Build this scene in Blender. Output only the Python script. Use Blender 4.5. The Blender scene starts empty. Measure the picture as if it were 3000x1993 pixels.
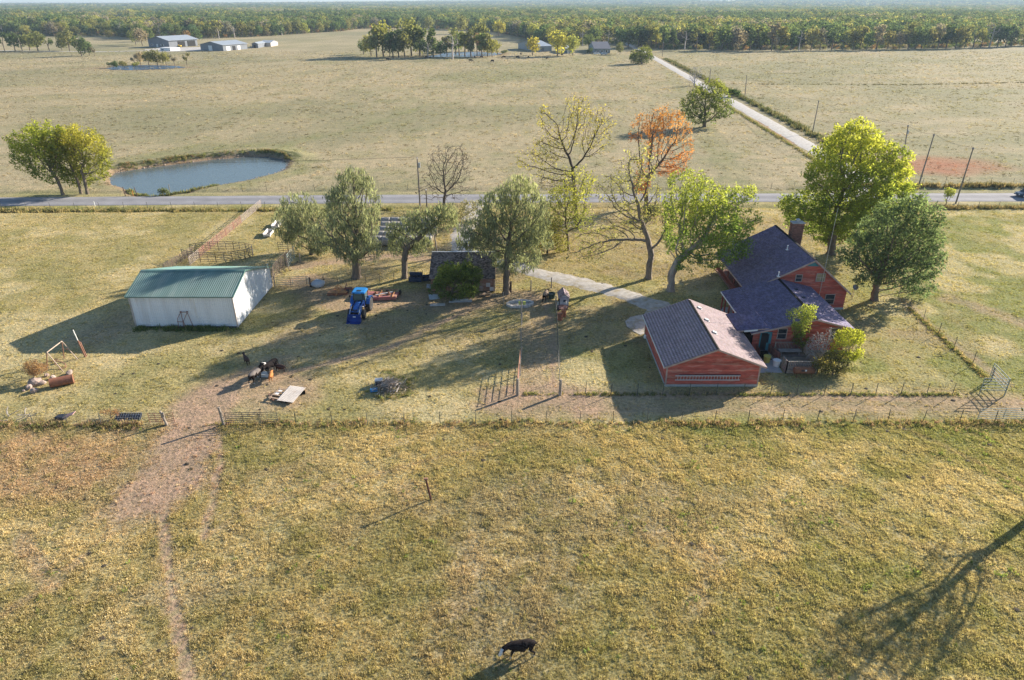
import bpy, bmesh, math, random
import numpy as np
from mathutils import Vector, Matrix

random.seed(7)
RNG = np.random.default_rng(7)
SC = bpy.context.scene
COL = SC.collection

# ------------------------------------------------------------------ camera
CAM_H, FOC = 34.0, 2000.0
PITCH = math.atan(994.0 / FOC)
cam_d = bpy.data.cameras.new('camera')
cam = bpy.data.objects.new('camera', cam_d)
COL.objects.link(cam)
cam.location = (0, 0, CAM_H)
cam.rotation_euler = (math.radians(90) - PITCH, 0, 0)
cam_d.sensor_width = 36.0
cam_d.lens = 24.0
cam_d.clip_start = 0.5
cam_d.clip_end = 30000
SC.camera = cam

# ------------------------------------------------------------------ sky, sun, exposure
SUN_EL = math.radians(20.5)
SUN_AZ = math.radians(54.4)          # from +Y (away from the camera) towards +X
W = bpy.data.worlds.new('World')
SC.world = W
W.use_nodes = True
wn = W.node_tree.nodes
wl = W.node_tree.links
wn.clear()
w_out = wn.new('ShaderNodeOutputWorld')
w_bg = wn.new('ShaderNodeBackground')
w_sky = wn.new('ShaderNodeTexSky')
w_sky.sky_type = 'NISHITA'
w_sky.sun_disc = False
w_sky.sun_elevation = SUN_EL
w_sky.sun_rotation = SUN_AZ
w_sky.altitude = 300
w_sky.air_density = 1.0
w_sky.dust_density = 0.6
w_sky.ozone_density = 2.5
w_bg.inputs[1].default_value = 0.078
wl.new(w_sky.outputs[0], w_bg.inputs[0])
wl.new(w_bg.outputs[0], w_out.inputs[0])

sun_d = bpy.data.lights.new('sun', 'SUN')
sun_d.energy = 5.0
sun_d.angle = math.radians(0.53)
sun_d.color = (1.0, 0.89, 0.745)
sun = bpy.data.objects.new('sun', sun_d)
COL.objects.link(sun)
SUN_DIR = Vector((math.sin(SUN_AZ) * math.cos(SUN_EL), math.cos(SUN_AZ) * math.cos(SUN_EL), math.sin(SUN_EL)))
sun.rotation_euler = SUN_DIR.to_track_quat('Z', 'Y').to_euler()
sun.location = (60, 60, 60)

vs = SC.view_settings
SC.display_settings.display_device = 'sRGB'
vs.view_transform = 'Standard'
vs.look = 'None'
vs.gamma = 1.0
vs.use_curve_mapping = False
vs.exposure = 1.22
SC.cycles.max_bounces = 6
SC.cycles.diffuse_bounces = 3
SC.cycles.glossy_bounces = 3
SC.cycles.transmission_bounces = 4
SC.cycles.transparent_max_bounces = 8
SC.cycles.volume_bounces = 0
SC.cycles.use_denoising = True
SC.cycles.denoising_prefilter = 'NONE'
SC.cycles.denoising_input_passes = 'RGB_ALBEDO_NORMAL'

# ------------------------------------------------------------------ where things stand (survey of the place)
S = 3000.0 / 2360.0
def _ray(px, py):
    x = (px - 1500.0) / FOC
    y = (996.5 - py) / FOC
    c, s = math.cos(PITCH), math.sin(PITCH)
    return np.array([x, c + s * y, -s + c * y])
def G(px, py, z=0.0):
    d = _ray(px, py); t = (z - CAM_H) / d[2]
    return np.array([d[0] * t, d[1] * t, z])
def g(px, py, z=0.0):
    return G(px * S, py * S, z)
def V(px, py, Y):
    d = _ray(px, py); t = Y / d[1]
    return np.array([d[0] * t, Y, CAM_H + d[2] * t])
def PXM(Y, z=0.0):            # metres per survey pixel at a spot
    w = Y * math.cos(PITCH) + (CAM_H - z) * math.sin(PITCH)
    return w / FOC

# ------------------------------------------------------------------ noise
def _h(ix, iy, seed):
    h = (ix.astype(np.int64) * 374761393 + iy.astype(np.int64) * 668265263 + seed * 1442695041) & 0xffffffff
    h = ((h ^ (h >> 13)) * 1274126177) & 0xffffffff
    h = h ^ (h >> 16)
    return (h & 0xffffff) / float(0xffffff)
def vn(x, y, seed=0):
    x = np.asarray(x, float); y = np.asarray(y, float)
    ix = np.floor(x); iy = np.floor(y)
    fx = x - ix; fy = y - iy
    fx = fx * fx * (3 - 2 * fx); fy = fy * fy * (3 - 2 * fy)
    a = _h(ix, iy, seed); b = _h(ix + 1, iy, seed); c = _h(ix, iy + 1, seed); d = _h(ix + 1, iy + 1, seed)
    return (a * (1 - fx) + b * fx) * (1 - fy) + (c * (1 - fx) + d * fx) * fy
def fbm(x, y, seed=0, oct=3):
    s = 0; a = 1.0; t = 0
    for k in range(oct):
        s = s + a * vn(np.asarray(x) * 2 ** k, np.asarray(y) * 2 ** k, seed + 17 * k); t += a; a *= 0.5
    return s / t
def sstep(a, b, x):
    t = np.clip((x - a) / (b - a), 0, 1)
    return t * t * (3 - 2 * t)
def pdist(X, Y, pts):
    best = np.full(np.shape(X), 1e9)
    for (a, b) in zip(pts[:-1], pts[1:]):
        ax, ay = a[0], a[1]; dx, dy = b[0] - ax, b[1] - ay
        L = dx * dx + dy * dy + 1e-9
        t = np.clip(((X - ax) * dx + (Y - ay) * dy) / L, 0, 1)
        best = np.minimum(best, np.hypot(X - ax - t * dx, Y - ay - t * dy))
    return best

# ------------------------------------------------------------------ tagging
def tag(o, label=None, cat=None, group=None, kind=None):
    if label: o['label'] = label
    if cat: o['category'] = cat
    if group: o['group'] = group
    if kind: o['kind'] = kind
    return o
def thing(name, label, cat, loc=(0, 0, 0), rz=0.0, group=None):
    o = bpy.data.objects.new(name, None)
    o.empty_display_size = 0.3
    COL.objects.link(o)
    o.location = Vector([float(c) for c in loc]); o.rotation_euler = (0, 0, rz)
    return tag(o, label, cat, group)
def children(o):
    return list(o.children)
def copy_tree(o, loc=None, rz=None, label=None, scale=None):
    def rec(src, par):
        c = src.copy(); COL.objects.link(c); c.parent = par
        for ch in list(src.children): rec(ch, c)
        return c
    r = rec(o, None)
    if loc is not None: r.location = Vector([float(c) for c in loc])
    if rz is not None: r.rotation_euler = (0, 0, rz)
    if scale is not None: r.scale = (scale,) * 3 if not hasattr(scale, '__len__') else scale
    if label: r['label'] = label
    return r

# ------------------------------------------------------------------ materials
MATS = {}
def nd(nt, typ, **kw):
    n = nt.nodes.new(typ)
    for k, v in kw.items(): setattr(n, k, v)
    return n
def mixc(nt, fac, a, b, blend='MIX'):
    n = nt.nodes.new('ShaderNodeMix'); n.data_type = 'RGBA'; n.blend_type = blend
    for sock, val in ((n.inputs[0], fac), (n.inputs[6], a), (n.inputs[7], b)):
        if hasattr(val, 'is_output'): nt.links.new(val, sock)
        elif hasattr(val, '__len__'): sock.default_value = tuple(val)[:3] + (1,)
        else: sock.default_value = val
    return n.outputs[2]
def noise(nt, vec, scale, detail=3, rough=0.55, dist=0.0):
    n = nt.nodes.new('ShaderNodeTexNoise')
    n.inputs['Scale'].default_value = scale; n.inputs['Detail'].default_value = detail
    n.inputs['Roughness'].default_value = rough; n.inputs['Distortion'].default_value = dist
    if vec is not None: nt.links.new(vec, n.inputs['Vector'])
    return n.outputs[0]
def ramp(nt, fac, stops):
    n = nt.nodes.new('ShaderNodeValToRGB')
    el = n.color_ramp.elements
    while len(el) < len(stops): el.new(0.5)
    for e, (p, c) in zip(el, stops):
        e.position = p; e.color = (c, c, c, 1) if not hasattr(c, '__len__') else tuple(c)[:3] + (1,)
    nt.links.new(fac, n.inputs[0])
    return n.outputs[0]
def M(name, col, rough=0.8, var=0.25, scale=2.0, dirt=None, dirt_amt=0.0, bump=0.0, bscale=30.0, metal=0.0, spec=0.3, stretch=None, tabs=False):
    """painted, wooden, metal or stone surface with uneven tone, worn patches and fine relief"""
    if name in MATS: return MATS[name]
    m = bpy.data.materials.new(name); m.use_nodes = True
    nt = m.node_tree; nt.nodes.clear()
    out = nd(nt, 'ShaderNodeOutputMaterial'); bs = nd(nt, 'ShaderNodeBsdfPrincipled')
    nt.links.new(bs.outputs[0], out.inputs[0])
    geo = nd(nt, 'ShaderNodeNewGeometry')
    vec = geo.outputs['Position']
    if stretch:
        mp = nd(nt, 'ShaderNodeMapping'); mp.inputs['Scale'].default_value = stretch
        nt.links.new(vec, mp.inputs['Vector']); vec = mp.outputs[0]
    n1 = noise(nt, vec, scale, 4, 0.6)
    lo = [max(0, c * (1 - var)) for c in col]; hi = [min(1, c * (1 + var)) for c in col]
    c = mixc(nt, ramp(nt, n1, [(0.3, 0.0), (0.7, 1.0)]), lo, hi)
    if dirt is not None:
        n2 = noise(nt, vec, scale * 0.45 + 0.13, 5, 0.65)
        f = ramp(nt, n2, [(0.62 - 0.35 * dirt_amt, 0.0), (0.82 - 0.35 * dirt_amt, 1.0)])
        c = mixc(nt, f, c, dirt)
    if tabs:
        at = nd(nt, 'ShaderNodeAttribute', attribute_name='tab')
        c = mixc(nt, 1.0, c, at.outputs['Color'], 'MULTIPLY')
    nt.links.new(c, bs.inputs['Base Color'])
    bs.inputs['Roughness'].default_value = rough
    bs.inputs['Metallic'].default_value = metal
    bs.inputs['Specular IOR Level'].default_value = spec
    if bump > 0:
        b = nd(nt, 'ShaderNodeBump'); b.inputs['Strength'].default_value = bump; b.inputs['Distance'].default_value = 0.05
        nt.links.new(noise(nt, vec, bscale, 3), b.inputs['Height'])
        nt.links.new(b.outputs[0], bs.inputs['Normal'])
    MATS[name] = m
    return m
def glass_mat(name='window_glass', col=(0.03, 0.04, 0.05)):
    if name in MATS: return MATS[name]
    m = M(name, col, rough=0.06, var=0.2, spec=0.6)
    return m
def leaf_mat(name, mode, trans=0.45, col=(0.1, 0.14, 0.04), hv=0.3):
    """leaves and grass blades: reflected plus transmitted light; mode: where the hue comes from"""
    if name in MATS: return MATS[name]
    m = bpy.data.materials.new(name); m.use_nodes = True
    nt = m.node_tree; nt.nodes.clear()
    out = nd(nt, 'ShaderNodeOutputMaterial')
    if mode == 'attr':
        a = nd(nt, 'ShaderNodeAttribute', attribute_name='hue'); c = a.outputs['Color']
    elif mode == 'inst':
        a = nd(nt, 'ShaderNodeAttribute', attribute_name='tint'); a.attribute_type = 'INSTANCER'; c = a.outputs['Color']
    elif mode == 'obj':
        a = nd(nt, 'ShaderNodeObjectInfo'); c = a.outputs['Color']
    else:
        rgb = nd(nt, 'ShaderNodeRGB'); rgb.outputs[0].default_value = tuple(col) + (1,); c = rgb.outputs[0]
    geo = nd(nt, 'ShaderNodeNewGeometry')
    rnd = geo.outputs['Random Per Island']
    f = ramp(nt, rnd, [(0.0, 1 - hv), (1.0, 1 + hv)])
    # ramp clamps at 1 visually, so use math
    ma = nd(nt, 'ShaderNodeMath', operation='MULTIPLY_ADD'); nt.links.new(rnd, ma.inputs[0]); ma.inputs[1].default_value = 2 * hv; ma.inputs[2].default_value = 1 - hv
    vm = nd(nt, 'ShaderNodeVectorMath', operation='SCALE'); nt.links.new(c, vm.inputs[0]); nt.links.new(ma.outputs[0], vm.inputs['Scale'])
    d = nd(nt, 'ShaderNodeBsdfDiffuse'); t = nd(nt, 'ShaderNodeBsdfTranslucent'); mx = nd(nt, 'ShaderNodeMixShader')
    nt.links.new(vm.outputs[0], d.inputs[0])
    vm2 = nd(nt, 'ShaderNodeVectorMath', operation='MULTIPLY'); nt.links.new(vm.outputs[0], vm2.inputs[0]); vm2.inputs[1].default_value = (1.55, 1.5, 1.0)
    nt.links.new(vm2.outputs[0], t.inputs[0])
    mx.inputs[0].default_value = trans
    nt.links.new(d.outputs[0], mx.inputs[1]); nt.links.new(t.outputs[0], mx.inputs[2])
    nt.links.new(mx.outputs[0], out.inputs[0])
    MATS[name] = m
    return m

# ------------------------------------------------------------------ mesh builders
def np_mesh(name, verts, faces, mats, smooth=False, attrs=None):
    """faces: (n,k) array of one face size"""
    me = bpy.data.meshes.new(name)
    verts = np.asarray(verts, np.float32); faces = np.asarray(faces, np.int32)
    k = faces.shape[1]; n = len(faces)
    me.vertices.add(len(verts)); me.vertices.foreach_set('co', verts.ravel())
    me.loops.add(n * k); me.loops.foreach_set('vertex_index', faces.ravel())
    me.polygons.add(n)
    me.polygons.foreach_set('loop_start', np.arange(0, n * k, k, dtype=np.int32))
    me.polygons.foreach_set('loop_total', np.full(n, k, np.int32))
    if smooth: me.polygons.foreach_set('use_smooth', np.ones(n, bool))
    for m in mats: me.materials.append(m)
    for (an, dom, arr) in (attrs or []):
        a = me.attributes.new(an, 'FLOAT_COLOR', dom)
        arr = np.asarray(arr, np.float32)
        if arr.shape[1] == 3: arr = np.hstack([arr, np.ones((len(arr), 1), np.float32)])
        a.data.foreach_set('color', arr.ravel())
    me.update(calc_edges=True)
    me.validate()
    return me
def link(name, me, parent=None, loc=None, rz=0.0):
    o = bpy.data.objects.new(name, me); COL.objects.link(o)
    if parent: o.parent = parent
    if loc is not None: o.location = Vector([float(c) for c in loc])
    if rz: o.rotation_euler = (0, 0, rz)
    return o

class MB:
    def __init__(s): s.v = []; s.f = []; s.m = []
    def add(s, vs_, fs_, mi=0):
        b = len(s.v); s.v += [tuple(float(c) for c in v) for v in vs_]
        for f in fs_: s.f.append(tuple(b + i for i in f)); s.m.append(mi)
        return s
    def box(s, c, d, mi=0, rot=None):
        x, y, z = d[0] / 2, d[1] / 2, d[2] / 2
        vs_ = [Vector((sx * x, sy * y, sz * z)) for sz in (-1, 1) for sy in (-1, 1) for sx in (-1, 1)]
        if rot is not None: vs_ = [rot @ v for v in vs_]
        c = Vector([float(q) for q in c])
        return s.add([v + c for v in vs_], [(0, 2, 3, 1), (4, 5, 7, 6), (0, 1, 5, 4), (2, 6, 7, 3), (0, 4, 6, 2), (1, 3, 7, 5)], mi)
    def beam(s, p0, p1, w, h, mi=0, up=(0, 0, 1)):
        p0 = Vector([float(q) for q in p0]); p1 = Vector([float(q) for q in p1]); d = p1 - p0
        L = d.length; d.normalize(); u = Vector(up)
        x = d.cross(u)
        if x.length < 1e-4: x = d.cross(Vector((1, 0, 0)))
        x.normalize(); z = x.cross(d)
        R = Matrix((x, d, z)).transposed()
        return s.box((p0 + p1) / 2, (w, L, h), mi, R)
    def tube(s, p0, p1, r0, r1=None, n=6, mi=0, caps=True):
        r1 = r0 if r1 is None else r1
        p0 = Vector([float(q) for q in p0]); p1 = Vector([float(q) for q in p1]); d = (p1 - p0).normalized()
        a = d.cross(Vector((0, 0, 1)))
        if a.length < 1e-3: a = Vector((1, 0, 0))
        a.normalize(); b = d.cross(a)
        vs_ = []
        for p, r in ((p0, r0), (p1, r1)):
            for k in range(n):
                t = 2 * math.pi * k / n
                vs_.append(p + a * (r * math.cos(t)) + b * (r * math.sin(t)))
        fs_ = [(k, (k + 1) % n, n + (k + 1) % n, n + k) for k in range(n)]
        if caps: fs_ += [tuple(range(n - 1, -1, -1)), tuple(range(n, 2 * n))]
        return s.add(vs_, fs_, mi)
    def path(s, pts, r, n=6, mi=0):
        for a, b in zip(pts[:-1], pts[1:]): s.tube(a, b, r, r, n, mi)
        return s
    def lathe(s, prof, n=12, mi=0, mat=None):
        mat = mat or Matrix.Identity(4)
        b = []
        for r, z in prof:
            for k in range(n):
                t = 2 * math.pi * k / n
                b.append(mat @ Vector((r * math.cos(t), r * math.sin(t), z)))
        fs_ = []
        for i in range(len(prof) - 1):
            for k in range(n):
                fs_.append((i * n + k, i * n + (k + 1) % n, (i + 1) * n + (k + 1) % n, (i + 1) * n + k))
        fs_.append(tuple(range(n - 1, -1, -1))); L = (len(prof) - 1) * n
        fs_.append(tuple(range(L, L + n)))
        return s.add(b, fs_, mi)
    def prism(s, pts, vec, mi=0):
        n = len(pts); vec = Vector(vec)
        p = [Vector([float(q) for q in a]) for a in pts]
        vs_ = p + [a + vec for a in p]
        fs_ = [tuple(range(n - 1, -1, -1)), tuple(range(n, 2 * n))] + [(k, (k + 1) % n, n + (k + 1) % n, n + k) for k in range(n)]
        return s.add(vs_, fs_, mi)
    def mesh(s, name, mats, smooth=False):
        me = bpy.data.meshes.new(name)
        me.from_pydata(s.v, [], s.f)
        mats = mats if isinstance(mats, (list, tuple)) else [mats]
        for m in mats: me.materials.append(m)
        me.polygons.foreach_set('material_index', s.m)
        if smooth: me.polygons.foreach_set('use_smooth', [True] * len(s.f))
        bm = bmesh.new(); bm.from_mesh(me); bmesh.ops.recalc_face_normals(bm, faces=bm.faces); bm.to_mesh(me); bm.free()
        me.update()
        return me
    def build(s, name, mats, parent=None, smooth=False, loc=None, rz=0.0):
        return link(name, s.mesh(name, mats, smooth), parent, loc, rz)

def scatter(name, pts, rots, scls, tints, variants, protos, kind='stuff'):
    """one object that plants many little tufts / crowns on given points"""
    me = bpy.data.meshes.new(name)
    n = len(pts)
    me.vertices.add(n); me.vertices.foreach_set('co', np.asarray(pts, np.float32).ravel())
    a = me.attributes.new('rot', 'FLOAT_VECTOR', 'POINT'); a.data.foreach_set('vector', np.asarray(rots, np.float32).ravel())
    a = me.attributes.new('scl', 'FLOAT_VECTOR', 'POINT'); a.data.foreach_set('vector', np.asarray(scls, np.float32).ravel())
    t4 = np.hstack([np.asarray(tints, np.float32), np.ones((n, 1), np.float32)])
    a = me.attributes.new('tint', 'FLOAT_COLOR', 'POINT'); a.data.foreach_set('color', t4.ravel())
    a = me.attributes.new('var', 'INT', 'POINT'); a.data.foreach_set('value', np.asarray(variants, np.int32))
    me.update()
    pc = bpy.data.collections.new(name + '_kinds')
    for i, pm in enumerate(protos):
        pc.objects.link(bpy.data.objects.new('%s_kind_%02d' % (name, i), pm))
    ng = bpy.data.node_groups.new(name + '_planting', 'GeometryNodeTree')
    ng.interface.new_socket('Geometry', in_out='INPUT', socket_type='NodeSocketGeometry')
    ng.interface.new_socket('Geometry', in_out='OUTPUT', socket_type='NodeSocketGeometry')
    gi = ng.nodes.new('NodeGroupInput'); go = ng.nodes.new('NodeGroupOutput')
    ci = ng.nodes.new('GeometryNodeCollectionInfo'); ci.inputs[0].default_value = pc
    ci.inputs['Separate Children'].default_value = True; ci.inputs['Reset Children'].default_value = True
    iop = ng.nodes.new('GeometryNodeInstanceOnPoints'); iop.inputs['Pick Instance'].default_value = True
    def na(nm, dt):
        q = ng.nodes.new('GeometryNodeInputNamedAttribute'); q.data_type = dt; q.inputs[0].default_value = nm
        return [o for o in q.outputs if o.enabled][0] if False else q.outputs[0]
    ng.links.new(gi.outputs[0], iop.inputs['Points'])
    ng.links.new(ci.outputs[0], iop.inputs['Instance'])
    ng.links.new(na('var', 'INT'), iop.inputs['Instance Index'])
    ng.links.new(na('rot', 'FLOAT_VECTOR'), iop.inputs['Rotation'])
    ng.links.new(na('scl', 'FLOAT_VECTOR'), iop.inputs['Scale'])
    ng.links.new(iop.outputs[0], go.inputs[0])
    o = link(name, me)
    md = o.modifiers.new('planting', 'NODES'); md.node_group = ng
    if kind: o['kind'] = kind
    return o
# ================================================================== TERRAIN
def W2(pts): return [tuple(g(*p)[:2]) for p in pts]
DIRT = [  # (line, half width, strength)
    (W2([(500, 905), (470, 935), (455, 965), (425, 1020), (395, 1070), (365, 1120), (335, 1150)]), 2.7, 1.0),
    (W2([(520, 925), (480, 985), (470, 1020), (440, 1060)]), 1.3, 0.8),
    (W2([(375, 1150), (380, 1250), (400, 1400), (435, 1568)]), 0.26, 1.0),
    (W2([(500, 985), (508, 1060), (490, 1150), (468, 1240)]), 0.24, 0.9),
    (W2([(490, 905), (560, 880), (620, 850)]), 2.6, 0.75),
    (W2([(590, 880), (660, 900)]), 3.2, 0.7),
    (W2([(560, 920), (620, 930), (680, 905)]), 1.6, 0.5),
    (W2([(620, 870), (760, 835), (900, 800), (1010, 745), (1120, 700), (1170, 690)]), 0.45, 0.85),
    (W2([(1255, 700), (1272, 740), (1277, 800), (1277, 870), (1262, 935)]), 0.4, 0.85),
    (W2([(1240, 690), (1240, 760), (1235, 830), (1225, 900), (1200, 935)]), 1.6, 0.6),
    (W2([(1160, 920), (1280, 905), (1340, 930)]), 2.6, 0.9),
    (W2([(1300, 912), (1500, 913), (1700, 913), (2000, 918), (2360, 925)]), 0.55, 0.75),
    (W2([(1250, 945), (1600, 945), (2000, 940), (2360, 938)]), 0.5, 0.65),
    (W2([(1200, 930), (1700, 930), (2360, 932)]), 2.3, 0.45),
    (W2([(1060, 700), (1160, 690), (1240, 690)]), 2.2, 0.8),
    (W2([(690, 612), (800, 598), (900, 588), (1000, 600)]), 1.3, 0.9),
    (W2([(700, 650), (780, 690), (850, 700), (980, 690), (1050, 705)]), 3.0, 0.75),
    (W2([(640, 790), (760, 750), (900, 735)]), 1.6, 0.35),
    (W2([(230, 770), (290, 740)]), 3.2, 0.45),
    (W2([(2080, 690), (2160, 770), (2250, 830), (2330, 890)]), 0.5, 0.6),
    (W2([(2200, 690), (2360, 745)]), 1.6, 0.55),
    (W2([(40, 1240), (120, 1350)]), 0.5, 0.5),
    (W2([(0, 1420), (110, 1350), (230, 1250), (330, 1165)]), 0.22, 0.4), (W2([(470, 1240), (560, 1180), (800, 1110), (1180, 1010)]), 0.16, 0.3), (W2([(2360, 1120), (2200, 1040), (2080, 985)]), 0.25, 0.4), (W2([(1500, 1230), (1650, 1290), (1600, 1400)]), 0.9, 0.3), (W2([(950, 1130), (1100, 1300), (1000, 1480)]), 1.0, 0.25),
]
RED = [(W2([(2140, 384), (2200, 379)]), 8.5, 1.0), (W2([(1830, 330), (1700, 245)]), 1.0, 0.6)]
GREEN = [
    (W2([(0, 478), (700, 478), (1500, 478), (2360, 478)]), 2.2, 0.55),
    (W2([(0, 446), (700, 446), (1500, 443), (2360, 436)]), 1.8, 0.5),
    (W2([(270, 372), (450, 340), (640, 338), (700, 362), (660, 400), (560, 420), (420, 448)]), 3.4, 0.7),
    (W2([(680, 328), (800, 303), (900, 270), (980, 245), (1100, 235)]), 1.6, 0.6),
    (W2([(640, 345), (760, 300), (200, 335)]), 1.0, 0.2),
    (W2([(1300, 960), (2360, 985)]), 2.2, 0.5),
    (W2([(2240, 520), (2280, 700)]), 7.0, 0.45),
    (W2([(1700, 500), (1690, 400), (1540, 165)]), 3.0, 0.4),
    (W2([(1720, 660), (2000, 830), (2200, 850)]), 4.0, 0.45),
    (W2([(1100, 180), (1400, 130)]), 22.0, 0.5),
]
POND = [tuple(G(x * .4235, 200 + y * .4235)[:2]) for x, y in
        [(757, 750), (800, 715), (950, 692), (1200, 660), (1450, 628), (1700, 608), (1850, 607), (1950, 625), (1985, 650), (1960, 690),
         (1900, 715), (1700, 768), (1500, 802), (1300, 845), (1150, 876), (1000, 880), (930, 868), (890, 838), (840, 812), (780, 795)]]
POND_S = [tuple(G(x, y)[:2]) for x, y in [(310, 201), (340, 195), (430, 191), (520, 194), (545, 198), (480, 203), (380, 206), (330, 205)]]
POND_G = [tuple(G(x, y)[:2]) for x, y in [(1250, 167), (1300, 157), (1400, 152), (1475, 157), (1450, 163), (1350, 168)]]
def inside(X, Y, poly):
    r = np.zeros(np.shape(X), bool); n = len(poly)
    for i in range(n):
        x0, y0 = poly[i]; x1, y1 = poly[(i + 1) % n]
        c = ((y0 > Y) != (y1 > Y)) & (X < (x1 - x0) * (Y - y0) / (y1 - y0 + 1e-12) + x0)
        r ^= c
    return r
def smooth_line(pts, step):
    P = [Vector((p[0], p[1], 0)) for p in pts]; out = []
    for i in range(len(P) - 1):
        p0 = P[max(0, i - 1)]; p1 = P[i]; p2 = P[i + 1]; p3 = P[min(len(P) - 1, i + 2)]
        n = int(max(2, (p2 - p1).length / step))
        for k in range(n):
            t = k / n; q = 0.5 * ((2 * p1) + (p2 - p0) * t + (2 * p0 - 5 * p1 + 4 * p2 - p3) * t * t + (3 * p1 - p0 - 3 * p2 + p3) * t ** 3); out.append((q.x, q.y))
    out.append(tuple(P[-1][:2])); return out
ROAD = [(-3000, 30), (-400, 116.2), (-97.5, 127.2), (-22, 129.4), (30, 130.1), (88, 130.5), (160, 130.9), (900, 140)]
LANE = [(71.5, 134.2), (74.8, 150), (77.2, 177), (80.5, 230), (85.5, 320), (94.2, 483), (104, 700), (112, 900), (125, 1300)]
DRIVE = [tuple(g(*p)[:2]) for p in [(1100, 474), (1088, 500), (1066, 540), (1068, 575), (1120, 598), (1185, 614), (1260, 634), (1380, 662), (1470, 690), (1530, 712), (1500, 740)]]
DRIVE[0] = (-6.8, 126.4)
DRIVE = smooth_line(DRIVE, .6)

def seg_fade(X, Y, lines, seed, edge=0.9):
    m = np.zeros(np.shape(X))
    wob = (fbm(X / 1.7, Y / 1.7, seed, 3) - 0.5)
    for pts, w, s in lines:
        d = pdist(X, Y, pts)
        near = d < (w * 2.2 + 2)
        v = s * (1 - sstep(w * 0.55, w * 1.45 + 0.15, d + wob * min(2.4, w * 1.6)))
        m = np.maximum(m, np.where(near, v, 0))
    return m
C = lambda *a: np.array(a, float)
STRAW, OLIVE, GRN, DIRTC = C(.455, .365, .19), C(.305, .272, .12), C(.235, .25, .08), C(.40, .27, .205)
TANF, REDC, LAWN = C(.41, .335, .225), C(.385, .155, .09), C(.385, .285, .16)
def lerp(a, b, t): return a * (1 - t[..., None]) + b * t[..., None]
def ground_masks(X, Y):
    d = seg_fade(X, Y, DIRT, 3)
    r = seg_fade(X, Y, RED, 9)
    gr = seg_fade(X, Y, GREEN, 5)
    return d, r, gr
def ground_color(X, Y, masks=None):
    d, r, gr = masks if masks is not None else ground_masks(X, Y)
    n1 = fbm(X / 16, Y / 16, 21, 3); n2 = fbm(X / 4.2, Y / 4.2, 22, 3); n3 = fbm(X / 1.1, Y / 1.1, 23, 2)
    far = sstep(128, 136, Y)
    # near pasture and yard
    a = sstep(0.30, 0.72, 0.45 * n1 + 0.35 * n2 + 0.2 * n3)
    c = lerp(np.broadcast_to(STRAW, X.shape + (3,)), np.broadcast_to(OLIVE, X.shape + (3,)), a)
    # greener pasture to the right, greener yard
    gz = sstep(-2, 34, X) * (1 - sstep(50, 54, Y)) * 0.46 + sstep(42, 52, X) * sstep(52, 60, Y) * (1 - far) * 0.38
    gz = gz + sstep(-20, 25, X) * sstep(52, 55, Y) * (1 - sstep(88, 100, Y)) * 0.30 + gr * 0.9
    gz = gz * (0.55 + 0.9 * sstep(0.35, 0.7, n2))
    c = lerp(c, GRN, np.clip(gz, 0, 0.9))
    # dry lawn under the yard trees
    lw = sstep(84, 92, Y) * (1 - far) * sstep(-30, -5, X) * (1 - sstep(40, 60, X))
    c = lerp(c, LAWN, lw * 0.65 * sstep(0.3, 0.6, n2))
    # worn brown and bleached patches
    n4 = fbm(X / 11, Y / 8, 27, 3); nearp = 1 - sstep(50, 56, Y)
    c = lerp(c, C(.37, .305, .215), .6 * nearp * sstep(.52, .68, n4) * (1 - .6 * sstep(8, 30, X)))
    c = lerp(c, C(.52, .43, .26), .7 * (1 - far) * sstep(.54, .70, fbm(X / 6, Y / 6, 28, 3)))
    # reddish thin turf lower left
    q = 1 - sstep(5, 10, np.hypot(X + 40, (Y - 45.5) * 1.7) + (n2 - 0.5) * 8)
    c = lerp(c, C(.43, .30, .20), q * 0.8)
    # far fields
    f = lerp(np.broadcast_to(TANF, X.shape + (3,)), np.broadcast_to(C(.29, .26, .165), X.shape + (3,)), sstep(.38, .66, 0.55 * fbm(X / 60, Y / 60, 31, 3) + 0.45 * n1))
    f = lerp(f, C(.255, .25, .125), np.clip(0.6 * sstep(.5, .72, n2) * 0.7 + gr * 0.8, 0, .85))
    rt = sstep(0, 6, X - np.interp(Y, [p[1] for p in LANE], [p[0] for p in LANE]))
    f = lerp(f, C(.285, .265, .155), rt * 0.5 * sstep(.3, .6, n1))
    c = lerp(c, f, far)
    c = lerp(c, C(.42, .34, .24), rt * far * sstep(.68, .78, fbm(X / 14, Y / 5, 41, 3)) * 0.7)
    c = lerp(c, REDC, np.clip(r * (.55 + .6 * n2), 0, .95))
    dd = np.clip(d * (0.75 + 0.5 * n3), 0, 1)
    c = lerp(c, DIRTC, dd)
    # woodland floor far away
    # leaf litter and worn turf under the yard trees
    ll = sstep(60, 72, Y) * (1 - sstep(112, 122, Y)) * sstep(-38, -24, X) * (1 - sstep(46, 60, X)); c = lerp(c, C(.315, .24, .155), .65 * ll * sstep(.44, .62, fbm(X / 5, Y / 5, 29, 4)))
    lum = c.mean(-1, keepdims=True); c = lum + (c - lum) * .92
    return np.clip(c * (0.93 + 0.20 * n3[..., None]), 0.01, 0.9)

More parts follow.
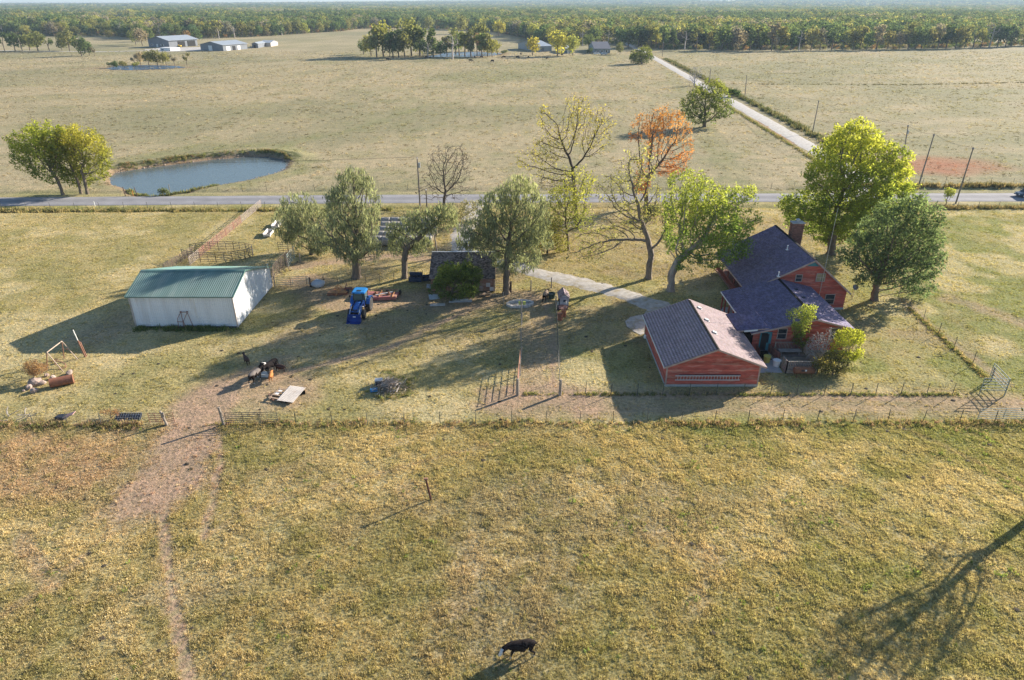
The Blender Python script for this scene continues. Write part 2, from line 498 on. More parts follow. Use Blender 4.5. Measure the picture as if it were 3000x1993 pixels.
def height(X, Y):
    h = 0.10 * (fbm(X / 5.5, Y / 5.5, 51, 2) - 0.5) + 0.07 * (fbm(X / 1.3, Y / 1.3, 52, 2) - 0.5)
    near = 1 - sstep(400, 700, Y)
    h = h * near - 0.02
    dr = pdist(X, Y, ROAD); dl = pdist(X, Y, LANE); dv = pdist(X, Y, DRIVE[::3] + DRIVE[-1:])
    flat = (1 - sstep(3.2, 4.6, dr)); h = h * (1 - flat) - 0.05 * flat
    flat = (1 - sstep(2.4, 4.0, dl)); h = h * (1 - flat) - 0.05 * flat
    flat = (1 - sstep(1.8, 3.2, dv)); h = h * (1 - flat) - 0.04 * flat
    # roadside ditch
    h = h - 0.30 * np.exp(-((dr - 6.6) / 1.1) ** 2) * (Y < 140)
    # stock pond
    ins = inside(X, Y, POND); dp = pdist(X, Y, POND + POND[:1])
    bx = sstep(-78, -60, X); north = sstep(0, 8, Y - (141 + (X + 86) * 0.62)) + 0
    bank = (0.95 * sstep(0.3, 2.2, dp) * (1 - sstep(3.5, 9.5, dp))) * north
    out = -0.34 * (1 - sstep(0.1, 1.3, dp)) + bank
    h = np.where(ins, -0.34 - 1.0 * sstep(0, 3, dp), np.where(dp < 11, h + out, h))
    # low ridge at the horizon
    R = np.hypot(X, Y)
    h = h + 34 * sstep(4200, 7600, R) * sstep(-3500, 1500, X) * (0.6 + 0.6 * fbm(X / 1500, Y / 1500, 77, 2))
    return h

def grow(a, b, n): return list(np.geomspace(a, b, n))
xs = np.arange(-100, 100.01, 0.62)
xs = np.concatenate([-np.array(grow(101.5, 9500, 62))[::-1], xs, np.array(grow(101.5, 9500, 62))])
ys = np.concatenate([[-400, -60, -10, 8, 16, 20], np.arange(22, 176, 0.58), np.array(grow(177.2, 9200, 130))])
GX, GY = np.meshgrid(xs, ys)
gd, grd, ggr = ground_masks(GX, GY)
GZ = height(GX, GY)
gcol = ground_color(GX, GY, (gd, grd, ggr))
dpond = pdist(GX, GY, POND + POND[:1])
mud = (1 - sstep(0.6, 2.0, dpond + (fbm(GX, GY, 61) - .5) * 1.5))
gcol = lerp(gcol, C(.30, .21, .155), np.clip(mud, 0, 1))
bk = (GZ > 0.25) & (dpond < 4) & (GY < 180)
gcol = np.where(bk[..., None], lerp(gcol, C(.12, .13, .06), sstep(.35, .6, fbm(GX / 1.2, GY / 1.2, 66, 2))), gcol)
dps = np.minimum(pdist(GX, GY, POND_S + POND_S[:1]), pdist(GX, GY, POND_G + POND_G[:1]))
gcol = lerp(gcol, C(.33, .22, .15), (1 - sstep(2, 8, dps)) * .7)
# fields cleared between the woods
FIELDS = [  # (x0,x1,y0,y1) open ground beyond the pastures
    (-560, -290, 780, 960), (-70, 60, 640, 800), (-900, -560, 900, 1100), (900, 1700, 3000, 3300), (600, 1150, 620, 700), (-300, 100, 2500, 2700)]
nx, ny = len(xs), len(ys)
idx = np.arange(nx * ny).reshape(ny, nx)
quads = np.stack([idx[:-1, :-1], idx[:-1, 1:], idx[1:, 1:], idx[1:, :-1]], -1).reshape(-1, 4)

def ground_material():
    m = bpy.data.materials.new('pasture_ground'); m.use_nodes = True
    nt = m.node_tree; nt.nodes.clear()
    out = nd(nt, 'ShaderNodeOutputMaterial'); bs = nd(nt, 'ShaderNodeBsdfPrincipled')
    nt.links.new(bs.outputs[0], out.inputs[0])
    at = nd(nt, 'ShaderNodeAttribute', attribute_name='soil')
    geo = nd(nt, 'ShaderNodeNewGeometry'); P = geo.outputs['Position']
    n1 = noise(nt, P, 3.1, 5, 0.7)
    n2 = noise(nt, P, 0.45, 4, 0.65)
    n3 = noise(nt, P, 11.0, 3, 0.7)
    c = mixc(nt, ramp(nt, n1, [(.36, 0.0), (.66, 1.0)]), (0.62, 0.66, 0.60), (1.28, 1.25, 1.18))
    c = mixc(nt, 1.0, at.outputs['Color'], c, 'MULTIPLY')
    c2 = mixc(nt, ramp(nt, n2, [(.35, 0.0), (.68, 1.0)]), (0.82, 0.86, 0.82), (1.14, 1.10, 1.04))
    c = mixc(nt, 1.0, c, c2, 'MULTIPLY')
    # dung, bare crumbs, weed leaves
    f3 = ramp(nt, n3, [(.56, 0.0), (.72, 1.0)])
    c = mixc(nt, f3, c, mixc(nt, 1.0, c, (0.55, 0.62, 0.5), 'MULTIPLY'))
    nt.links.new(c, bs.inputs['Base Color'])
    bs.inputs['Roughness'].default_value = 0.95
    bs.inputs['Specular IOR Level'].default_value = 0.08
    b = nd(nt, 'ShaderNodeBump'); b.inputs['Strength'].default_value = 0.85; b.inputs['Distance'].default_value = 0.13
    ad = nd(nt, 'ShaderNodeMath', operation='ADD')
    nt.links.new(n1, ad.inputs[0]); nt.links.new(noise(nt, P, 0.9, 6, 0.72), ad.inputs[1])
    nt.links.new(ad.outputs[0], b.inputs['Height']); nt.links.new(b.outputs[0], bs.inputs['Normal'])
    return m
GROUND_MAT = ground_material()
me = np_mesh('ground', np.stack([GX, GY, GZ], -1).reshape(-1, 3), quads, [GROUND_MAT], smooth=True, attrs=[('soil', 'POINT', gcol.reshape(-1, 3))])
ground = link('ground', me); ground['kind'] = 'structure'

# ------------------------------------------------------------------ roads
def ribbon(name, pts, half, mat, z, step=1.5, wob=0.12, cross=None, crown=0.04):
    P = [Vector((p[0], p[1], 0)) for p in pts]
    dense = []
    for a, b in zip(P[:-1], P[1:]):
        n = int(max(1, min(400, (b - a).length / step)))
        dense += [a + (b - a) * (k / n) for k in range(n)]
    dense.append(P[-1])
    cross = cross or [-1, -.6, -.2, .2, .6, 1]
    v = []; u = []
    for i, p in enumerate(dense):
        a = dense[max(0, i - 1)]; b = dense[min(len(dense) - 1, i + 1)]
        d = (b - a).normalized(); nrm = Vector((d.y, -d.x, 0))
        for c in cross:
            w = half * c
            if abs(c) == 1: w += (float(vn(i * 0.7, 3.1 * c, 90)) - 0.5) * 2 * wob * (1 if c > 0 else -1)
            q = p + nrm * w
            v.append((q.x, q.y, z + crown * (1 - c * c) - (0.06 if abs(c) == 1 else 0))); u.append((c * .5 + .5, 0, 0))
    k = len(cross); n = len(dense)
    f = [[i * k + j, i * k + j + 1, (i + 1) * k + j + 1, (i + 1) * k + j] for i in range(n - 1) for j in range(k - 1)]
    me = np_mesh(name, v, f, [mat], True, [('across', 'POINT', np.array(u))])
    o = link(name, me); o['kind'] = 'structure'
    return o, dense
def road_material():
    m = bpy.data.materials.new('worn_asphalt'); m.use_nodes = True
    nt = m.node_tree; nt.nodes.clear()
    out = nd(nt, 'ShaderNodeOutputMaterial'); bs = nd(nt, 'ShaderNodeBsdfPrincipled'); nt.links.new(bs.outputs[0], out.inputs[0])
    at = nd(nt, 'ShaderNodeAttribute', attribute_name='across'); sp = nd(nt, 'ShaderNodeSeparateColor'); nt.links.new(at.outputs['Color'], sp.inputs[0])
    geo = nd(nt, 'ShaderNodeNewGeometry')
    wear = ramp(nt, sp.outputs[0], [(0.0, .1), (.14, .8), (.24, .9), (.36, .25), (.5, .1), (.62, .25), (.74, .9), (.86, .8), (1.0, .1)])
    n = noise(nt, geo.outputs['Position'], 0.35, 5, 0.65)
    c = mixc(nt, wear, (0.24, 0.24, 0.255), (0.34, 0.335, 0.35))
    c = mixc(nt, ramp(nt, n, [(.35, 0), (.65, 1)]), mixc(nt, 1.0, c, (.86, .86, .86), 'MULTIPLY'), mixc(nt, 1.0, c, (1.1, 1.1, 1.1), 'MULTIPLY'))
    n2 = noise(nt, geo.outputs['Position'], 18, 3)
    c = mixc(nt, ramp(nt, n2, [(.3, 0), (.7, 1)]), mixc(nt, 1.0, c, (.85, .85, .85), 'MULTIPLY'), c)
    nt.links.new(c, bs.inputs['Base Color']); bs.inputs['Roughness'].default_value = 0.9; bs.inputs['Specular IOR Level'].default_value = 0.2
    return m
gravel_white = M('white_gravel', (.47, .45, .42), .95, .22, 1.1, (.34, .29, .22), .25, 0.5, 14)
gravel_drive = M('crushed_limestone_drive', (.42, .395, .365), .95, .25, 1.6, (.31, .26, .17), .38, 0.6, 12)
road, road_line = ribbon('asphalt_road', ROAD, 3.15, road_material(), 0.03, 2.0, 0.10)
lane, lane_line = ribbon('gravel_road', LANE, 2.5, gravel_white, 0.02, 3.0, 0.25)
drive, drive_line = ribbon('gravel_driveway', DRIVE, 1.75, gravel_drive, 0.012, 0.5, 0.5)
# apron where the drive widens before the garage
ap = [g(1455, 692), g(1570, 690), g(1650, 705), g(1640, 735), g(1560, 728), g(1500, 742), g(1482, 735), g(1470, 715)]
ap = [(14.2, 74.6), (17.5, 76.2), (21.0, 75.4), (23.5, 73.5), (24.1, 70.1), (18.0, 69.95), (15.0, 70.0), (14.6, 69.7), (14.0, 70.6), (13.4, 72.0), (13.4, 73.4)]
mb = MB(); mb.prism([(x, y, -0.05) for x, y in ap], (0, 0, 0.066)); o = mb.build('gravel_apron', gravel_drive); o['kind'] = 'structure'
# yard gravel by the far farm shop
mb = MB(); mb.prism([tuple(G(x, y)[:2]) + (0.0,) for x, y in [(420, 146), (470, 141), (600, 138), (640, 147), (560, 150), (500, 152), (440, 152)]], (0, 0, 0.12)); o = mb.build('gravel_yard', gravel_white); o['kind'] = 'structure'
FLANE = [tuple(G(x, y)[:2]) for x, y in [(-60, 148), (100, 150), (200, 151), (300, 152), (430, 149), (520, 145)]]
ribbon('farm_lane', FLANE, 2.4, gravel_white, 0.10, 8, 0.3)
# painted edge: double yellow worn centre dashes are too faint to see; road shoulder gravel
shoulder_mat = M('shoulder_gravel', (.30, .27, .20), .95, .25, 1.0)

# ------------------------------------------------------------------ water
def water_material(name, col, rough=0.06, wave=1.2, spec=.5):
    m = bpy.data.materials.new(name); m.use_nodes = True
    nt = m.node_tree; nt.nodes.clear()
    out = nd(nt, 'ShaderNodeOutputMaterial'); bs = nd(nt, 'ShaderNodeBsdfPrincipled'); nt.links.new(bs.outputs[0], out.inputs[0])
    bs.inputs['Base Color'].default_value = tuple(col) + (1,); bs.inputs['Roughness'].default_value = rough
    bs.inputs['IOR'].default_value = 1.33; bs.inputs['Specular IOR Level'].default_value = spec
    geo = nd(nt, 'ShaderNodeNewGeometry'); mp = nd(nt, 'ShaderNodeMapping'); nt.links.new(geo.outputs['Position'], mp.inputs['Vector'])
    mp.inputs['Rotation'].default_value = (0, 0, 0.5); mp.inputs['Scale'].default_value = (1.0, 2.2, 1)
    b = nd(nt, 'ShaderNodeBump'); b.inputs['Strength'].default_value = 0.55; b.inputs['Distance'].default_value = 0.08
    nt.links.new(noise(nt, mp.outputs[0], wave, 4, 0.6), b.inputs['Height']); nt.links.new(b.outputs[0], bs.inputs['Normal'])
    return m
WATER = water_material('pond_water', (.10, .13, .135), .08, .9)
def sheet(name, poly, z, mat, grow_m=0.0):
    c = np.mean(np.array(poly), 0)
    v = [(c[0] + (p[0] - c[0]) * (1 + grow_m), c[1] + (p[1] - c[1]) * (1 + grow_m), z) for p in poly]
    me = bpy.data.meshes.new(name); me.from_pydata(v, [], [tuple(range(len(v)))]); me.materials.append(mat)
    o = link(name, me); o['kind'] = 'structure'
    return o
sheet('pond_water', POND, -0.30, WATER, 0.03)
sheet('far_pond_water', POND_S, 0.06, water_material('far_water', (.03, .075, .15), 0.3, .5, .22), 0)  # blue of the reflected sky put into the far ponds' base colour
sheet('grove_pond_water', POND_G, 0.06, water_material('grove_water', (.08, .12, .18), 0.3, .5, .3), 0)

# ------------------------------------------------------------------ air
mb = MB(); mb.box((0, 4000, 47), (22000, 12400, 110))
haze_m = bpy.data.materials.new('pale_air'); haze_m.use_nodes = True
hn = haze_m.node_tree; hn.nodes.clear()
ho = nd(hn, 'ShaderNodeOutputMaterial'); hv_ = nd(hn, 'ShaderNodeVolumePrincipled')
hv_.inputs['Color'].default_value = (0.58, 0.77, 1.0, 1); hv_.inputs['Density'].default_value = 0.00010
hv_.inputs['Anisotropy'].default_value = 0.1
hn.links.new(hv_.outputs[0], ho.inputs['Volume'])
haze = mb.build('haze', haze_m); haze['kind'] = 'stuff'; haze['label'] = 'thin blue autumn haze over the fields and woods'

# ================================================================== GRASS
def tuft_mesh(name, blades, h, spread, w, seed, lean=0.5, mat=None):
    r = np.random.default_rng(seed); v = []; f = []
    for k in range(blades):
        a = r.uniform(0, 2 * math.pi); rad = spread * math.sqrt(r.uniform(0, 1)); bx, by = rad * math.cos(a), rad * math.sin(a)
        t = r.uniform(0, 2 * math.pi); dx, dy = math.cos(t), math.sin(t)
        hh = h * r.uniform(.55, 1.15); ln = lean * hh * r.uniform(.3, 1.3); la = a + r.uniform(-1, 1)
        lx, ly = ln * math.cos(la), ln * math.sin(la); ww = w * r.uniform(.7, 1.3)
        b = len(v)
        v += [(bx - dx * ww, by - dy * ww, -0.02), (bx + dx * ww, by + dy * ww, -0.02), (bx + dx * ww * .7 + lx * .4, by + dy * ww * .7 + ly * .4, hh * .6), (bx + lx, by + ly, hh)]
        f += [(b, b + 1, b + 2, b + 3)]
    return np_mesh(name, v, f, [mat])
GRASS = leaf_mat('grass_blades', 'inst', 0.35, hv=0.28)
TUFTS = [tuft_mesh('grass_tuft_shape', 16, .15, .17, .022, 11, .6, GRASS), tuft_mesh('grass_tuft_shape', 13, .20, .14, .02, 12, .5, GRASS),
         tuft_mesh('grass_tuft_shape', 20, .11, .22, .024, 13, .9, GRASS), tuft_mesh('grass_tuft_shape', 11, .26, .11, .02, 14, .4, GRASS)]
NOGROW = [(15.0, 24.2, 58.1, 69.8), (25.6, 36, 65.4, 77), (28.4, 41, 76.8, 90.3), (-43.7, -31.7, 71.6, 84.5), (27.6, 31.2, 60.6, 65.6), (24.2, 27.8, 61.5, 66)]
def plant(name, n, x0, x1, y0, y1, dens, size, tintf, variants=(0, 1, 2, 3), sink=0.0, protos=None, fan=True, label=None):
    r = np.random.default_rng(abs(hash(name)) % 9999 if False else sum(map(ord, name)))
    Y = y0 + (y1 - y0) * r.uniform(0, 1, n) ** 1.0
    X = r.uniform(x0, x1, n)
    ok = np.ones(n, bool)
    if fan:
        wv = Y * math.cos(PITCH) + CAM_H * math.sin(PITCH)
        ok &= np.abs(X) < wv * 0.92 + 3
    for a, b, c, d in NOGROW: ok &= ~((X > a) & (X < b) & (Y > c) & (Y < d))
    X, Y = X[ok], Y[ok]
    m = ground_masks(X, Y)
    keep = r.uniform(0, 1, len(X)) < dens(X, Y, m)
    keep &= pdist(X, Y, DRIVE[::3] + DRIVE[-1:]) > 1.35 + r.uniform(0, .9, len(X))
    keep &= pdist(X, Y, ROAD) > 3.3
    keep &= pdist(X, Y, LANE) > 2.5
    X, Y = X[keep], Y[keep]; m = tuple(q[keep] for q in m)
    k = len(X)
    tint = tintf(X, Y, m, r)
    sc = size(X, Y, m, r)
    Z = height(X, Y)
    rot = np.stack([r.uniform(-.15, .15, k), r.uniform(-.15, .15, k), r.uniform(0, 6.28, k)], -1)
    o = scatter(name, np.stack([X, Y, Z - sink], -1), rot, np.stack([sc * r.uniform(.9, 1.4, k), sc * r.uniform(.9, 1.4, k), sc], -1), tint, r.choice(variants, k), protos or TUFTS)
    if label: o['label'] = label
    return o
def clump(X, Y, s): return fbm(X / s, Y / s, 71, 3)
def tint_near(X, Y, m, r):
    c = ground_color(X, Y, m)
    k = len(X)
    mixv = r.uniform(0, 1, k)
    straw = C(.56, .475, .31); gr2 = C(.27, .275, .10)
    cl = sstep(.52, .70, clump(X, Y, .9))
    c = c * 1.25
    c = np.where((mixv < .30)[:, None], c * .4 + straw * .6, c)
    c = lerp(c, gr2, cl * .50 * r.uniform(0.3, 1, k))
    return c * r.uniform(.65, 1.30, k)[:, None]
def dens_near(X, Y, m):
    return np.clip(0.80 + 0.3 * sstep(.36, .62, clump(X, Y, .8)), 0, 1) * (1 - .95 * m[0])
plant('pasture_grass', 380000, -58, 58, 22.5, 51.5, dens_near, lambda X, Y, m, r: (0.34 + 0.24 * sstep(.40, .70, clump(X, Y, .7))) * r.uniform(.6, 1.4, len(X)), tint_near)
plant('yard_grass', 290000, -98, 105, 51, 124, lambda X, Y, m: np.clip(.75 + .3 * sstep(.36, .62, clump(X, Y, .9)), 0, 1) * (1 - .95 * m[0]),
      lambda X, Y, m, r: (.36 + .25 * sstep(.45, .7, clump(X, Y, .9))) * r.uniform(.7, 1.2, len(X)), tint_near)
plant('field_grass', 230000, -420, 420, 136, 560, lambda X, Y, m: (.25 + .8 * sstep(.42, .62, clump(X, Y, 2.2))) * np.clip(1.15 - (Y - 136) / 430, .12, 1) * (1 - .8 * m[0]) * ~inside(X, Y, POND),
      lambda X, Y, m, r: (.8 + .5 * sstep(.45, .7, clump(X, Y, 2.2))) * r.uniform(.7, 1.3, len(X)) * (1 + (Y - 136) / 400), lambda X, Y, m, r: ground_color(X, Y, m) * (r.uniform(.45, 1.5, len(X)) * (.7 + .5 * vn(X / 3, Y / 3, 5)))[:, None], (0, 2, 2, 1))
# taller weeds along fences, ditches and the lane
def weeds(name, pts, n, half, size, cols, seed, label):
    r = np.random.default_rng(seed)
    P = np.array(pts); L = np.hypot(*(P[1:] - P[:-1]).T); cum = np.concatenate([[0], np.cumsum(L)])
    t = r.uniform(0, cum[-1], n); X = np.interp(t, cum, P[:, 0]); Y = np.interp(t, cum, P[:, 1])
    keep = r.uniform(0, 1, n) < .25 + .9 * sstep(.35, .65, vn(t / 2.2, t * 0, seed))
    j = r.normal(0, half * .55, n); dx = np.interp(t, (cum[1:] + cum[:-1]) / 2, (P[1:] - P[:-1])[:, 0] / L) if len(P) > 2 else np.full(n, (P[1] - P[0])[0] / L[0])
    dy = np.sqrt(np.clip(1 - dx * dx, 0, 1))
    X = X - dy * j; Y = Y + dx * j
    X, Y = X[keep], Y[keep]; k = len(X)
    cols = np.array(cols); tint = cols[r.integers(0, len(cols), k)] * r.uniform(.7, 1.25, k)[:, None]
    sc = size * r.uniform(.6, 1.4, k)
    o = scatter(name, np.stack([X, Y, height(X, Y)], -1), np.stack([r.uniform(-.2, .2, k), r.uniform(-.2, .2, k), r.uniform(0, 6.28, k)], -1), np.stack([sc, sc, sc], -1), tint, r.choice((0, 1, 3, 3), k), TUFTS)
    o['label'] = label
WEED = [(.40, .33, .16), (.22, .24, .09), (.16, .18, .07), (.46, .35, .19), (.30, .23, .14), (.38, .26, .19)]
weeds('fence_weeds', [(-48, 51.2), (-33.2, 51.3)], 1100, .6, 1.1, WEED, 1, 'rough weeds grown up along the left part of the pasture fence')
weeds('fence_weeds', [(-27.5, 51.5), (0, 51.5), (50, 51.6)], 2200, .6, 1.05, WEED, 2, 'rough weeds grown up along the long pasture fence')
weeds('lawn_fence_weeds', [(1.2, 56.7), (14, 56.6), (43, 56.6)], 1000, .25, .9, WEED[:3], 3, 'thin grass left standing under the lawn fence')
weeds('ditch_weeds', [(-130, 120.6), (-60, 121.5), (-22, 121.8)], 4200, .8, 2.0, [(.34, .28, .13), (.16, .17, .07), (.11, .12, .05), (.40, .33, .17)], 4, 'dry weeds in the roadside ditch left of the farm drive')
weeds('ditch_weeds', [(60, 122.6), (95, 123.0)], 1800, .9, 2.3, [(.36, .29, .16), (.25, .19, .10), (.16, .15, .07)], 5, 'tall brown weeds in the roadside ditch on the right')
weeds('ditch_weeds', [(64, 139), (120, 139.5)], 2000, .9, 2.6, [(.36, .29, .16), (.25, .19, .10), (.16, .15, .07)], 15, 'tall brown weeds beyond the road on the right')
weeds('lane_weeds', [(82.0, 150), (84, 177), (87, 230), (92, 320), (100, 480)], 4200, 1.3, 3.6, [(.12, .14, .06), (.17, .16, .08), (.28, .24, .14), (.09, .12, .05)], 6, 'dark weed hedge along the far side of the gravel road')
weeds('lane_weeds', [(70.5, 150), (73, 177), (76, 230), (81, 320)], 2400, .6, 1.6, [(.24, .22, .09), (.33, .28, .14), (.15, .18, .06)], 16, 'grass strip between the gravel road and its pasture fence')
weeds('right_fence_weeds', [tuple(G(2895, 1110)[:2]), tuple(G(2847, 1069)[:2]), tuple(G(2664, 903)[:2])], 500, .3, .9, WEED[:4], 7, 'grass left standing under the side lawn fence')
weeds('field_ditch_weeds', [(100, 330), (180, 327), (330, 352)], 1000, .8, 1.8, [(.12, .12, .06), (.2, .17, .09)], 8, 'dark weed line across the far right pasture')
weeds('heap_weeds', [tuple(G(1075, 1150)[:2]), tuple(G(1120, 1172)[:2]), tuple(G(1190, 1160)[:2]), tuple(G(1195, 1110)[:2]), tuple(G(1130, 1085)[:2])], 130, .6, 1.0, [(.24, .26, .10), (.18, .21, .08), (.36, .29, .15)], 21, 'green weeds ringing the stick heap')
weeds('barn_weeds', [(-43.5, 71.2), (-31.5, 71.2)], 420, .4, 1.7, [(.12, .17, .06), (.18, .21, .08)], 22, 'green weeds along the foot of the white barn wall')

def cl_dens(X, Y, m): return sstep(.60, .72, clump(X, Y, 2.4)) * (1 - m[0]) * (.25 + .75 * sstep(-5, 30, X))
plant('pasture_clumps', 9000, -50, 50, 23, 51, cl_dens, lambda X, Y, m, r: r.uniform(.7, 1.15, len(X)), lambda X, Y, m, r: C(.21, .27, .075) * r.uniform(.7, 1.4, len(X))[:, None], (0, 2, 3))
# stones and rushes round the stock pond
NS_ = 420; rq = np.random.default_rng(77); PP = np.array(POND + POND[:1]); i_ = rq.integers(0, 12, NS_); t_ = rq.uniform(0, 1, NS_); XY = PP[i_] * (1 - t_[:, None]) + PP[i_ + 1] * t_[:, None] + rq.normal(0, .35, (NS_, 2)) + np.array([0, .5])
def stone_mesh(seed):
    bm = bmesh.new(); bmesh.ops.create_icosphere(bm, subdivisions=1, radius=1); r = random.Random(seed)
    for v in bm.verts: v.co = Vector((v.co.x * r.uniform(.75, 1.2), v.co.y * r.uniform(.75, 1.2), v.co.z * r.uniform(.45, .8)))
    me = bpy.data.meshes.new('stone'); bm.to_mesh(me); bm.free(); me.materials.append(M('pond_stone', (.33, .265, .21), .95, .3, 2)); return me
s_ = rq.uniform(.05, .18, NS_) * (1 + rq.uniform(0, 1, NS_) ** 4)
o = scatter('pond_stones', np.stack([XY[:, 0], XY[:, 1], height(XY[:, 0], XY[:, 1])], -1), np.stack([0 * s_, 0 * s_, rq.uniform(0, 6, NS_)], -1), np.stack([s_, s_, s_], -1), np.ones((NS_, 3)), rq.integers(0, 3, NS_), [stone_mesh(1), stone_mesh(2), stone_mesh(3)]); o['label'] = 'pale stones along the far bank of the stock pond'
weeds('pond_rushes', [tuple(p) for p in POND[12:18]], 500, .35, 2.2, [(.20, .22, .09), (.30, .27, .13), (.14, .17, .07)], 31, 'rushes along the near edge of the stock pond')
weeds('pond_bank_weeds', [(p[0], p[1] + 2.2) for p in POND[1:9]], 700, .9, 1.7, [(.17, .19, .08), (.20, .21, .09), (.30, .22, .13)], 32, 'dark weeds on the raised far bank of the stock pond')
# ================================================================== TREES
def colonize(start, attr, step, kill, infl, trunk=None, max_it=160, bias=(0, 0, 0.0), seed=0):
    """grow a branching skeleton from start through the attraction points"""
    r = np.random.default_rng(seed)
    nodes = [np.array(start, float)]; par = [-1]
    if trunk is not None:
        for p in trunk:
            a = nodes[-1]; p = np.array(p, float); n = max(1, int(np.linalg.norm(p - a) / step))
            for k in range(1, n + 1):
                q = a + (p - a) * k / n + (r.normal(0, step * .05, 3) if k < n else 0)
                nodes.append(q); par.append(len(nodes) - 2)
    A = np.array(attr); alive = np.ones(len(A), bool)
    N = np.array(nodes)
    D = np.full(len(A), 1e9); near = np.zeros(len(A), int)
    def upd(new_idx):
        P = np.array([nodes[i] for i in new_idx])
        d = np.linalg.norm(A[:, None, :] - P[None], axis=2)
        j = d.argmin(1); dm = d[np.arange(len(A)), j]
        b = dm < D
        D[b] = dm[b]; near[b] = np.array(new_idx)[j[b]]
    upd(list(range(len(nodes))))
    done = set()
    for it in range(max_it):
        use = alive & (D < infl)
        if not use.any():
            if not alive.any(): break
            use = alive & (D <= D[alive].min() + step)
        new = []
        src = near[use]; dirs = A[use] - np.array([nodes[i] for i in src]); dirs /= np.linalg.norm(dirs, axis=1)[:, None] + 1e-9
        acc = {}
        for i, d in zip(src, dirs):
            acc[i] = acc.get(i, 0) + d
        for i, d in acc.items():
            d = d + r.normal(0, .12, 3) * np.linalg.norm(d) + np.array(bias)
            n = np.linalg.norm(d)
            if n < 1e-6: continue
            q = nodes[i] + d / n * step
            key = (i, round(q[0], 1), round(q[1], 1), round(q[2], 1))
            if key in done: continue
            done.add(key)
            nodes.append(q); par.append(i); new.append(len(nodes) - 1)
        if not new: break
        upd(new)
        alive &= D > kill
        if len(nodes) > 6000: break
    return np.array(nodes), np.array(par)

def radii(par, r_base, r_tip, power=2.0):
    n = len(par); acc = np.zeros(n); 
    kids = np.bincount(par[1:], minlength=n)
    for i in range(n - 1, 0, -1):
        if kids[i] == 0: acc[i] += 1
        acc[par[i]] += acc[i]
    acc = np.maximum(acc, 1)
    R = acc ** (1 / power)
    return r_tip + (R - 1) / (R[0] - 1 + 1e-9) * (r_base - r_tip), kids

def limb_mesh(nodes, par, R, rmin=0.0, flare=0.35, sides=5):
    v = []; f = []
    n = len(nodes); ring = [-1] * n; best = {}
    for i in range(1, n):
        p = par[i]
        if p not in best or R[i] > R[best[p]]: best[p] = i
    def add_ring(pos, d, r, k):
        d = d / (np.linalg.norm(d) + 1e-9)
        a = np.cross(d, (0, 0, 1.0))
        if np.linalg.norm(a) < .05: a = np.cross(d, (1.0, 0, 0))
        a /= np.linalg.norm(a); b = np.cross(d, a)
        s = len(v)
        for q in range(k):
            t = 2 * math.pi * q / k
            v.append(pos + (a * math.cos(t) + b * math.sin(t)) * r)
        return s
    K = sides
    d0 = nodes[best.get(0, 1)] - nodes[0]
    ring[0] = add_ring(nodes[0] - np.array([0, 0, .1]), np.array([0, 0, 1.0]), R[0] * (1 + flare), K)
    for i in range(1, n):
        if R[i] < rmin: continue
        p = par[i]; d = nodes[i] - nodes[p]
        nd_ = nodes[best[i]] - nodes[i] if i in best else d
        ring[i] = add_ring(nodes[i], d + nd_, R[i], K)
        if best.get(p) == i and ring[p] >= 0: s = ring[p]
        else: s = add_ring(nodes[p], d, R[i] * 1.25, K)
        e = ring[i]
        # align twist: pick offset with least distance
        o = min(range(K), key=lambda q: sum(np.sum((v[s + k] - v[e + (k + q) % K]) ** 2) for k in (0, 1)))
        for k in range(K):
            f.append((s + k, s + (k + 1) % K, e + (k + 1 + o) % K, e + (k + o) % K))
    return np.array(v), np.array(f)

def leaf_cloud(pts, n_per, spread, size, seed, droop=0.0, long=1.0, up=0.25):
    r = np.random.default_rng(seed)
    P = np.repeat(np.asarray(pts), n_per, 0); n = len(P)
    off = r.normal(0, 1, (n, 3)); off /= np.linalg.norm(off, axis=1)[:, None]; off *= (spread * r.uniform(0, 1, n) ** .6)[:, None]
    if droop > 0: off[:, 2] -= droop * r.uniform(0, 1, n)
    c = P + off
    a = r.normal(0, 1, (n, 3))
    if droop > 0: a = a * .35 + np.array([0, 0, -1.0])
    a /= np.linalg.norm(a, axis=1)[:, None]
    b = r.normal(0, 1, (n, 3)); b[:, 2] *= (1 - up)
    b -= (b * a).sum(1)[:, None] * a; b /= np.linalg.norm(b, axis=1)[:, None]
    s = size * r.uniform(.6, 1.35, n); L = (s * long)[:, None]; Wd = (s / (long ** .5))[:, None] * .55
    v = np.stack([c - a * L * .5, c + b * Wd * .5 + a * L * .05, c + a * L * .5, c - b * Wd * .5 + a * L * .05], 1).reshape(-1, 3)
    f = np.arange(n * 4).reshape(n, 4)
    return v, f, c

BARK = M('grey_brown_bark', (.17, .135, .105), .95, .35, 3.0, (.10, .085, .07), .3, .6, 9, stretch=(1, 1, .35))
BARK_P = M('pale_bark', (.30, .27, .23), .95, .3, 3.0, (.16, .13, .10), .3, .6, 9, stretch=(1, 1, .35))
BARK_M = M('mid_grey_bark', (.21, .175, .145), .95, .35, 3.0, (.12, .10, .085), .3, .6, 9, stretch=(1, 1, .35))
BARK_D = M('dark_bark', (.085, .068, .055), .95, .35, 3.0, None, 0, .6, 9, stretch=(1, 1, .35))
DEADW = M('dead_grey_twigs', (.42, .375, .345), .95, .3, 3.0)
LEAF = leaf_mat('autumn_leaves', 'attr', 0.54, hv=0.36)

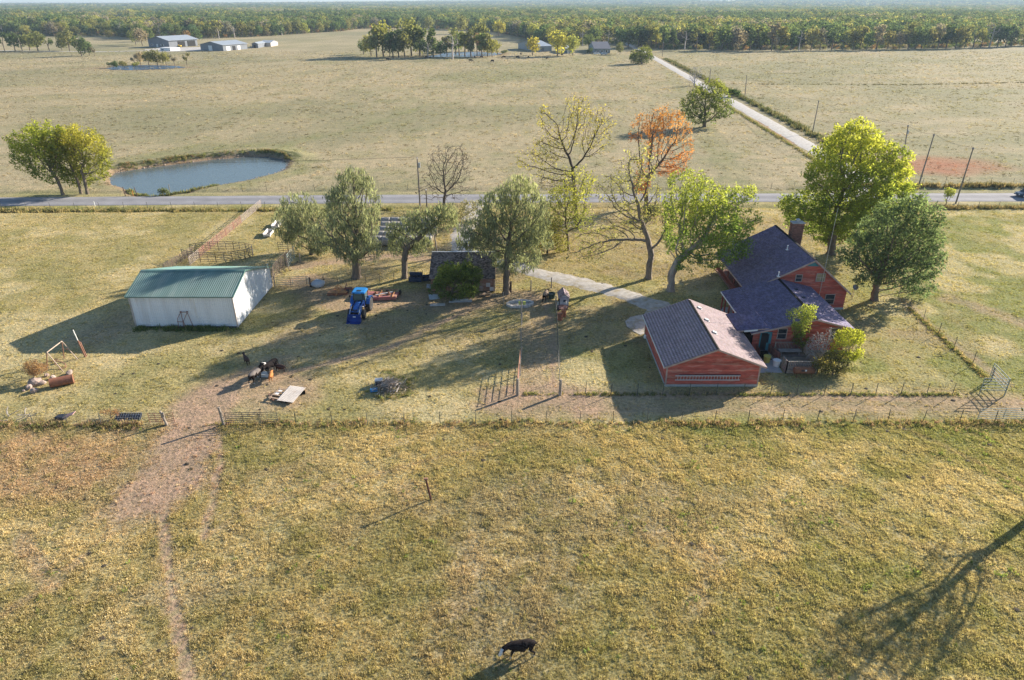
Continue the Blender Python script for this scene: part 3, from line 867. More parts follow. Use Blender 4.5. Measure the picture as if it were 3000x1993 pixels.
def blob_pts(blobs, per_m3, seed, shell=0.35):
    r = np.random.default_rng(seed); out = []
    for (c, rad) in blobs:
        vol = 4.19 * rad[0] * rad[1] * rad[2]
        n = int(max(8, per_m3 * vol))
        u = r.normal(0, 1, (n, 3)); u /= np.linalg.norm(u, axis=1)[:, None]
        q = r.uniform(shell ** 3, 1, n) ** (1 / 3)
        out.append(np.array(c) + u * q[:, None] * np.array(rad))
    return np.vstack(out)

def hero_tree(name, label, base_px, blobs, r_base, leaf, seed, trunk_px=(), bark=None, step=.5, kill=.8, infl=4.0, per=None, n_attr=600,
              leaf_n=10, leaf_size=.30, spread=.55, droop=0, long=1.3, top=None, top_f=0.5, group=None, depth=.85, rtip=.014, leaf_keep=1.0, twig_r=.05, src=False, cat='tree', noise_amt=.25, bias=(0, 0, .0), sides=5, gaps=.13):
    step, kill, n_attr, leaf_spread_ = step * .72, kill * .50, int(n_attr * 2.5), spread
    k = 1.0 if src else S
    B = G(base_px[0] * k, base_px[1] * k)
    Y = B[1]
    r = np.random.default_rng(seed)
    bl = []
    for (x, y, rx, ry) in blobs:
        c = V(x * k, y * k, Y); m = PXM(Y, c[2]) * k
        a, b = rx * m * 1.1, ry * m / math.cos(PITCH) * 1.05
        dy = r.uniform(-.5, .5) * a * 1.3
        cc = c.copy()
        # keep the clump on its sight-line while it sits nearer or farther in depth
        sc = (Y + dy) / Y; cc = np.array([c[0] * sc, Y + dy, CAM_H + (c[2] - CAM_H) * sc])
        bl.append((cc - B, (a, max(.5, .5 * (a + b) * depth), b)))
    vol = sum(4.19 * q[1][0] * q[1][1] * q[1][2] for q in bl)
    A = blob_pts(bl, n_attr / vol, seed)
    A[:, 2] = np.maximum(A[:, 2], .5)
    trunk = [V(x * k, y * k, Y) - B for (x, y) in trunk_px]
    nodes, par = colonize((0, 0, 0), A, step, kill, infl, trunk or [(0, 0, 1.5)], bias=bias, seed=seed)
    R, kids = radii(par, r_base, rtip)
    root = thing(name, label, cat, B, 0, group)
    v, f = limb_mesh(nodes, par, R, sides=sides)
    link('trunk', np_mesh('trunk', v, f, [bark or BARK], True), root)
    if leaf_n > 0:
        sel = np.where((R < twig_r) & (np.arange(len(nodes)) > 3))[0]
        if leaf_keep < 1: 
            q = fbm(nodes[sel][:, 0] / 1.6 + nodes[sel][:, 1] / 1.9, nodes[sel][:, 2] / 1.5, seed + 5, 2)
            sel = sel[q > np.quantile(q, 1 - leaf_keep)]
        dens = fbm(nodes[sel][:, 0] / 1.1 + nodes[sel][:, 1] * .5, nodes[sel][:, 2] / 1.1 + nodes[sel][:, 1] * .6, seed + 3, 2)
        sel = sel[dens > np.quantile(dens, gaps)]
        v, f, c = leaf_cloud(nodes[sel], max(2, int(round(leaf_n * .9))), spread * .9, leaf_size * .95, seed + 1, droop * .6, long)
        leaf = C(*leaf)
        z = (c[:, 2] - c[:, 2].min()) / (np.ptp(c[:, 2]) + 1e-6)
        nn = fbm(c[:, 0] / 1.5 + c[:, 1] * .4, c[:, 2] / 1.4 + c[:, 1] * .5, seed + 9, 3)
        col = np.broadcast_to(leaf, (len(c), 3)).copy()
        if top is not None:
            t = np.clip(sstep(.25, .95, z + (nn - .5) * 1.1) * top_f * 2, 0, 1)
            col = lerp(col, C(*top), t)
        col = col * (1.1 + (nn - .5) * 2 * noise_amt)[:, None]
        fc = np.repeat(col, 1, 0)
        me = np_mesh('crown', v, f, [LEAF], False, [('hue', 'FACE', fc)])
        link('crown', me, root)
    return root

GREYG = (.205, .23, .15)
hero_tree('willow_tree', 'big grey green willow with a thick forked trunk behind the blue tractor', (822, 641),
          [(815, 432, 42, 42), (798, 482, 52, 46), (768, 535, 50, 40), (832, 520, 38, 48), (822, 572, 52, 32), (850, 462, 26, 46), (775, 470, 26, 30), (845, 570, 30, 30)],
          .62, GREYG, 101, [(820, 610), (818, 590)], leaf_n=11, leaf_size=.28, gaps=.22, spread=.6, droop=.45, long=2.2, n_attr=850, top=(.26, .28, .18), top_f=.3, group='willows around the barnyard')
hero_tree('willow_tree', 'smaller grey green willow left of the forked one with a bent trunk', (718, 587),
          [(690, 490, 44, 42), (660, 520, 32, 36), (700, 540, 42, 32), (735, 555, 34, 26), (740, 490, 26, 22), (672, 470, 20, 20)],
          .34, GREYG, 102, [(722, 560), (730, 530)], leaf_n=11, leaf_size=.28, gaps=.22, spread=.6, droop=.4, long=2.2, n_attr=520, top=(.25, .27, .17), top_f=.3, group='willows around the barnyard')
hero_tree('willow_tree', 'leaning willow with an ivy covered trunk left of the old shed', (932, 641),
          [(945, 530, 36, 28), (985, 505, 44, 30), (1022, 492, 32, 24), (920, 562, 26, 28), (962, 560, 34, 22), (905, 535, 18, 22), (1035, 510, 22, 18)],
          .42, (.195, .22, .135), 103, [(932, 600), (936, 575), (975, 540), (1010, 510)], leaf_n=11, leaf_size=.27, gaps=.22, spread=.6, droop=.4, long=2.1, n_attr=480, bark=BARK, group='willows around the barnyard')
hero_tree('willow_tree', 'tall grey green willow rising right of the old shed', (1166, 676),
          [(1200, 442, 46, 40), (1152, 485, 52, 46), (1225, 490, 42, 46), (1108, 525, 44, 36), (1172, 545, 66, 42), (1238, 545, 36, 38), (1190, 592, 56, 32), (1100, 560, 30, 28), (1200, 500, 50, 40), (1082, 540, 34, 32), (1078, 572, 26, 20)],
          .45, GREYG, 104, [(1168, 620), (1172, 570)], leaf_n=11, leaf_size=.28, gaps=.22, spread=.6, droop=.45, long=2.2, n_attr=950, top=(.27, .29, .165), top_f=.35, group='willows around the barnyard')
hero_tree('bushy_tree', 'small dark green multi stemmed tree in front of the shed roof', (1321, 884),
          [(1332, 808, 50, 40), (1308, 838, 38, 36), (1362, 826, 42, 36), (1340, 850, 58, 24), (1392, 800, 24, 30), (1285, 848, 26, 24), (1305, 800, 24, 24), (1365, 775, 20, 16)],
          .22, (.105, .15, .05), 105, [(1322, 866)], leaf_n=14, leaf_size=.24, spread=.42, n_attr=620, top=(.20, .24, .06), top_f=.35, gaps=.28, src=True, step=.35, kill=.6, long=1.6)
hero_tree('bare_tree', 'bare leafless tree in front of the road left of the farm drive', (1300, 612),
          [(1313, 490, 68, 62), (1300, 560, 80, 26), (1345, 455, 30, 35), (1275, 520, 40, 35)], .26, (.2, .15, .1), 106, [(1301, 585), (1305, 560)], leaf_n=0, n_attr=420, src=True, bark=BARK_D, kill=.7, infl=5, rtip=.022)
hero_tree('tall_open_tree', 'tall open tree with dark twisting limbs and thin yellow leaves', (1690, 668),
          [(1690, 306, 34, 30), (1593, 342, 24, 36), (1760, 360, 40, 44), (1655, 390, 56, 42), (1741, 425, 40, 38), (1606, 440, 52, 42), (1552, 472, 46, 28), (1616, 520, 58, 34), (1700, 350, 40, 40)],
          .33, (.31, .29, .08), 107, [(1686, 600), (1680, 520), (1677, 492)], leaf_n=4, leaf_size=.25, spread=.6, n_attr=760, top=(.42, .36, .06), top_f=.4, src=True, bark=BARK_D, leaf_keep=.8, kill=.9, infl=6, rtip=.02, step=.6, twig_r=.07)
hero_tree('yellow_green_tree', 'yellow green tree standing in front of the tall open one', (1664, 733),
          [(1703, 530, 46, 44), (1672, 562, 58, 42), (1655, 605, 66, 46), (1630, 640, 66, 36), (1585, 650, 36, 26), (1710, 640, 34, 40), (1690, 600, 40, 40)],
          .22, (.22, .245, .07), 108, [(1663, 700), (1660, 670)], leaf_n=6, leaf_size=.28, spread=.6, n_attr=900, top=(.37, .37, .07), top_f=.45, src=True, leaf_keep=.85, gaps=.2)
hero_tree('orange_tree', 'orange red autumn tree with bare inner limbs beside the road', (1894, 603),
          [(1905, 347, 44, 28), (1955, 345, 48, 28), (1888, 388, 52, 28), (1990, 400, 42, 38), (1940, 430, 46, 36), (2008, 445, 24, 34), (1880, 520, 28, 48), (1985, 480, 34, 30), (1925, 390, 40, 30), (1905, 470, 30, 26), (1950, 490, 36, 26)],
          .42, (.40, .15, .045), 109, [(1893, 560), (1900, 520)], leaf_n=8, leaf_size=.28, spread=.6, n_attr=950, top=(.46, .24, .07), top_f=.4, gaps=.36, noise_amt=.5, src=True, bark=BARK, leaf_keep=.85, kill=.9, infl=5, rtip=.02, step=.55)
hero_tree('gnarled_tree', 'huge gnarled tree with long bare limbs and few leaves in the yard', (1900, 816),
          [(1868, 612, 58, 68), (1808, 640, 50, 46), (1752, 702, 70, 38), (1872, 490, 58, 58), (1790, 560, 40, 50), (1945, 600, 50, 55), (1718, 745, 56, 22), (1820, 520, 30, 30), (1955, 660, 30, 50)],
          .44, (.27, .27, .10), 110, [(1903, 775), (1908, 748)], leaf_n=4, leaf_size=.25, spread=.6, n_attr=800, src=True, bark=BARK_M, leaf_keep=.85, kill=.9, infl=6, rtip=.02, step=.6, top=(.34, .33, .10), twig_r=.07)
hero_tree('bright_green_tree', 'bright green broad tree with pale root flare beside the house roof', (1965, 853),
          [(2008, 530, 56, 32), (2060, 580, 76, 46), (2000, 605, 62, 56), (2120, 600, 66, 46), (2172, 572, 54, 28), (2080, 662, 86, 50), (1990, 692, 52, 50), (2150, 690, 60, 40), (2090, 735, 66, 46), (2012, 755, 36, 40), (2200, 640, 34, 26), (2155, 735, 50, 30)],
          .52, (.17, .25, .06), 111, [(1968, 800), (1985, 765), (2020, 735)], leaf_n=11, leaf_size=.30, spread=.6, n_attr=1200, top=(.34, .37, .08), top_f=.45, src=True, gaps=.1, bark=BARK_P, kill=.9, infl=5, step=.55)
hero_tree('maple_tree', 'largest tree in the yard with golden top behind the house chimney', (2436, 744),
          [(2500, 402, 66, 42), (2460, 455, 74, 52), (2560, 452, 56, 54), (2422, 512, 64, 52), (2530, 545, 84, 60), (2612, 482, 62, 48), (2652, 542, 34, 42), (2370, 602, 74, 42), (2460, 622, 84, 52), (2560, 622, 74, 44), (2308, 592, 34, 20), (2430, 680, 66, 32), (2350, 648, 52, 32), (2500, 685, 54, 26), (2620, 580, 50, 44)],
          .62, (.19, .25, .055), 112, [(2438, 700), (2445, 650), (2460, 590)], leaf_n=15, leaf_size=.37, spread=.75, n_attr=1600, top=(.38, .40, .075), top_f=.5, gaps=.08, src=True, kill=1.0, infl=5, step=.6)
hero_tree('oak_tree', 'dark blue green round oak standing right of the house', (2562, 879),
          [(2680, 602, 54, 36), (2622, 645, 72, 52), (2700, 655, 62, 52), (2582, 695, 80, 60), (2680, 722, 80, 60), (2532, 740, 62, 52), (2622, 788, 90, 46), (2728, 770, 38, 50), (2540, 808, 50, 28), (2682, 838, 52, 32), (2482, 750, 34, 24), (2600, 740, 80, 60)],
          .46, (.11, .16, .085), 113, [(2566, 840), (2580, 800)], leaf_n=12, leaf_size=.32, spread=.65, n_attr=1250, top=(.16, .21, .10), top_f=.4, src=True, kill=.9, infl=4, step=.55, gaps=.06)
hero_tree('pond_tree', 'left and greenest of the three trees at the stock pond', (185, 571),
          [(90, 412, 62, 34), (58, 430, 32, 24), (130, 390, 54, 30), (112, 470, 64, 42), (150, 505, 50, 26), (60, 460, 30, 24), (130, 440, 60, 36)],
          .30, (.165, .205, .05), 114, [(170, 530), (150, 500)], leaf_n=10, leaf_size=.42, spread=.8, n_attr=560, src=True, kill=1.1, step=.7, infl=5, top=(.30, .33, .05), group='trees at the stock pond')
hero_tree('pond_tree', 'middle tree at the stock pond with olive green leaves', (237, 566),
          [(182, 425, 52, 42), (195, 480, 46, 36), (205, 395, 36, 26), (215, 520, 36, 20)],
          .26, (.17, .20, .04), 115, [(228, 530), (215, 500)], leaf_n=10, leaf_size=.42, spread=.8, n_attr=420, src=True, kill=1.1, step=.7, infl=5, top=(.36, .33, .05), group='trees at the stock pond')
hero_tree('pond_tree', 'right and yellowest of the three trees at the stock pond', (256, 567),
          [(240, 402, 46, 30), (272, 432, 44, 40), (292, 482, 30, 40), (252, 500, 40, 36), (300, 455, 20, 28), (230, 440, 44, 36)],
          .30, (.215, .235, .055), 116, [(248, 530), (238, 500)], leaf_n=10, leaf_size=.42, spread=.8, n_attr=460, src=True, kill=1.1, step=.7, infl=5, top=(.35, .33, .065), group='trees at the stock pond')
hero_tree('pasture_tree', 'lone dark green tree in the pasture beside the gravel road', (2064, 372),
          [(2080, 262, 42, 28), (2058, 292, 48, 28), (2112, 292, 32, 36), (2030, 312, 38, 32), (2082, 328, 46, 26), (2130, 320, 20, 28), (2012, 330, 20, 12), (2050, 345, 30, 16)],
          .55, (.10, .135, .04), 117, [(2064, 350)], leaf_n=9, leaf_size=.62, spread=1.1, n_attr=620, src=True, kill=1.6, step=1.0, infl=7, top=(.20, .22, .05), top_f=.4)
hero_tree('bare_tree', 'pale grey leafless tree at the edge of the gravel road', (2034, 252),
          [(2037, 216, 20, 18), (2030, 232, 16, 10)], .30, (.2, .2, .2), 118, [(2035, 242)], leaf_n=0, n_attr=260, src=True, kill=1.3, step=.8, infl=6, bark=DEADW, rtip=.05)
hero_tree('low_round_tree', 'low wide dark tree beside the far stretch of gravel road', (1880, 189),
          [(1880, 170, 34, 14), (1888, 152, 20, 13), (1868, 158, 18, 12)], .5, (.10, .13, .045), 119, [(1880, 182)], leaf_n=9, leaf_size=.95, spread=1.5, n_attr=420, src=True, kill=2.0, step=1.3, infl=9, top=(.18, .2, .05))
# shrubs at the house
hero_tree('sapling', 'slim light green sapling growing against the rear house wall', (2352, 1042),
          [(2320, 918, 14, 18), (2363, 922, 24, 28), (2345, 962, 24, 26), (2350, 1000, 26, 16), (2385, 905, 14, 10)], .06, (.16, .21, .05), 120, [(2352, 1010)], gaps=0, leaf_n=8, leaf_size=.17, spread=.3, n_attr=260, src=True, kill=.4, step=.25, infl=2, top=(.30, .34, .08), cat='shrub')
hero_tree('dead_shrub', 'grey leafless shrub with dense twigs beside the deck', (2402, 1062),
          [(2400, 1012, 34, 36), (2392, 1040, 32, 22), (2430, 985, 14, 26)], .07, (.3, .2, .1), 121, [(2402, 1052)], leaf_n=0, n_attr=700, src=True, kill=.3, step=.22, infl=2, bark=DEADW, rtip=.022, cat='shrub')
hero_tree('yellow_shrub', 'bright yellow green shrub at the rear right house corner', (2484, 1072),
          [(2490, 990, 42, 26), (2500, 1030, 30, 26), (2462, 1022, 28, 30), (2475, 1050, 30, 20), (2515, 975, 16, 12)], .08, (.26, .30, .05), 122, [(2484, 1056)], leaf_n=10, leaf_size=.17, spread=.34, n_attr=360, src=True, kill=.42, step=.26, infl=2, top=(.42, .44, .07), cat='shrub', gaps=.25)
hero_tree('dark_shrub', 'dark olive shrub spreading under the yellow green one', (2440, 1098),
          [(2446, 1060, 44, 28), (2412, 1070, 30, 20), (2476, 1075, 28, 22)], .07, (.10, .12, .045), 123, [(2440, 1088)], leaf_n=10, leaf_size=.15, spread=.34, n_attr=320, src=True, kill=.4, step=.26, infl=2, top=(.22, .19, .06), cat='shrub')
hero_tree('green_shrub', 'little green shrub at the left garage corner', (1896, 982), [(1896, 972, 9, 9)], .03, (.17, .25, .06), 124, [(1896, 977)], leaf_n=9, leaf_size=.12, spread=.2, n_attr=50, src=True, kill=.3, step=.2, infl=1, cat='shrub')
hero_tree('sapling', 'yellow green sapling on the roadside left of the right power pole', (2772, 598), [(2783, 562, 13, 12), (2776, 580, 9, 10)], .07, (.22, .27, .06), 125, [(2774, 585)], leaf_n=9, leaf_size=.26, spread=.45, n_attr=140, src=True, kill=.5, step=.35, infl=2, cat='shrub', top=(.33, .35, .07), gaps=.3)
hero_tree('rust_brush', 'rust brown dead brush clump at the foot of the swing frame', (100, 1102), [(102, 1078, 34, 22), (85, 1090, 26, 14), (122, 1082, 20, 14)], .05, (.34, .21, .12), 126, [(100, 1094)], leaf_n=9, leaf_size=.13, spread=.28, n_attr=260, src=True, kill=.3, step=.22, infl=2, cat='shrub', top=(.38, .26, .15), leaf_keep=.6)
hero_tree('roadside_bush', 'dark green bush at the foot of a power pole by the gravel road', (2150, 283), [(2152, 272, 16, 9), (2138, 268, 10, 7)], .1, (.06, .10, .035), 127, [(2150, 279)], leaf_n=9, leaf_size=.5, spread=.8, n_attr=140, src=True, kill=.9, step=.6, infl=4, cat='shrub')
hero_tree('understory_bush', 'dark round bush under the orange tree', (1905, 640), [(1908, 620, 26, 18)], .08, (.11, .13, .05), 128, [(1905, 634)], leaf_n=9, leaf_size=.26, spread=.45, n_attr=170, src=True, kill=.5, step=.35, infl=2, cat='shrub')
# the tree right of the frame whose limbs throw the long shadow over the pasture
hero_tree('leaning_tree', 'sparse two stemmed tree at the right pasture edge casting long limb shadows', (3095, 1470),
          [(3090, 1190, 70, 50), (3175, 1230, 80, 60), (3100, 1290, 70, 45), (3160, 1150, 80, 50), (3220, 1200, 70, 60)], .30, (.2, .2, .06), 129, [(3092, 1400), (3095, 1350)], leaf_n=5, leaf_size=.25, spread=.5, n_attr=420, src=True, kill=.9, step=.55, infl=5, leaf_keep=.8, depth=1.6, bark=BARK_D, rtip=.02)
# clump thickets right of willow C
hero_tree('thicket_bush', 'silvery twiggy bush on the bend of the farm drive', (1050, 520), [(1052, 500, 24, 18), (1035, 505, 16, 12), (1085, 478, 30, 18), (1075, 510, 26, 18)], .07, (.26, .25, .15), 130, [(1050, 512)], leaf_n=6, leaf_size=.24, spread=.4, n_attr=170, kill=.5, step=.35, infl=2, cat='shrub')
hero_tree('thicket_bush', 'yellowing undergrowth tree between willow and drive', (1262, 585), [(1270, 535, 40, 34), (1250, 560, 34, 22), (1290, 560, 24, 22)], .14, (.25, .25, .08), 131, [(1262, 570)], leaf_n=7, leaf_size=.27, spread=.5, n_attr=360, kill=.7, step=.45, infl=3, cat='tree', leaf_keep=.8, top=(.36, .33, .07))
hero_tree('pond_bush', 'small round bush at the near pond edge by the road', (478, 572), [(478, 562, 14, 9)], .05, (.14, .16, .06), 140, [(478, 568)], leaf_n=9, leaf_size=.26, spread=.4, n_attr=90, src=True, kill=.5, step=.35, infl=2, cat='shrub')
# ================================================================== BUILDINGS
RED_SIDING = M('weathered_red_boards', (.44, .105, .075), .85, .28, 1.3, (.48, .26, .20), .30, .25, 8, stretch=(1, 1, 5), tabs=True)
TRIM = M('faded_trim', (.42, .31, .27), .8, .2, 2.0)
CONC = M('concrete', (.42, .42, .41), .9, .15, 1.5, (.3, .28, .25), .2, .2, 10)
SHINGLE_B = M('blue_grey_shingles', (.155, .138, .222), .92, .2, 1.2, (.19, .165, .225), .25, .2, 25, tabs=True)
SHINGLE_G = M('sun_faded_shingles', (.30, .24, .255), .92, .16, 1.0, (.27, .205, .225), .25, .2, 25, tabs=True)
SHINGLE_D = M('old_dark_shingles', (.165, .135, .125), .95, .3, 1.4, (.2, .15, .12), .3, .2, 25, tabs=True)
GLASS = glass_mat()
WHITE = M('white_paint', (.78, .78, .76), .5, .06, 1.0)
FRAME_W = M('window_frame_paint', (.40, .33, .30), .6, .1, 1.0)
TEAL = M('teal_door_paint', (.05, .22, .27), .45, .15, 1.0)
GALV = M('galvanised_steel', (.52, .54, .56), .45, .12, 2.0, None, 0, 0, 1, .6)
BRICK_M = M('brown_red_brick', (.27, .125, .095), .9, .25, 6.0, None, 0, .3, 12, tabs=True)
WOODW = M('weathered_wood', (.33, .27, .22), .9, .3, 2.0, (.22, .18, .15), .3, .3, 9, tabs=True)
DARKIN = M('dark_interior', (.03, .03, .03), .9, .1)
NAVY = M('dark_plastic', (.03, .035, .05), .5, .2)

def tone(me, r, lo=.8, hi=1.15):
    a = me.attributes.new('tab', 'FLOAT_COLOR', 'FACE'); n = len(me.polygons)
    t = r.uniform(lo, hi); c = np.tile([t, t * r.uniform(.95, 1.04), t * r.uniform(.93, 1.05), 1.0], n)
    a.data.foreach_set('color', c.astype(np.float32))
    return me
def clip_poly(poly, z0, z1):
    def cl(p, keep, zc):
        out = []
        for i in range(len(p)):
            a, b = p[i], p[(i + 1) % len(p)]
            ka, kb = keep(a), keep(b)
            if ka: out.append(a)
            if ka != kb:
                t = (zc - a[1]) / (b[1] - a[1]); out.append((a[0] + t * (b[0] - a[0]), zc))
        return out
    p = cl(poly, lambda q: q[1] >= z0 - 1e-9, z0)
    if len(p) < 3: return []
    p = cl(p, lambda q: q[1] <= z1 + 1e-9, z1)
    return p if len(p) >= 3 else []
def clapboards(parent, org, u, nrm, poly, course, mat, seed, name='siding_board', proud=.030):
    """lapped boards on a wall plane: poly in (along, height)"""
    r = np.random.default_rng(seed); u = Vector(u); nrm = Vector(nrm); org = Vector(org)
    zmin = min(p[1] for p in poly); zmax = max(p[1] for p in poly)
    z = zmin
    while z < zmax - .02:
        z1 = min(z + course, zmax); pc = clip_poly(poly, z, z1)
        if len(pc) >= 3:
            mb = MB(); f = []; b = []
            for (a, h) in pc:
                o = .006 + proud * (1 - (h - z) / max(.01, (z1 - z)))
                f.append(org + u * a + Vector((0, 0, h)) + nrm * o); b.append(org + u * a + Vector((0, 0, h)) - nrm * .02)
            n = len(pc)
            mb.add(f + b, [tuple(range(n)), tuple(range(2 * n - 1, n - 1, -1))] + [(k, n + k, n + (k + 1) % n, (k + 1) % n) for k in range(n)])
            me = tone(mb.mesh(name, mat), r, .78, 1.2)
            link(name, me, parent)
        z = z1
def shingles(parent, e0, e1, r1, r0, mat, seed, expo=.145, tabw=.32, thick=.022, gap=.012, name='shingles', lo=.72, hi=1.25, butt_shade=0.0):
    """courses of single tabs over a slope: eave corners e0,e1, ridge corners r0,r1"""
    rg = np.random.default_rng(seed)
    e0, e1, r1, r0 = [np.array(q, float) for q in (e0, e1, r1, r0)]
    n = np.cross(e1 - e0, r0 - e0); n /= np.linalg.norm(n)
    if n[2] < 0: n = -n
    slope = np.linalg.norm(r0 - e0); nc = int(slope / expo)
    vv = []; tabs = []
    for c in range(nc):
        s0 = c / nc; s1 = min(1.0, (c + 1.25) / nc)
        a0 = e0 + (r0 - e0) * s0; b0 = e1 + (r1 - e1) * s0; a1 = e0 + (r0 - e0) * s1; b1 = e1 + (r1 - e1) * s1
        L = np.linalg.norm(b0 - a0); k = max(1, int(L / tabw)); off = (c % 2) * .5
        ed = np.concatenate([[0], (np.arange(0, k) + off + (1 - off if off == 0 else 0)) / k, [1]]); ed = np.unique(np.clip(ed, 0, 1))
        for t0, t1 in zip(ed[:-1], ed[1:]):
            gg = gap / L
            t0b, t1b = t0 + gg * .5, t1 - gg * .5
            dz = rg.uniform(-.004, .006)
            p0 = a0 + (b0 - a0) * t0b; p1 = a0 + (b0 - a0) * t1b; q1 = a1 + (b1 - a1) * t1b; q0 = a1 + (b1 - a1) * t0b
            vv += [p0 + n * (thick + dz), p1 + n * (thick + dz), q1 + n * .004, q0 + n * .004, p0, p1]
            tabs.append(rg.uniform(lo, hi) * (1 + butt_shade * (1 if c % 2 else -1)))  # every other course darkened to imitate shade at the butt edges
    m = len(tabs); base = np.arange(m)[:, None] * 6
    f = np.concatenate([base + np.array([[0, 1, 2, 3]]), base + np.array([[4, 5, 1, 0]])], 0)
    tt = np.array(tabs); col = np.stack([tt * rg.uniform(.96, 1.05, m), tt, tt * rg.uniform(.95, 1.06, m)], -1)
    me = np_mesh(name, np.array(vv), f, [mat], False, [('tab', 'FACE', np.concatenate([col, col], 0))])
    o = link(name, me, parent); o['kind'] = 'stuff'
    return o
def slab(parent, pts, th, mat, name='roof_deck'):
    pts = [Vector([float(q) for q in p]) for p in pts]
    n = (pts[1] - pts[0]).cross(pts[3] - pts[0]).normalized()
    if n.z < 0: n = -n
    mb = MB(); mb.prism([p - n * .004 for p in pts], -n * th); return mb.build(name, mat, parent)
def window(parent, c, u, nrm, w, h, mats=(FRAME_W, GLASS), mull='h', proud=.07, label=None):
    c = Vector([float(q) for q in c]); u = Vector(u); nrm = Vector(nrm); zz = Vector((0, 0, 1)); fr = .07
    mb = MB()
    def bar(a0, a1, z0, z1, d=proud):
        cc = c + u * ((a0 + a1) / 2) + zz * ((z0 + z1) / 2) + nrm * (d / 2)
        R = Matrix((u, nrm, zz)).transposed()
        mb.box(cc, (a1 - a0, d, z1 - z0), 0, R)
    bar(-w / 2, w / 2, h / 2 - fr, h / 2); bar(-w / 2, w / 2, -h / 2, -h / 2 + fr, proud + .03)
    bar(-w / 2, -w / 2 + fr, -h / 2 + fr, h / 2 - fr); bar(w / 2 - fr, w / 2, -h / 2 + fr, h / 2 - fr)
    if 'h' in mull: bar(-w / 2 + fr, w / 2 - fr, -.03, .03, proud - .015)
    if 'v' in mull: bar(-.025, .025, -h / 2 + fr, h / 2 - fr, proud - .02)
    o = mb.build('window', mats[0], parent)
    for (z0, z1) in ((-h / 2 + fr, -.03), (.03, h / 2 - fr)):
        pb = MB(); R = Matrix((u, nrm, zz)).transposed()
        pb.box(c + zz * ((z0 + z1) / 2) + nrm * .037, (w - 2 * fr, .012, z1 - z0), 0, R)
        pb.build('pane', mats[1], o)
    if label: o['label'] = label
    return o

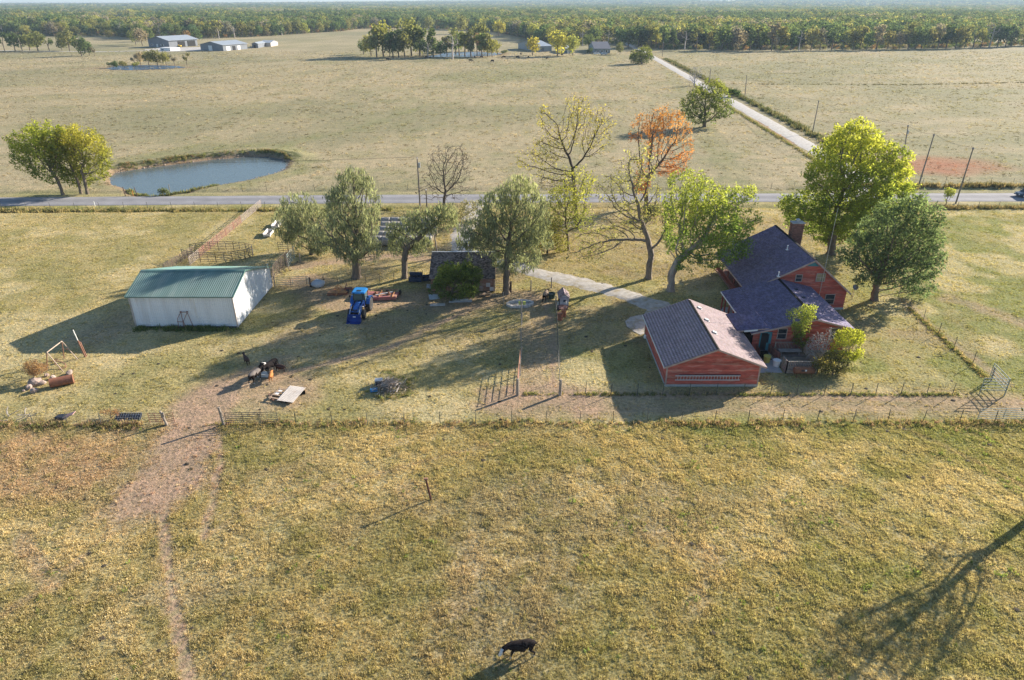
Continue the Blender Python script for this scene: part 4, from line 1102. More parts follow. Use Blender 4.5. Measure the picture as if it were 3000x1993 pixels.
# ------------------------------------------------------------------ garage
def build_garage():
    t = thing('garage', 'detached red board garage with a ladder hung on its front gable', 'garage', (0, 0, 0))
    x0, x1, y0, y1 = 15.1, 24.1, 58.2, 69.75; xr = 19.66; ze = 2.20; zr = 4.08
    sl = (4.27 - 2.34) / (19.66 - 14.78)
    zL = 4.2 - sl * (xr - x0) - .06; zR = 4.2 - sl * (x1 - xr) - .06
    prof = [(x0, .0), (x1, .0), (x1, zR), (xr, 4.14), (x0, zL)]
    mb = MB(); mb.prism([(x, y0 + .03, z) for x, z in prof], (0, y1 - y0 - .06, 0)); mb.build('wall', RED_SIDING, t)
    mb = MB(); mb.box(((x0 + x1) / 2, (y0 + y1) / 2, .06), (x1 - x0 + .14, y1 - y0 + .14, .34)); mb.build('foundation', CONC, t)
    pf = [(x0, .2), (x1, .2), (x1, zR), (xr, 4.12), (x0, zL)]
    clapboards(t, (0, y0, 0), (1, 0, 0), (0, -1, 0), pf, .185, RED_SIDING, 1)
    clapboards(t, (0, y1, 0), (1, 0, 0), (0, 1, 0), pf, .185, RED_SIDING, 2)
    clapboards(t, (x0, 0, 0), (0, 1, 0), (-1, 0, 0), [(y0, .2), (y1, .2), (y1, zL), (y0, zL)], .185, RED_SIDING, 3)
    clapboards(t, (x1, 0, 0), (0, 1, 0), (1, 0, 0), [(y0, .2), (y1, .2), (y1, zR), (y0, zR)], .185, RED_SIDING, 4)
    for x, z in ((x0, zL), (x1, zR)):
        for y, s in ((y0, -1), (y1, 1)):
            mb = MB(); mb.box((x + (.005 if x == x1 else -.005), y + s * .01, .2 + (z - .26) / 2), (.12, .12, z - .26)); mb.build('corner_trim', TRIM, t)
    # roof
    ya, yb = 57.85, 70.1
    A = (14.72, ya, 4.27 - sl * (xr - 14.72)); B = (14.72, yb, A[2]); Rf = (xr, ya, 4.27); Rb = (xr, yb, 4.27)
    Cc = (24.6, ya, 4.27 - sl * (24.6 - xr)); D = (24.6, yb, Cc[2])
    slab(t, [A, B, Rb, Rf], .12, TRIM); slab(t, [Cc, D, Rb, Rf], .12, TRIM)
    shingles(t, A, B, Rb, Rf, SHINGLE_G, 11, expo=.15, thick=.045, gap=.06, tabw=.34, lo=1.0, hi=1.35, butt_shade=.28)  # butt-edge shade painted as alternating course tones; whole slope lightened in colour
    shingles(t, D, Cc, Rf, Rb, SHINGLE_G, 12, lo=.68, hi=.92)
    mb = MB()
    for k in range(36):
        y = ya + .17 + k * (yb - ya - .3) / 36
        for s in (-1, 1):
            mb.beam((xr + s * .005, y, 4.295), (xr + s * .17, y, 4.295 - .17 * sl), .31, .012)
    o = mb.build('ridge_cap', SHINGLE_B, t)
    for (a, b) in ((A, Rf), (Rf, Cc), (B, Rb), (Rb, D)):
        s = -1 if a[1] < 60 else 1
        mb = MB(); mb.beam(Vector(a) + Vector((0, s * .025, -.09)), Vector(b) + Vector((0, s * .025, -.09)), .04, .17); mb.build('rake_trim', TRIM, t)
    for (a, b, s) in ((A, B, -1), (Cc, D, 1)):
        mb = MB(); mb.beam(Vector(a) + Vector((s * .025, 0, -.08)), Vector(b) + Vector((s * .025, 0, -.08)), .04, .15); mb.build('fascia', WHITE if s < 0 else TRIM, t)
    for (px, py) in ((2056, 905), (2074, 940), (2094, 977)):
        for zz in (3.9,):
            x = xr + .75; y = G(px, py, 3.95)[1]
        z = 4.27 - sl * .75
        mb = MB(); R = Matrix.Rotation(math.atan(sl), 3, 'Y')
        mb.box((x, y, z + .10), (.42, .32, .14), 0, R); mb.box((x + .02, y, z + .03), (.55, .46, .03), 0, R); mb.build('roof_vent', GALV, t)
    # overhead doors face the drive at the back
    for xc in (17.4, 21.8):
        d = MB(); d.box((xc, y1 + .05, 1.15), (2.6, .05, 2.0)); d.build('garage_door', WHITE, t)
    return t
garage = build_garage()
LADDER_M = M('ladder_aluminium', (.62, .61, .60), .5, .08, 2)
def build_ladder():
    lz = .85; xa = G(1978, 1111)[0]; 
    a = V(1978, 1107, 58.1); b = V(2168, 1107, 58.1)
    t = thing('ladder', 'long aluminium extension ladder hung sideways on the garage gable', 'ladder', (a[0], 58.09, a[2]))
    L = b[0] - a[0]; Hh = .46
    for z in (Hh / 2, -Hh / 2):
        for y in (-.03,):
            mb = MB(); mb.box((L / 2, y, z), (L, .035, .075)); mb.build('rail', LADDER_M, t)
    mb = MB(); mb.box((L / 2 + .2, .012, Hh / 2 + .09), (L - .3, .03, .07)); mb.build('rail', NAVY, t)
    n = 21
    for k in range(n):
        mb = MB(); mb.tube((.25 + k * (L - .4) / (n - 1), -.03, -Hh / 2 + .038), (.25 + k * (L - .4) / (n - 1), -.03, Hh / 2 - .038), .017, n=6); mb.build('rung', LADDER_M, t)
    return t
build_ladder()

# ------------------------------------------------------------------ house
def build_house():
    t = thing('house', 'red board farmhouse with steep dark shingle roof and low rear wing', 'house', (0, 0, 0))
    # main block
    xr, zr = 35.95, 6.55; mL, mR = (zr - 2.6) / (xr - 28.3), (zr - 2.3) / (41.0 - xr)
    zmain = lambda x: zr - (xr - x) * mL if x < xr else zr - (x - xr) * mR
    x0, x1, y0, y1 = 31.0, 40.66, 76.9, 90.0
    pf = [(x0, .0), (x1, .0), (x1, zmain(x1) - .12), (xr, zr - .12), (x0, zmain(x0) - .12)]
    mb = MB(); mb.prism([(x, y0 + .03, z) for x, z in pf], (0, y1 - y0 - .06, 0)); mb.build('wall', RED_SIDING, t)
    clapboards(t, (0, y0, 0), (1, 0, 0), (0, -1, 0), [(x0, .25), (x1, .25)] + pf[2:], .20, RED_SIDING, 21)
    clapboards(t, (x1, 0, 0), (0, 1, 0), (1, 0, 0), [(y0, .25), (y1, .25), (y1, pf[2][1]), (y0, pf[2][1])], .20, RED_SIDING, 22)
    clapboards(t, (x0, 0, 0), (0, 1, 0), (-1, 0, 0), [(y0, .25), (y1, .25), (y1, pf[4][1]), (y0, pf[4][1])], .20, RED_SIDING, 23)
    mb = MB(); mb.box(((x0 + x1) / 2, (y0 + y1) / 2, .08), (x1 - x0 + .1, y1 - y0 + .1, .36)); mb.build('foundation', CONC, t)
    ya, yb = 76.45, 90.45
    A, B = (28.3, ya, 2.6), (28.3, yb, 2.6); Rf, Rb = (xr, ya, zr), (xr, yb, zr); Cc, D = (41.05, ya, zmain(41.05)), (41.05, yb, zmain(41.05))
    slab(t, [A, B, Rb, Rf], .14, TRIM); slab(t, [Cc, D, Rb, Rf], .14, TRIM)
    shingles(t, A, B, Rb, Rf, SHINGLE_B, 24); shingles(t, D, Cc, Rf, Rb, SHINGLE_B, 25)
    for (a, b) in ((A, Rf), (Rf, Cc), (B, Rb), (Rb, D)):
        s = -1 if a[1] < 80 else 1
        mb = MB(); mb.beam(Vector(a) + Vector((0, s * .025, -.10)), Vector(b) + Vector((0, s * .025, -.10)), .04, .19); mb.build('rake_trim', TRIM, t)
    mb = MB(); mb.beam(Vector(A) + Vector((-.03, 0, -.09)), Vector(B) + Vector((-.03, 0, -.09)), .04, .18); mb.build('fascia', TRIM, t)
    mb = MB(); mb.beam(Vector(Cc) + Vector((.03, 0, -.09)), Vector(D) + Vector((.03, 0, -.09)), .04, .18); mb.build('fascia', TRIM, t)
    mb = MB(); mb.beam((xr, ya, zr + .02), (xr, yb, zr + .02), .3, .05); mb.build('ridge_cap', SHINGLE_B, t)
    # chimney
    cx, cy = 37.45, 87.0
    ch = link('chimney', None, t) if False else None
    mb = MB(); mb.box((cx, cy, 4.0), (1.45, 1.0, 7.9)); ch = mb.build('chimney', tone_mat_brick(), t)
    rr = np.random.default_rng(5); z = 4.8; row = 0
    bricks = MB()
    while z < 7.85:
        for side in range(4):
            L = (1.45, 1.0, 1.45, 1.0)[side]; n = int(L / .24)
            for k in range(n):
                c = -L / 2 + (k + .5 + (.0 if row % 2 else .25)) * L / n
                if c > L / 2 - .05: c = L / 2 - .07
                d = .012
                if side == 0: bricks.box((cx + c, cy - .5 - d / 2, z), (L / n - .02, d * 2, .07))
                if side == 1: bricks.box((cx + .725 + d / 2, cy + c, z), (d * 2, L / n - .02, .07))
                if side == 2: bricks.box((cx + c, cy + .5 + d / 2, z), (L / n - .02, d * 2, .07))
                if side == 3: bricks.box((cx - .725 - d / 2, cy + c, z), (d * 2, L / n - .02, .07))
        z += .095; row += 1
    o = bricks.build('brickwork', BRICK_M, ch); o['kind'] = 'stuff'
    a = o.data.attributes.new('tab', 'FLOAT_COLOR', 'FACE'); nb = len(o.data.polygons); tq = np.repeat(rr.uniform(.6, 1.35, nb // 6 + 1), 6)[:nb]
    a.data.foreach_set('color', np.stack([tq, tq, tq, np.ones(nb)], -1).ravel().astype(np.float32))
    mb = MB(); mb.box((cx, cy, 7.99), (1.62, 1.16, .12)); mb.build('cap_stone', CONC, ch)
    mb = MB(); mb.tube((cx, cy, 8.05), (cx, cy, 8.32), .17, .17, 10); mb.lathe([(.30, 8.36), (.28, 8.40), (.04, 8.52)], 10, 0, Matrix.Translation((cx, cy, 0))); mb.build('flue', GALV, ch)
    # rear wing
    wx0, wx1, wy0, wy1 = 25.75, 35.6, 65.5, 76.9
    kL, kR = (4.1 - 2.45) / (32 - 25.4), (4.1 - 3.0) / (36.1 - 32)
    zw = lambda x: 4.1 - (32 - x) * kL if x < 32 else 4.1 - (x - 32) * kR
    pw = [(wx0, 0), (wx1, 0), (wx1, zw(wx1) - .11), (32, 3.99), (wx0, zw(wx0) - .11)]
    pin = [(27.4, 0)] + pw[1:4] + [(27.4, zw(27.4) - .11)]
    mb = MB(); mb.prism([(x, wy0 + .03, z) for x, z in pw], (0, 4.1, 0)); mb.prism([(x, wy0 + 4.14, z) for x, z in pin], (0, wy1 - wy0 - 4.2, 0)); mb.build('wing_wall', RED_SIDING, t)
    clapboards(t, (0, wy0, 0), (1, 0, 0), (0, -1, 0), [(wx0, .25), (wx1, .25)] + pw[2:], .185, RED_SIDING, 31)
    clapboards(t, (wx1, 0, 0), (0, 1, 0), (1, 0, 0), [(wy0, .25), (wy1, .25), (wy1, pw[2][1]), (wy0, pw[2][1])], .185, RED_SIDING, 32)
    clapboards(t, (27.4, 0, 0), (0, 1, 0), (-1, 0, 0), [(69.7, .25), (wy1, .25), (wy1, 2.84), (69.7, 2.84)], .185, RED_SIDING, 33)
    mb = MB(); mb.box(((wx0 + wx1) / 2, (wy0 + wy1) / 2, .08), (wx1 - wx0 + .1, wy1 - wy0 + .1, .34)); mb.build('foundation', CONC, t)
    ya2, yb2 = 65.05, 76.75
    A2, B2 = (25.35, ya2, zw(25.35)), (25.35, yb2, zw(25.35)); Rf2, Rb2 = (32, ya2, 4.1), (32, yb2, 4.1); C2, D2 = (36.15, ya2, zw(36.15)), (36.15, yb2 + .1, zw(36.15))
    slab(t, [A2, B2, Rb2, Rf2], .12, TRIM); slab(t, [C2, D2, Rb2, Rf2], .12, TRIM)
    shingles(t, A2, B2, Rb2, Rf2, SHINGLE_B, 34, thick=.026, gap=.03); shingles(t, D2, C2, Rf2, Rb2, SHINGLE_B, 35)
    for (a, b) in ((A2, Rf2), (Rf2, C2)):
        mb = MB(); mb.beam(Vector(a) + Vector((0, -.025, -.09)), Vector(b) + Vector((0, -.025, -.09)), .04, .17); mb.build('rake_trim', TRIM, t)
    mb = MB(); mb.beam((32, ya2, 4.12), (32, yb2, 4.12), .3, .05); mb.build('ridge_cap', SHINGLE_B, t)
    mb = MB(); mb.beam(Vector(A2) + Vector((-.03, 4.5, -.08)), Vector(B2) + Vector((-.03, 0, -.08)), .04, .16); mb.build('fascia', WHITE, t)
    mb = MB(); mb.beam(Vector(C2) + Vector((.03, 0, -.08)), Vector(D2) + Vector((.03, 0, -.08)), .04, .16); mb.build('fascia', TRIM, t)
    # covered walk between garage and wing
    q = [(23.9, 65.2, 2.66), (27.2, 65.2, 2.98), (27.2, 69.6, 2.98), (23.9, 69.6, 2.66)]
    slab(t, q, .12, TRIM, 'walk_roof_deck'); shingles(t, q[0], q[3], q[2], q[1], SHINGLE_B, 36, name='walk_shingles')
    mb = MB(); mb.beam((24.6, 65.17, 2.63), (26.0, 65.17, 2.77), .04, .18); mb.build('fascia', WHITE, t)
    # porch on the left side, posts, rail and floor
    mb = MB(); mb.box((29.7, 83.4, .32), (2.6, 13.0, .14)); mb.build('porch_floor', WOODW_DARK, t)
    for y in (77.0, 79.6, 82.2, 84.8, 87.4, 89.7):
        mb = MB(); mb.box((28.62, y, 1.45), (.15, .15, 2.15)); mb.build('porch_post', RED_DARK, t)
    for z in (.62, 1.22):
        mb = MB(); mb.box((28.5, 83.3, z), (.07, 12.9, .09)); mb.build('porch_rail', RED_DARK, t)
    for k in range(64):
        mb = MB(); mb.box((28.5, 77.1 + k * .2, .92), (.05, .05, .52)); mb.build('baluster', RED_DARK, t)
    for y in (70.6, 72.2, 73.8, 75.4, 76.6):
        mb = MB(); mb.box((25.62, y, 1.18), (.16, .16, 2.3)); mb.build('porch_post', RED_DARK, t)
    mb = MB(); mb.box((26.5, 73.3, .12), (1.9, 7.0, .12)); mb.build('porch_floor', CONC, t)
    for y in (71.6, 74.6):
        window(t, (27.35, y, 1.5), (0, 1, 0), (-1, 0, 0), .9, 1.3)
    # windows of the gable and of the wing
    yg = y0 - .035
    for (pa, pb, mull) in (((2332, 804), (2348, 825), 'h'), ((2393, 801), (2415, 825), 'hv'), ((2419, 862), (2441, 891), 'h')):
        a, b = V(*pa, yg), V(*pb, yg); window(t, ((a[0] + b[0]) / 2, yg, (a[2] + b[2]) / 2), (1, 0, 0), (0, -1, 0), abs(b[0] - a[0]), abs(a[2] - b[2]), (FRAME_W, glass_mat('tan_curtained_glass', (.25, .22, .15)) if 'v' in mull else GLASS), mull)
    yw = wy0 - .035
    for (pa, pb) in (((2280, 962), (2302, 993)), ((2436, 960), (2458, 992))):
        a, b = V(*pa, yw), V(*pb, yw); window(t, ((a[0] + b[0]) / 2, yw, (a[2] + b[2]) / 2), (1, 0, 0), (0, -1, 0), abs(b[0] - a[0]), abs(a[2] - b[2]))
    # gable vent
    mb = MB(); mb.prism([(xr - .75, yg - .03, 5.62), (xr + .75, yg - .03, 5.62), (xr, yg - .03, 6.25)], (0, .05, 0)); v = mb.build('gable_vent', TEAL, t)
    # back door
    dx0, dx1 = 26.6, 27.6
    mb = MB()
    mb.box((dx0 - .06, yw - .03, 1.32), (.12, .1, 2.2)); mb.box((dx1 + .06, yw - .03, 1.32), (.12, .1, 2.2)); mb.box(((dx0 + dx1) / 2, yw - .03, 2.39), (1.0, .1, .1))
    mb.build('door_frame', TEAL, t)
    ins = MB(); ins.box(((dx0 + dx1) / 2, yw - .01, 1.3), (1.0, .03, 2.06)); ins.build('doorway', DARKIN, t)
    R = Matrix.Rotation(math.radians(-14), 3, 'Z'); d = MB()
    def db(cx_, cz, w, h, mi=0, yy=0.0, dd=.05): d.box(Vector((dx1, yw - .08, 0)) + R @ Vector((-cx_, yy, cz)), (w, dd, h), mi, R)
    db(.5, .72, .98, .85); db(.08, 1.72, .14, 1.2); db(.92, 1.72, .14, 1.2); db(.5, 2.27, .7, .11)
    dr = d.build('door', TEAL, t)
    d = MB(); d.box(Vector((dx1, yw - .08, 0)) + R @ Vector((-.5, 0, 1.69)), (.70, .02, 1.06), 0, R); d.build('pane', GLASS, dr)
    d = MB(); d.tube(Vector((dx1, yw - .08, 1.15)) + R @ Vector((-.93, -.09, 0)), Vector((dx1, yw - .08, 1.27)) + R @ Vector((-.93, -.09, 0)), .02); d.build('handle', GALV, dr)
    # white plumbing vents and dark low vents
    for (px, py) in ((2306, 733), (2280, 811)):
        # find the point on the left slope
        lo, hi = 2.6, 6.5
        for _ in range(40):
            mid = (lo + hi) / 2; p = G(px, py, mid)
            if mid > zmain(min(p[0], xr)): hi = mid
            else: lo = mid
        p = G(px, py, lo)
        mb = MB(); mb.tube((p[0], p[1], p[2] - .05), (p[0], p[1], p[2] + .62), .07, .07, 8); mb.box((p[0], p[1], p[2] + .05), (.34, .34, .05)); mb.build('vent_pipe', WHITE, t)
    for (px, py) in ((2332, 850), (2353, 875), (2372, 900)):
        p = G(px, py, 3.75); x = p[0]; z = zw(x)
        mb = MB(); mb.box((x, p[1], z + .07), (.34, .3, .1)); mb.build('roof_vent', NAVY, t)
    # mast on the gable
    b = V(2402, 856, 76.7); top = V(2455, 610, 76.7)
    mb = MB(); mb.tube((b[0], 76.7, 1.5), (b[0], 76.7, top[2]), .03, .022, 6); mb.build('antenna_mast', GALV, t)
    return t
def tone_mat_brick(): return M('chimney_mortar', (.22, .15, .125), .95, .2, 5)
WOODW_DARK = M('dark_porch_boards', (.22, .12, .09), .9, .25, 3, stretch=(6, 1, 1))
RED_DARK = M('dark_red_paint', (.24, .07, .05), .8, .2, 2)
house = build_house()

# satellite dish on a post right of the house
dp = G(2478, 833)
t = thing('satellite_dish', 'small grey satellite dish on a post right of the house gable', 'dish', (43.2, 80.0, 0))
mb = MB(); mb.tube((0, 0, 0), (0, 0, 1.6), .04, .04, 7); mb.build('post', GALV, t)
mb = MB(); R = Matrix.Translation((0, -.1, 1.7)) @ Matrix.Rotation(math.radians(60), 4, 'X'); mb.lathe([(.02, .0), (.2, .02), (.36, .08), (.37, .09), (.2, .04), (.02, .02)], 14, 0, R); mb.build('reflector', M('dish_grey', (.20, .22, .26), .5, .1), t)
mb = MB(); mb.tube((0, -.15, 1.45), (0, -.55, 1.85), .015); mb.box((0, -.56, 1.88), (.08, .1, .08)); mb.build('feed_arm', NAVY, t)
t = thing('satellite_dish', 'blue grey satellite dish behind the far left roof edge of the house', 'dish', (30.6, 90.9, 2.2))
mb = MB(); mb.tube((0, 0, 0), (0, 0, 1.4), .03, .03, 7); mb.build('post', GALV, t)
mb = MB(); R = Matrix.Translation((0, -.1, 1.6)) @ Matrix.Rotation(math.radians(50), 4, 'X'); mb.lathe([(.02, .0), (.2, .02), (.36, .08), (.37, .09), (.2, .04), (.02, .02)], 14, 0, R); mb.build('reflector', M('dish_blue', (.3, .38, .48), .5, .1), t)

# outdoor cooling unit at the wing corner
p = G(2461, 925); t = thing('air_conditioner', 'round top air conditioner unit outside the right wing wall', 'air conditioner', (37.0, 74.0, 0))
mb = MB(); mb.lathe([(.46, 0), (.48, .05), (.48, .85), (.46, .95), (.40, .99), (.38, .93), (.05, .92)], 20); mb.build('casing', M('unit_grey', (.40, .42, .45), .5, .1), t)
for k in range(6):
    mb = MB(); mb.lathe([(.07 + k * .05, .985), (.085 + k * .05, .985), (.085 + k * .05, 1.0), (.07 + k * .05, 1.0)], 18); mb.build('guard_ring', NAVY, t)
mb = MB()
for k in range(5):
    a = k * 2 * math.pi / 5; mb.beam((.05 * math.cos(a), .05 * math.sin(a), .95), (.36 * math.cos(a), .36 * math.sin(a), .97), .16, .01)
mb.build('fan', NAVY, t)

# ------------------------------------------------------------------ deck behind the house
def build_deck():
    t = thing('deck', 'weathered wooden deck with slatted railing behind the house wing', 'deck', (0, 0, 0))
    x0, x1, y0, y1 = 27.85, 31.05, 60.75, 65.2; zf = .42
    n = 20
    r = np.random.default_rng(9)
    for k in range(n):
        y = y0 + (k + .5) * (y1 - y0) / n
        mb = MB(); mb.box(((x0 + x1) / 2, y, zf), (x1 - x0, (y1 - y0) / n - .012, .04)); link('deck_board', tone(mb.mesh('deck_board', WOODW), r, .55, .95), t)
    for (a, b) in (((x0, y0), (x1, y0)), ((x1, y0), (x1, y1)), ((x0, y0), (x0, y1))):
        mb = MB(); mb.beam((a[0], a[1], .21), (b[0], b[1], .21), .05, .36); link('skirt_board', tone(mb.mesh('skirt_board', WOODW), r, .9, 1.2), t)
    def rail(a, b, solid=False):
        a = Vector(a); b = Vector(b); L = (b - a).length
        for z in (.55, 1.38):
            mb = MB(); mb.beam(a + Vector((0, 0, z)), b + Vector((0, 0, z)), .10 if z > 1 else .05, .05); link('handrail' if z > 1 else 'bottom_rail', tone(mb.mesh('handrail', WOODW), r, .95, 1.3), t)
        m = int(L / (.16 if not solid else .11))
        for k in range(m + 1):
            p = a + (b - a) * (k / max(1, m)); mb = MB(); mb.box((p.x, p.y, .96), (.05 if not solid else .03, .05 if not solid else .10, .80)); link('baluster', tone(mb.mesh('baluster', WOODW), r, .85, 1.3), t)
        for p in (a, b):
            mb = MB(); mb.box((p.x, p.y, .72), (.10, .10, 1.42)); link('rail_post', tone(mb.mesh('rail_post', WOODW), r, .9, 1.2), t)
    rail((x0, y0, 0), (x1, y0, 0)); rail((x1, y0, 0), (x1, y1, 0)); rail((x0, y0, 0), (x0, y0 + 1.1, 0)); rail((x0 + .3, y1 - .1, 0), (x1, y1 - .1, 0))
    # boarded side panels leading to the back door
    for (a, b) in (((27.55, 65.35), (27.95, 62.9)), ((26.25, 65.35), (26.05, 63.6))):
        a = Vector((a[0], a[1], 0)); b = Vector((b[0], b[1], 0)); m = 12
        for k in range(m):
            p = a + (b - a) * ((k + .5) / m); mb = MB(); mb.beam(p - (b - a) * .48 / m + Vector((0, 0, .68)), p + (b - a) * .48 / m + Vector((0, 0, .68)), .03, .88); link('side_board', tone(mb.mesh('side_board', RED_BROWN), r, .7, 1.2), t)
    mb = MB(); mb.beam((26.85, 65.3, .26), (26.8, 63.6, .06), 1.2, .05); mb.build('ramp', WOODW, t)
RED_BROWN = M('red_brown_boards', (.27, .13, .095), .9, .25, 3, tabs=True)
build_deck()
t = thing('bench', 'long grey wooden bench standing on the deck', 'bench', (29.4, 64.2, .44))
for k in range(3):
    mb = MB(); mb.box((0, -.25 + k * .25, .44), (2.3, .22, .045)); mb.build('seat_board', M('grey_bench_wood', (.3, .27, .25), .9, .2), t)
for x in (-.95, .95):
    mb = MB(); mb.box((x, 0, .21), (.08, .6, .42)); mb.build('leg', M('grey_bench_wood', (.3, .27, .25)), t)
mb = MB(); mb.prism([(24.7, 60.9, 0), (27.6, 60.9, 0), (27.75, 65.4, 0), (24.6, 65.4, 0)], (0, 0, .05)); o = mb.build('patio_slab', CONC); o['kind'] = 'structure'
def tub(name, label, cat, loc, r, h, mat):
    t = thing(name, label, cat, loc)
    mb = MB(); mb.lathe([(r * .86, 0), (r, h * .92), (r * 1.06, h * .93), (r * 1.06, h), (r * .96, h), (r * .84, h * .3), (.01, h * .28)], 18); mb.build('body', mat, t)
    mb = MB(); mb.lathe([(r * 1.03, h * .97), (r * 1.085, h * .97), (r * 1.085, h * 1.02), (r * 1.03, h * 1.02)], 18); mb.build('rim', mat, t)
    return t
YEL = M('yellow_plastic', (.52, .44, .10), .5, .12, 3)
p = G(2248, 1066); tub('planter_tub', 'yellow plastic tub standing upside the patio by the garage', 'tub', (p[0], p[1] + .3, .05), .36, .72, YEL)['label'] = 'yellow plastic tub on the patio between garage and deck'
p = G(2275, 1075); tub('planter_tub', 'white plastic tub on the patio between garage and deck', 'tub', (p[0], p[1] + .15, .05), .38, .66, WHITE)
# barrel smoker
p = G(2350, 1103); t = thing('barrel_smoker', 'rusty brown barrel smoker standing in front of the deck railing', 'grill', (p[0] + .05, 60.15, 0))
RUST = M('rusty_steel', (.23, .105, .06), .85, .3, 3.0, (.12, .07, .05), .3, .2, 10)
mb = MB(); mb.lathe([(.02, -1.03), (.30, -1.02), (.36, -.96), (.36, .96), (.30, 1.02), (.02, 1.03)], 16, 0, Matrix.Translation((0, 0, .72)) @ Matrix.Rotation(math.pi / 2, 4, 'Y')); mb.build('barrel', RUST, t)
for x in (-.75, .75):
    for y in (-.22, .22):
        mb = MB(); mb.tube((x, y * 1.5, 0), (x, y, .5), .025); mb.build('leg', RUST, t)
mb = MB(); mb.box((-.25, -.34, .82), (.30, .06, .14)); mb.build('vent_plate', NAVY, t)
mb = MB(); mb.box((.05, -.33, .84), (.16, .06, .16)); mb.build('thermometer', WHITE, t)
mb = MB(); mb.tube((.8, 0, 1.0), (.8, 0, 1.5), .06, .06, 8); mb.build('chimney', RUST, t)
p = G(1890, 991); t = thing('jug', 'white plastic jug on the grass at the left garage wall', 'jug', (p[0], p[1], 0))
mb = MB(); mb.lathe([(.15, 0), (.17, .06), (.17, .3), (.08, .42), (.05, .46)], 12); mb.build('body', WHITE, t)
mb = MB(); mb.lathe([(.055, .46), (.055, .52), (.02, .53)], 10); mb.build('cap', NAVY, t)

# ------------------------------------------------------------------ metal barn
WHITE_METAL = M('white_sheet_metal', (.70, .725, .755), .45, .09, .8, (.52, .47, .42), .16, 0, 1, stretch=(1.6, 1.6, .16))
GREEN_METAL = M('green_sheet_metal', (.12, .225, .205), .42, .14, .7, (.21, .29, .26), .3, 0, 1, stretch=(1.4, .2, .2))
def ribbed(parent, name, a, b, vec, mat, nrm, rib=.23, seed=0, w=.92):
    """sheet panels with raised ribs: base edge a-b, panel runs along vec"""
    a = Vector(a); b = Vector(b); vec = Vector(vec); nrm = Vector(nrm).normalized(); L = (b - a).length; u = (b - a) / L
    n = int(round(L / w)); pw = L / n
    for k in range(n):
        prof = []; m = int(round(pw / rib)); 
        for j in range(m):
            s = k * pw + j * pw / m; q = pw / m
            prof += [(s, 0), (s + q * .62, 0), (s + q * .72, .032), (s + q * .88, .032)]
        prof.append(((k + 1) * pw, 0))
        v = []; f = []
        for (s, h) in prof:
            h = h + .003 * (k % 2)
            p = a + u * s + nrm * h; v += [p, p + vec]
        for i in range(len(prof) - 1): f.append((2 * i, 2 * i + 2, 2 * i + 3, 2 * i + 1))
        mb = MB(); mb.add(v, f)
        nv = len(mb.v); link(name, mb.mesh(name, mat), parent)
def ribbed_gable(parent, name, x, poly, mat, sgn, rib=.23, w=.92):
    """ribbed panels on a wall plane x=const: poly is a list of (y,z) of the top outline"""
    ysr = [p[0] for p in poly]; y0, y1 = min(ysr), max(ysr); n = int(round((y1 - y0) / w)); pw = (y1 - y0) / n
    ztop = lambda y: float(np.interp(y, [p[0] for p in poly], [p[1] for p in poly]))
    for k in range(n):
        m = int(round(pw / rib)); prof = []
        for j in range(m):
            s = y0 + k * pw + j * pw / m; q = pw / m
            prof += [(s, 0), (s + q * .62, 0), (s + q * .72, .03), (s + q * .88, .03)]
        prof.append((y0 + (k + 1) * pw, 0)); v = []; f = []
        for (s, h) in prof: v += [(x + sgn * h, s, .05), (x + sgn * h, s, ztop(s))]
        for i in range(len(prof) - 1): f.append((2 * i, 2 * i + 2, 2 * i + 3, 2 * i + 1))
        mb = MB(); mb.add(v, f); link(name, mb.mesh(name, mat), parent)
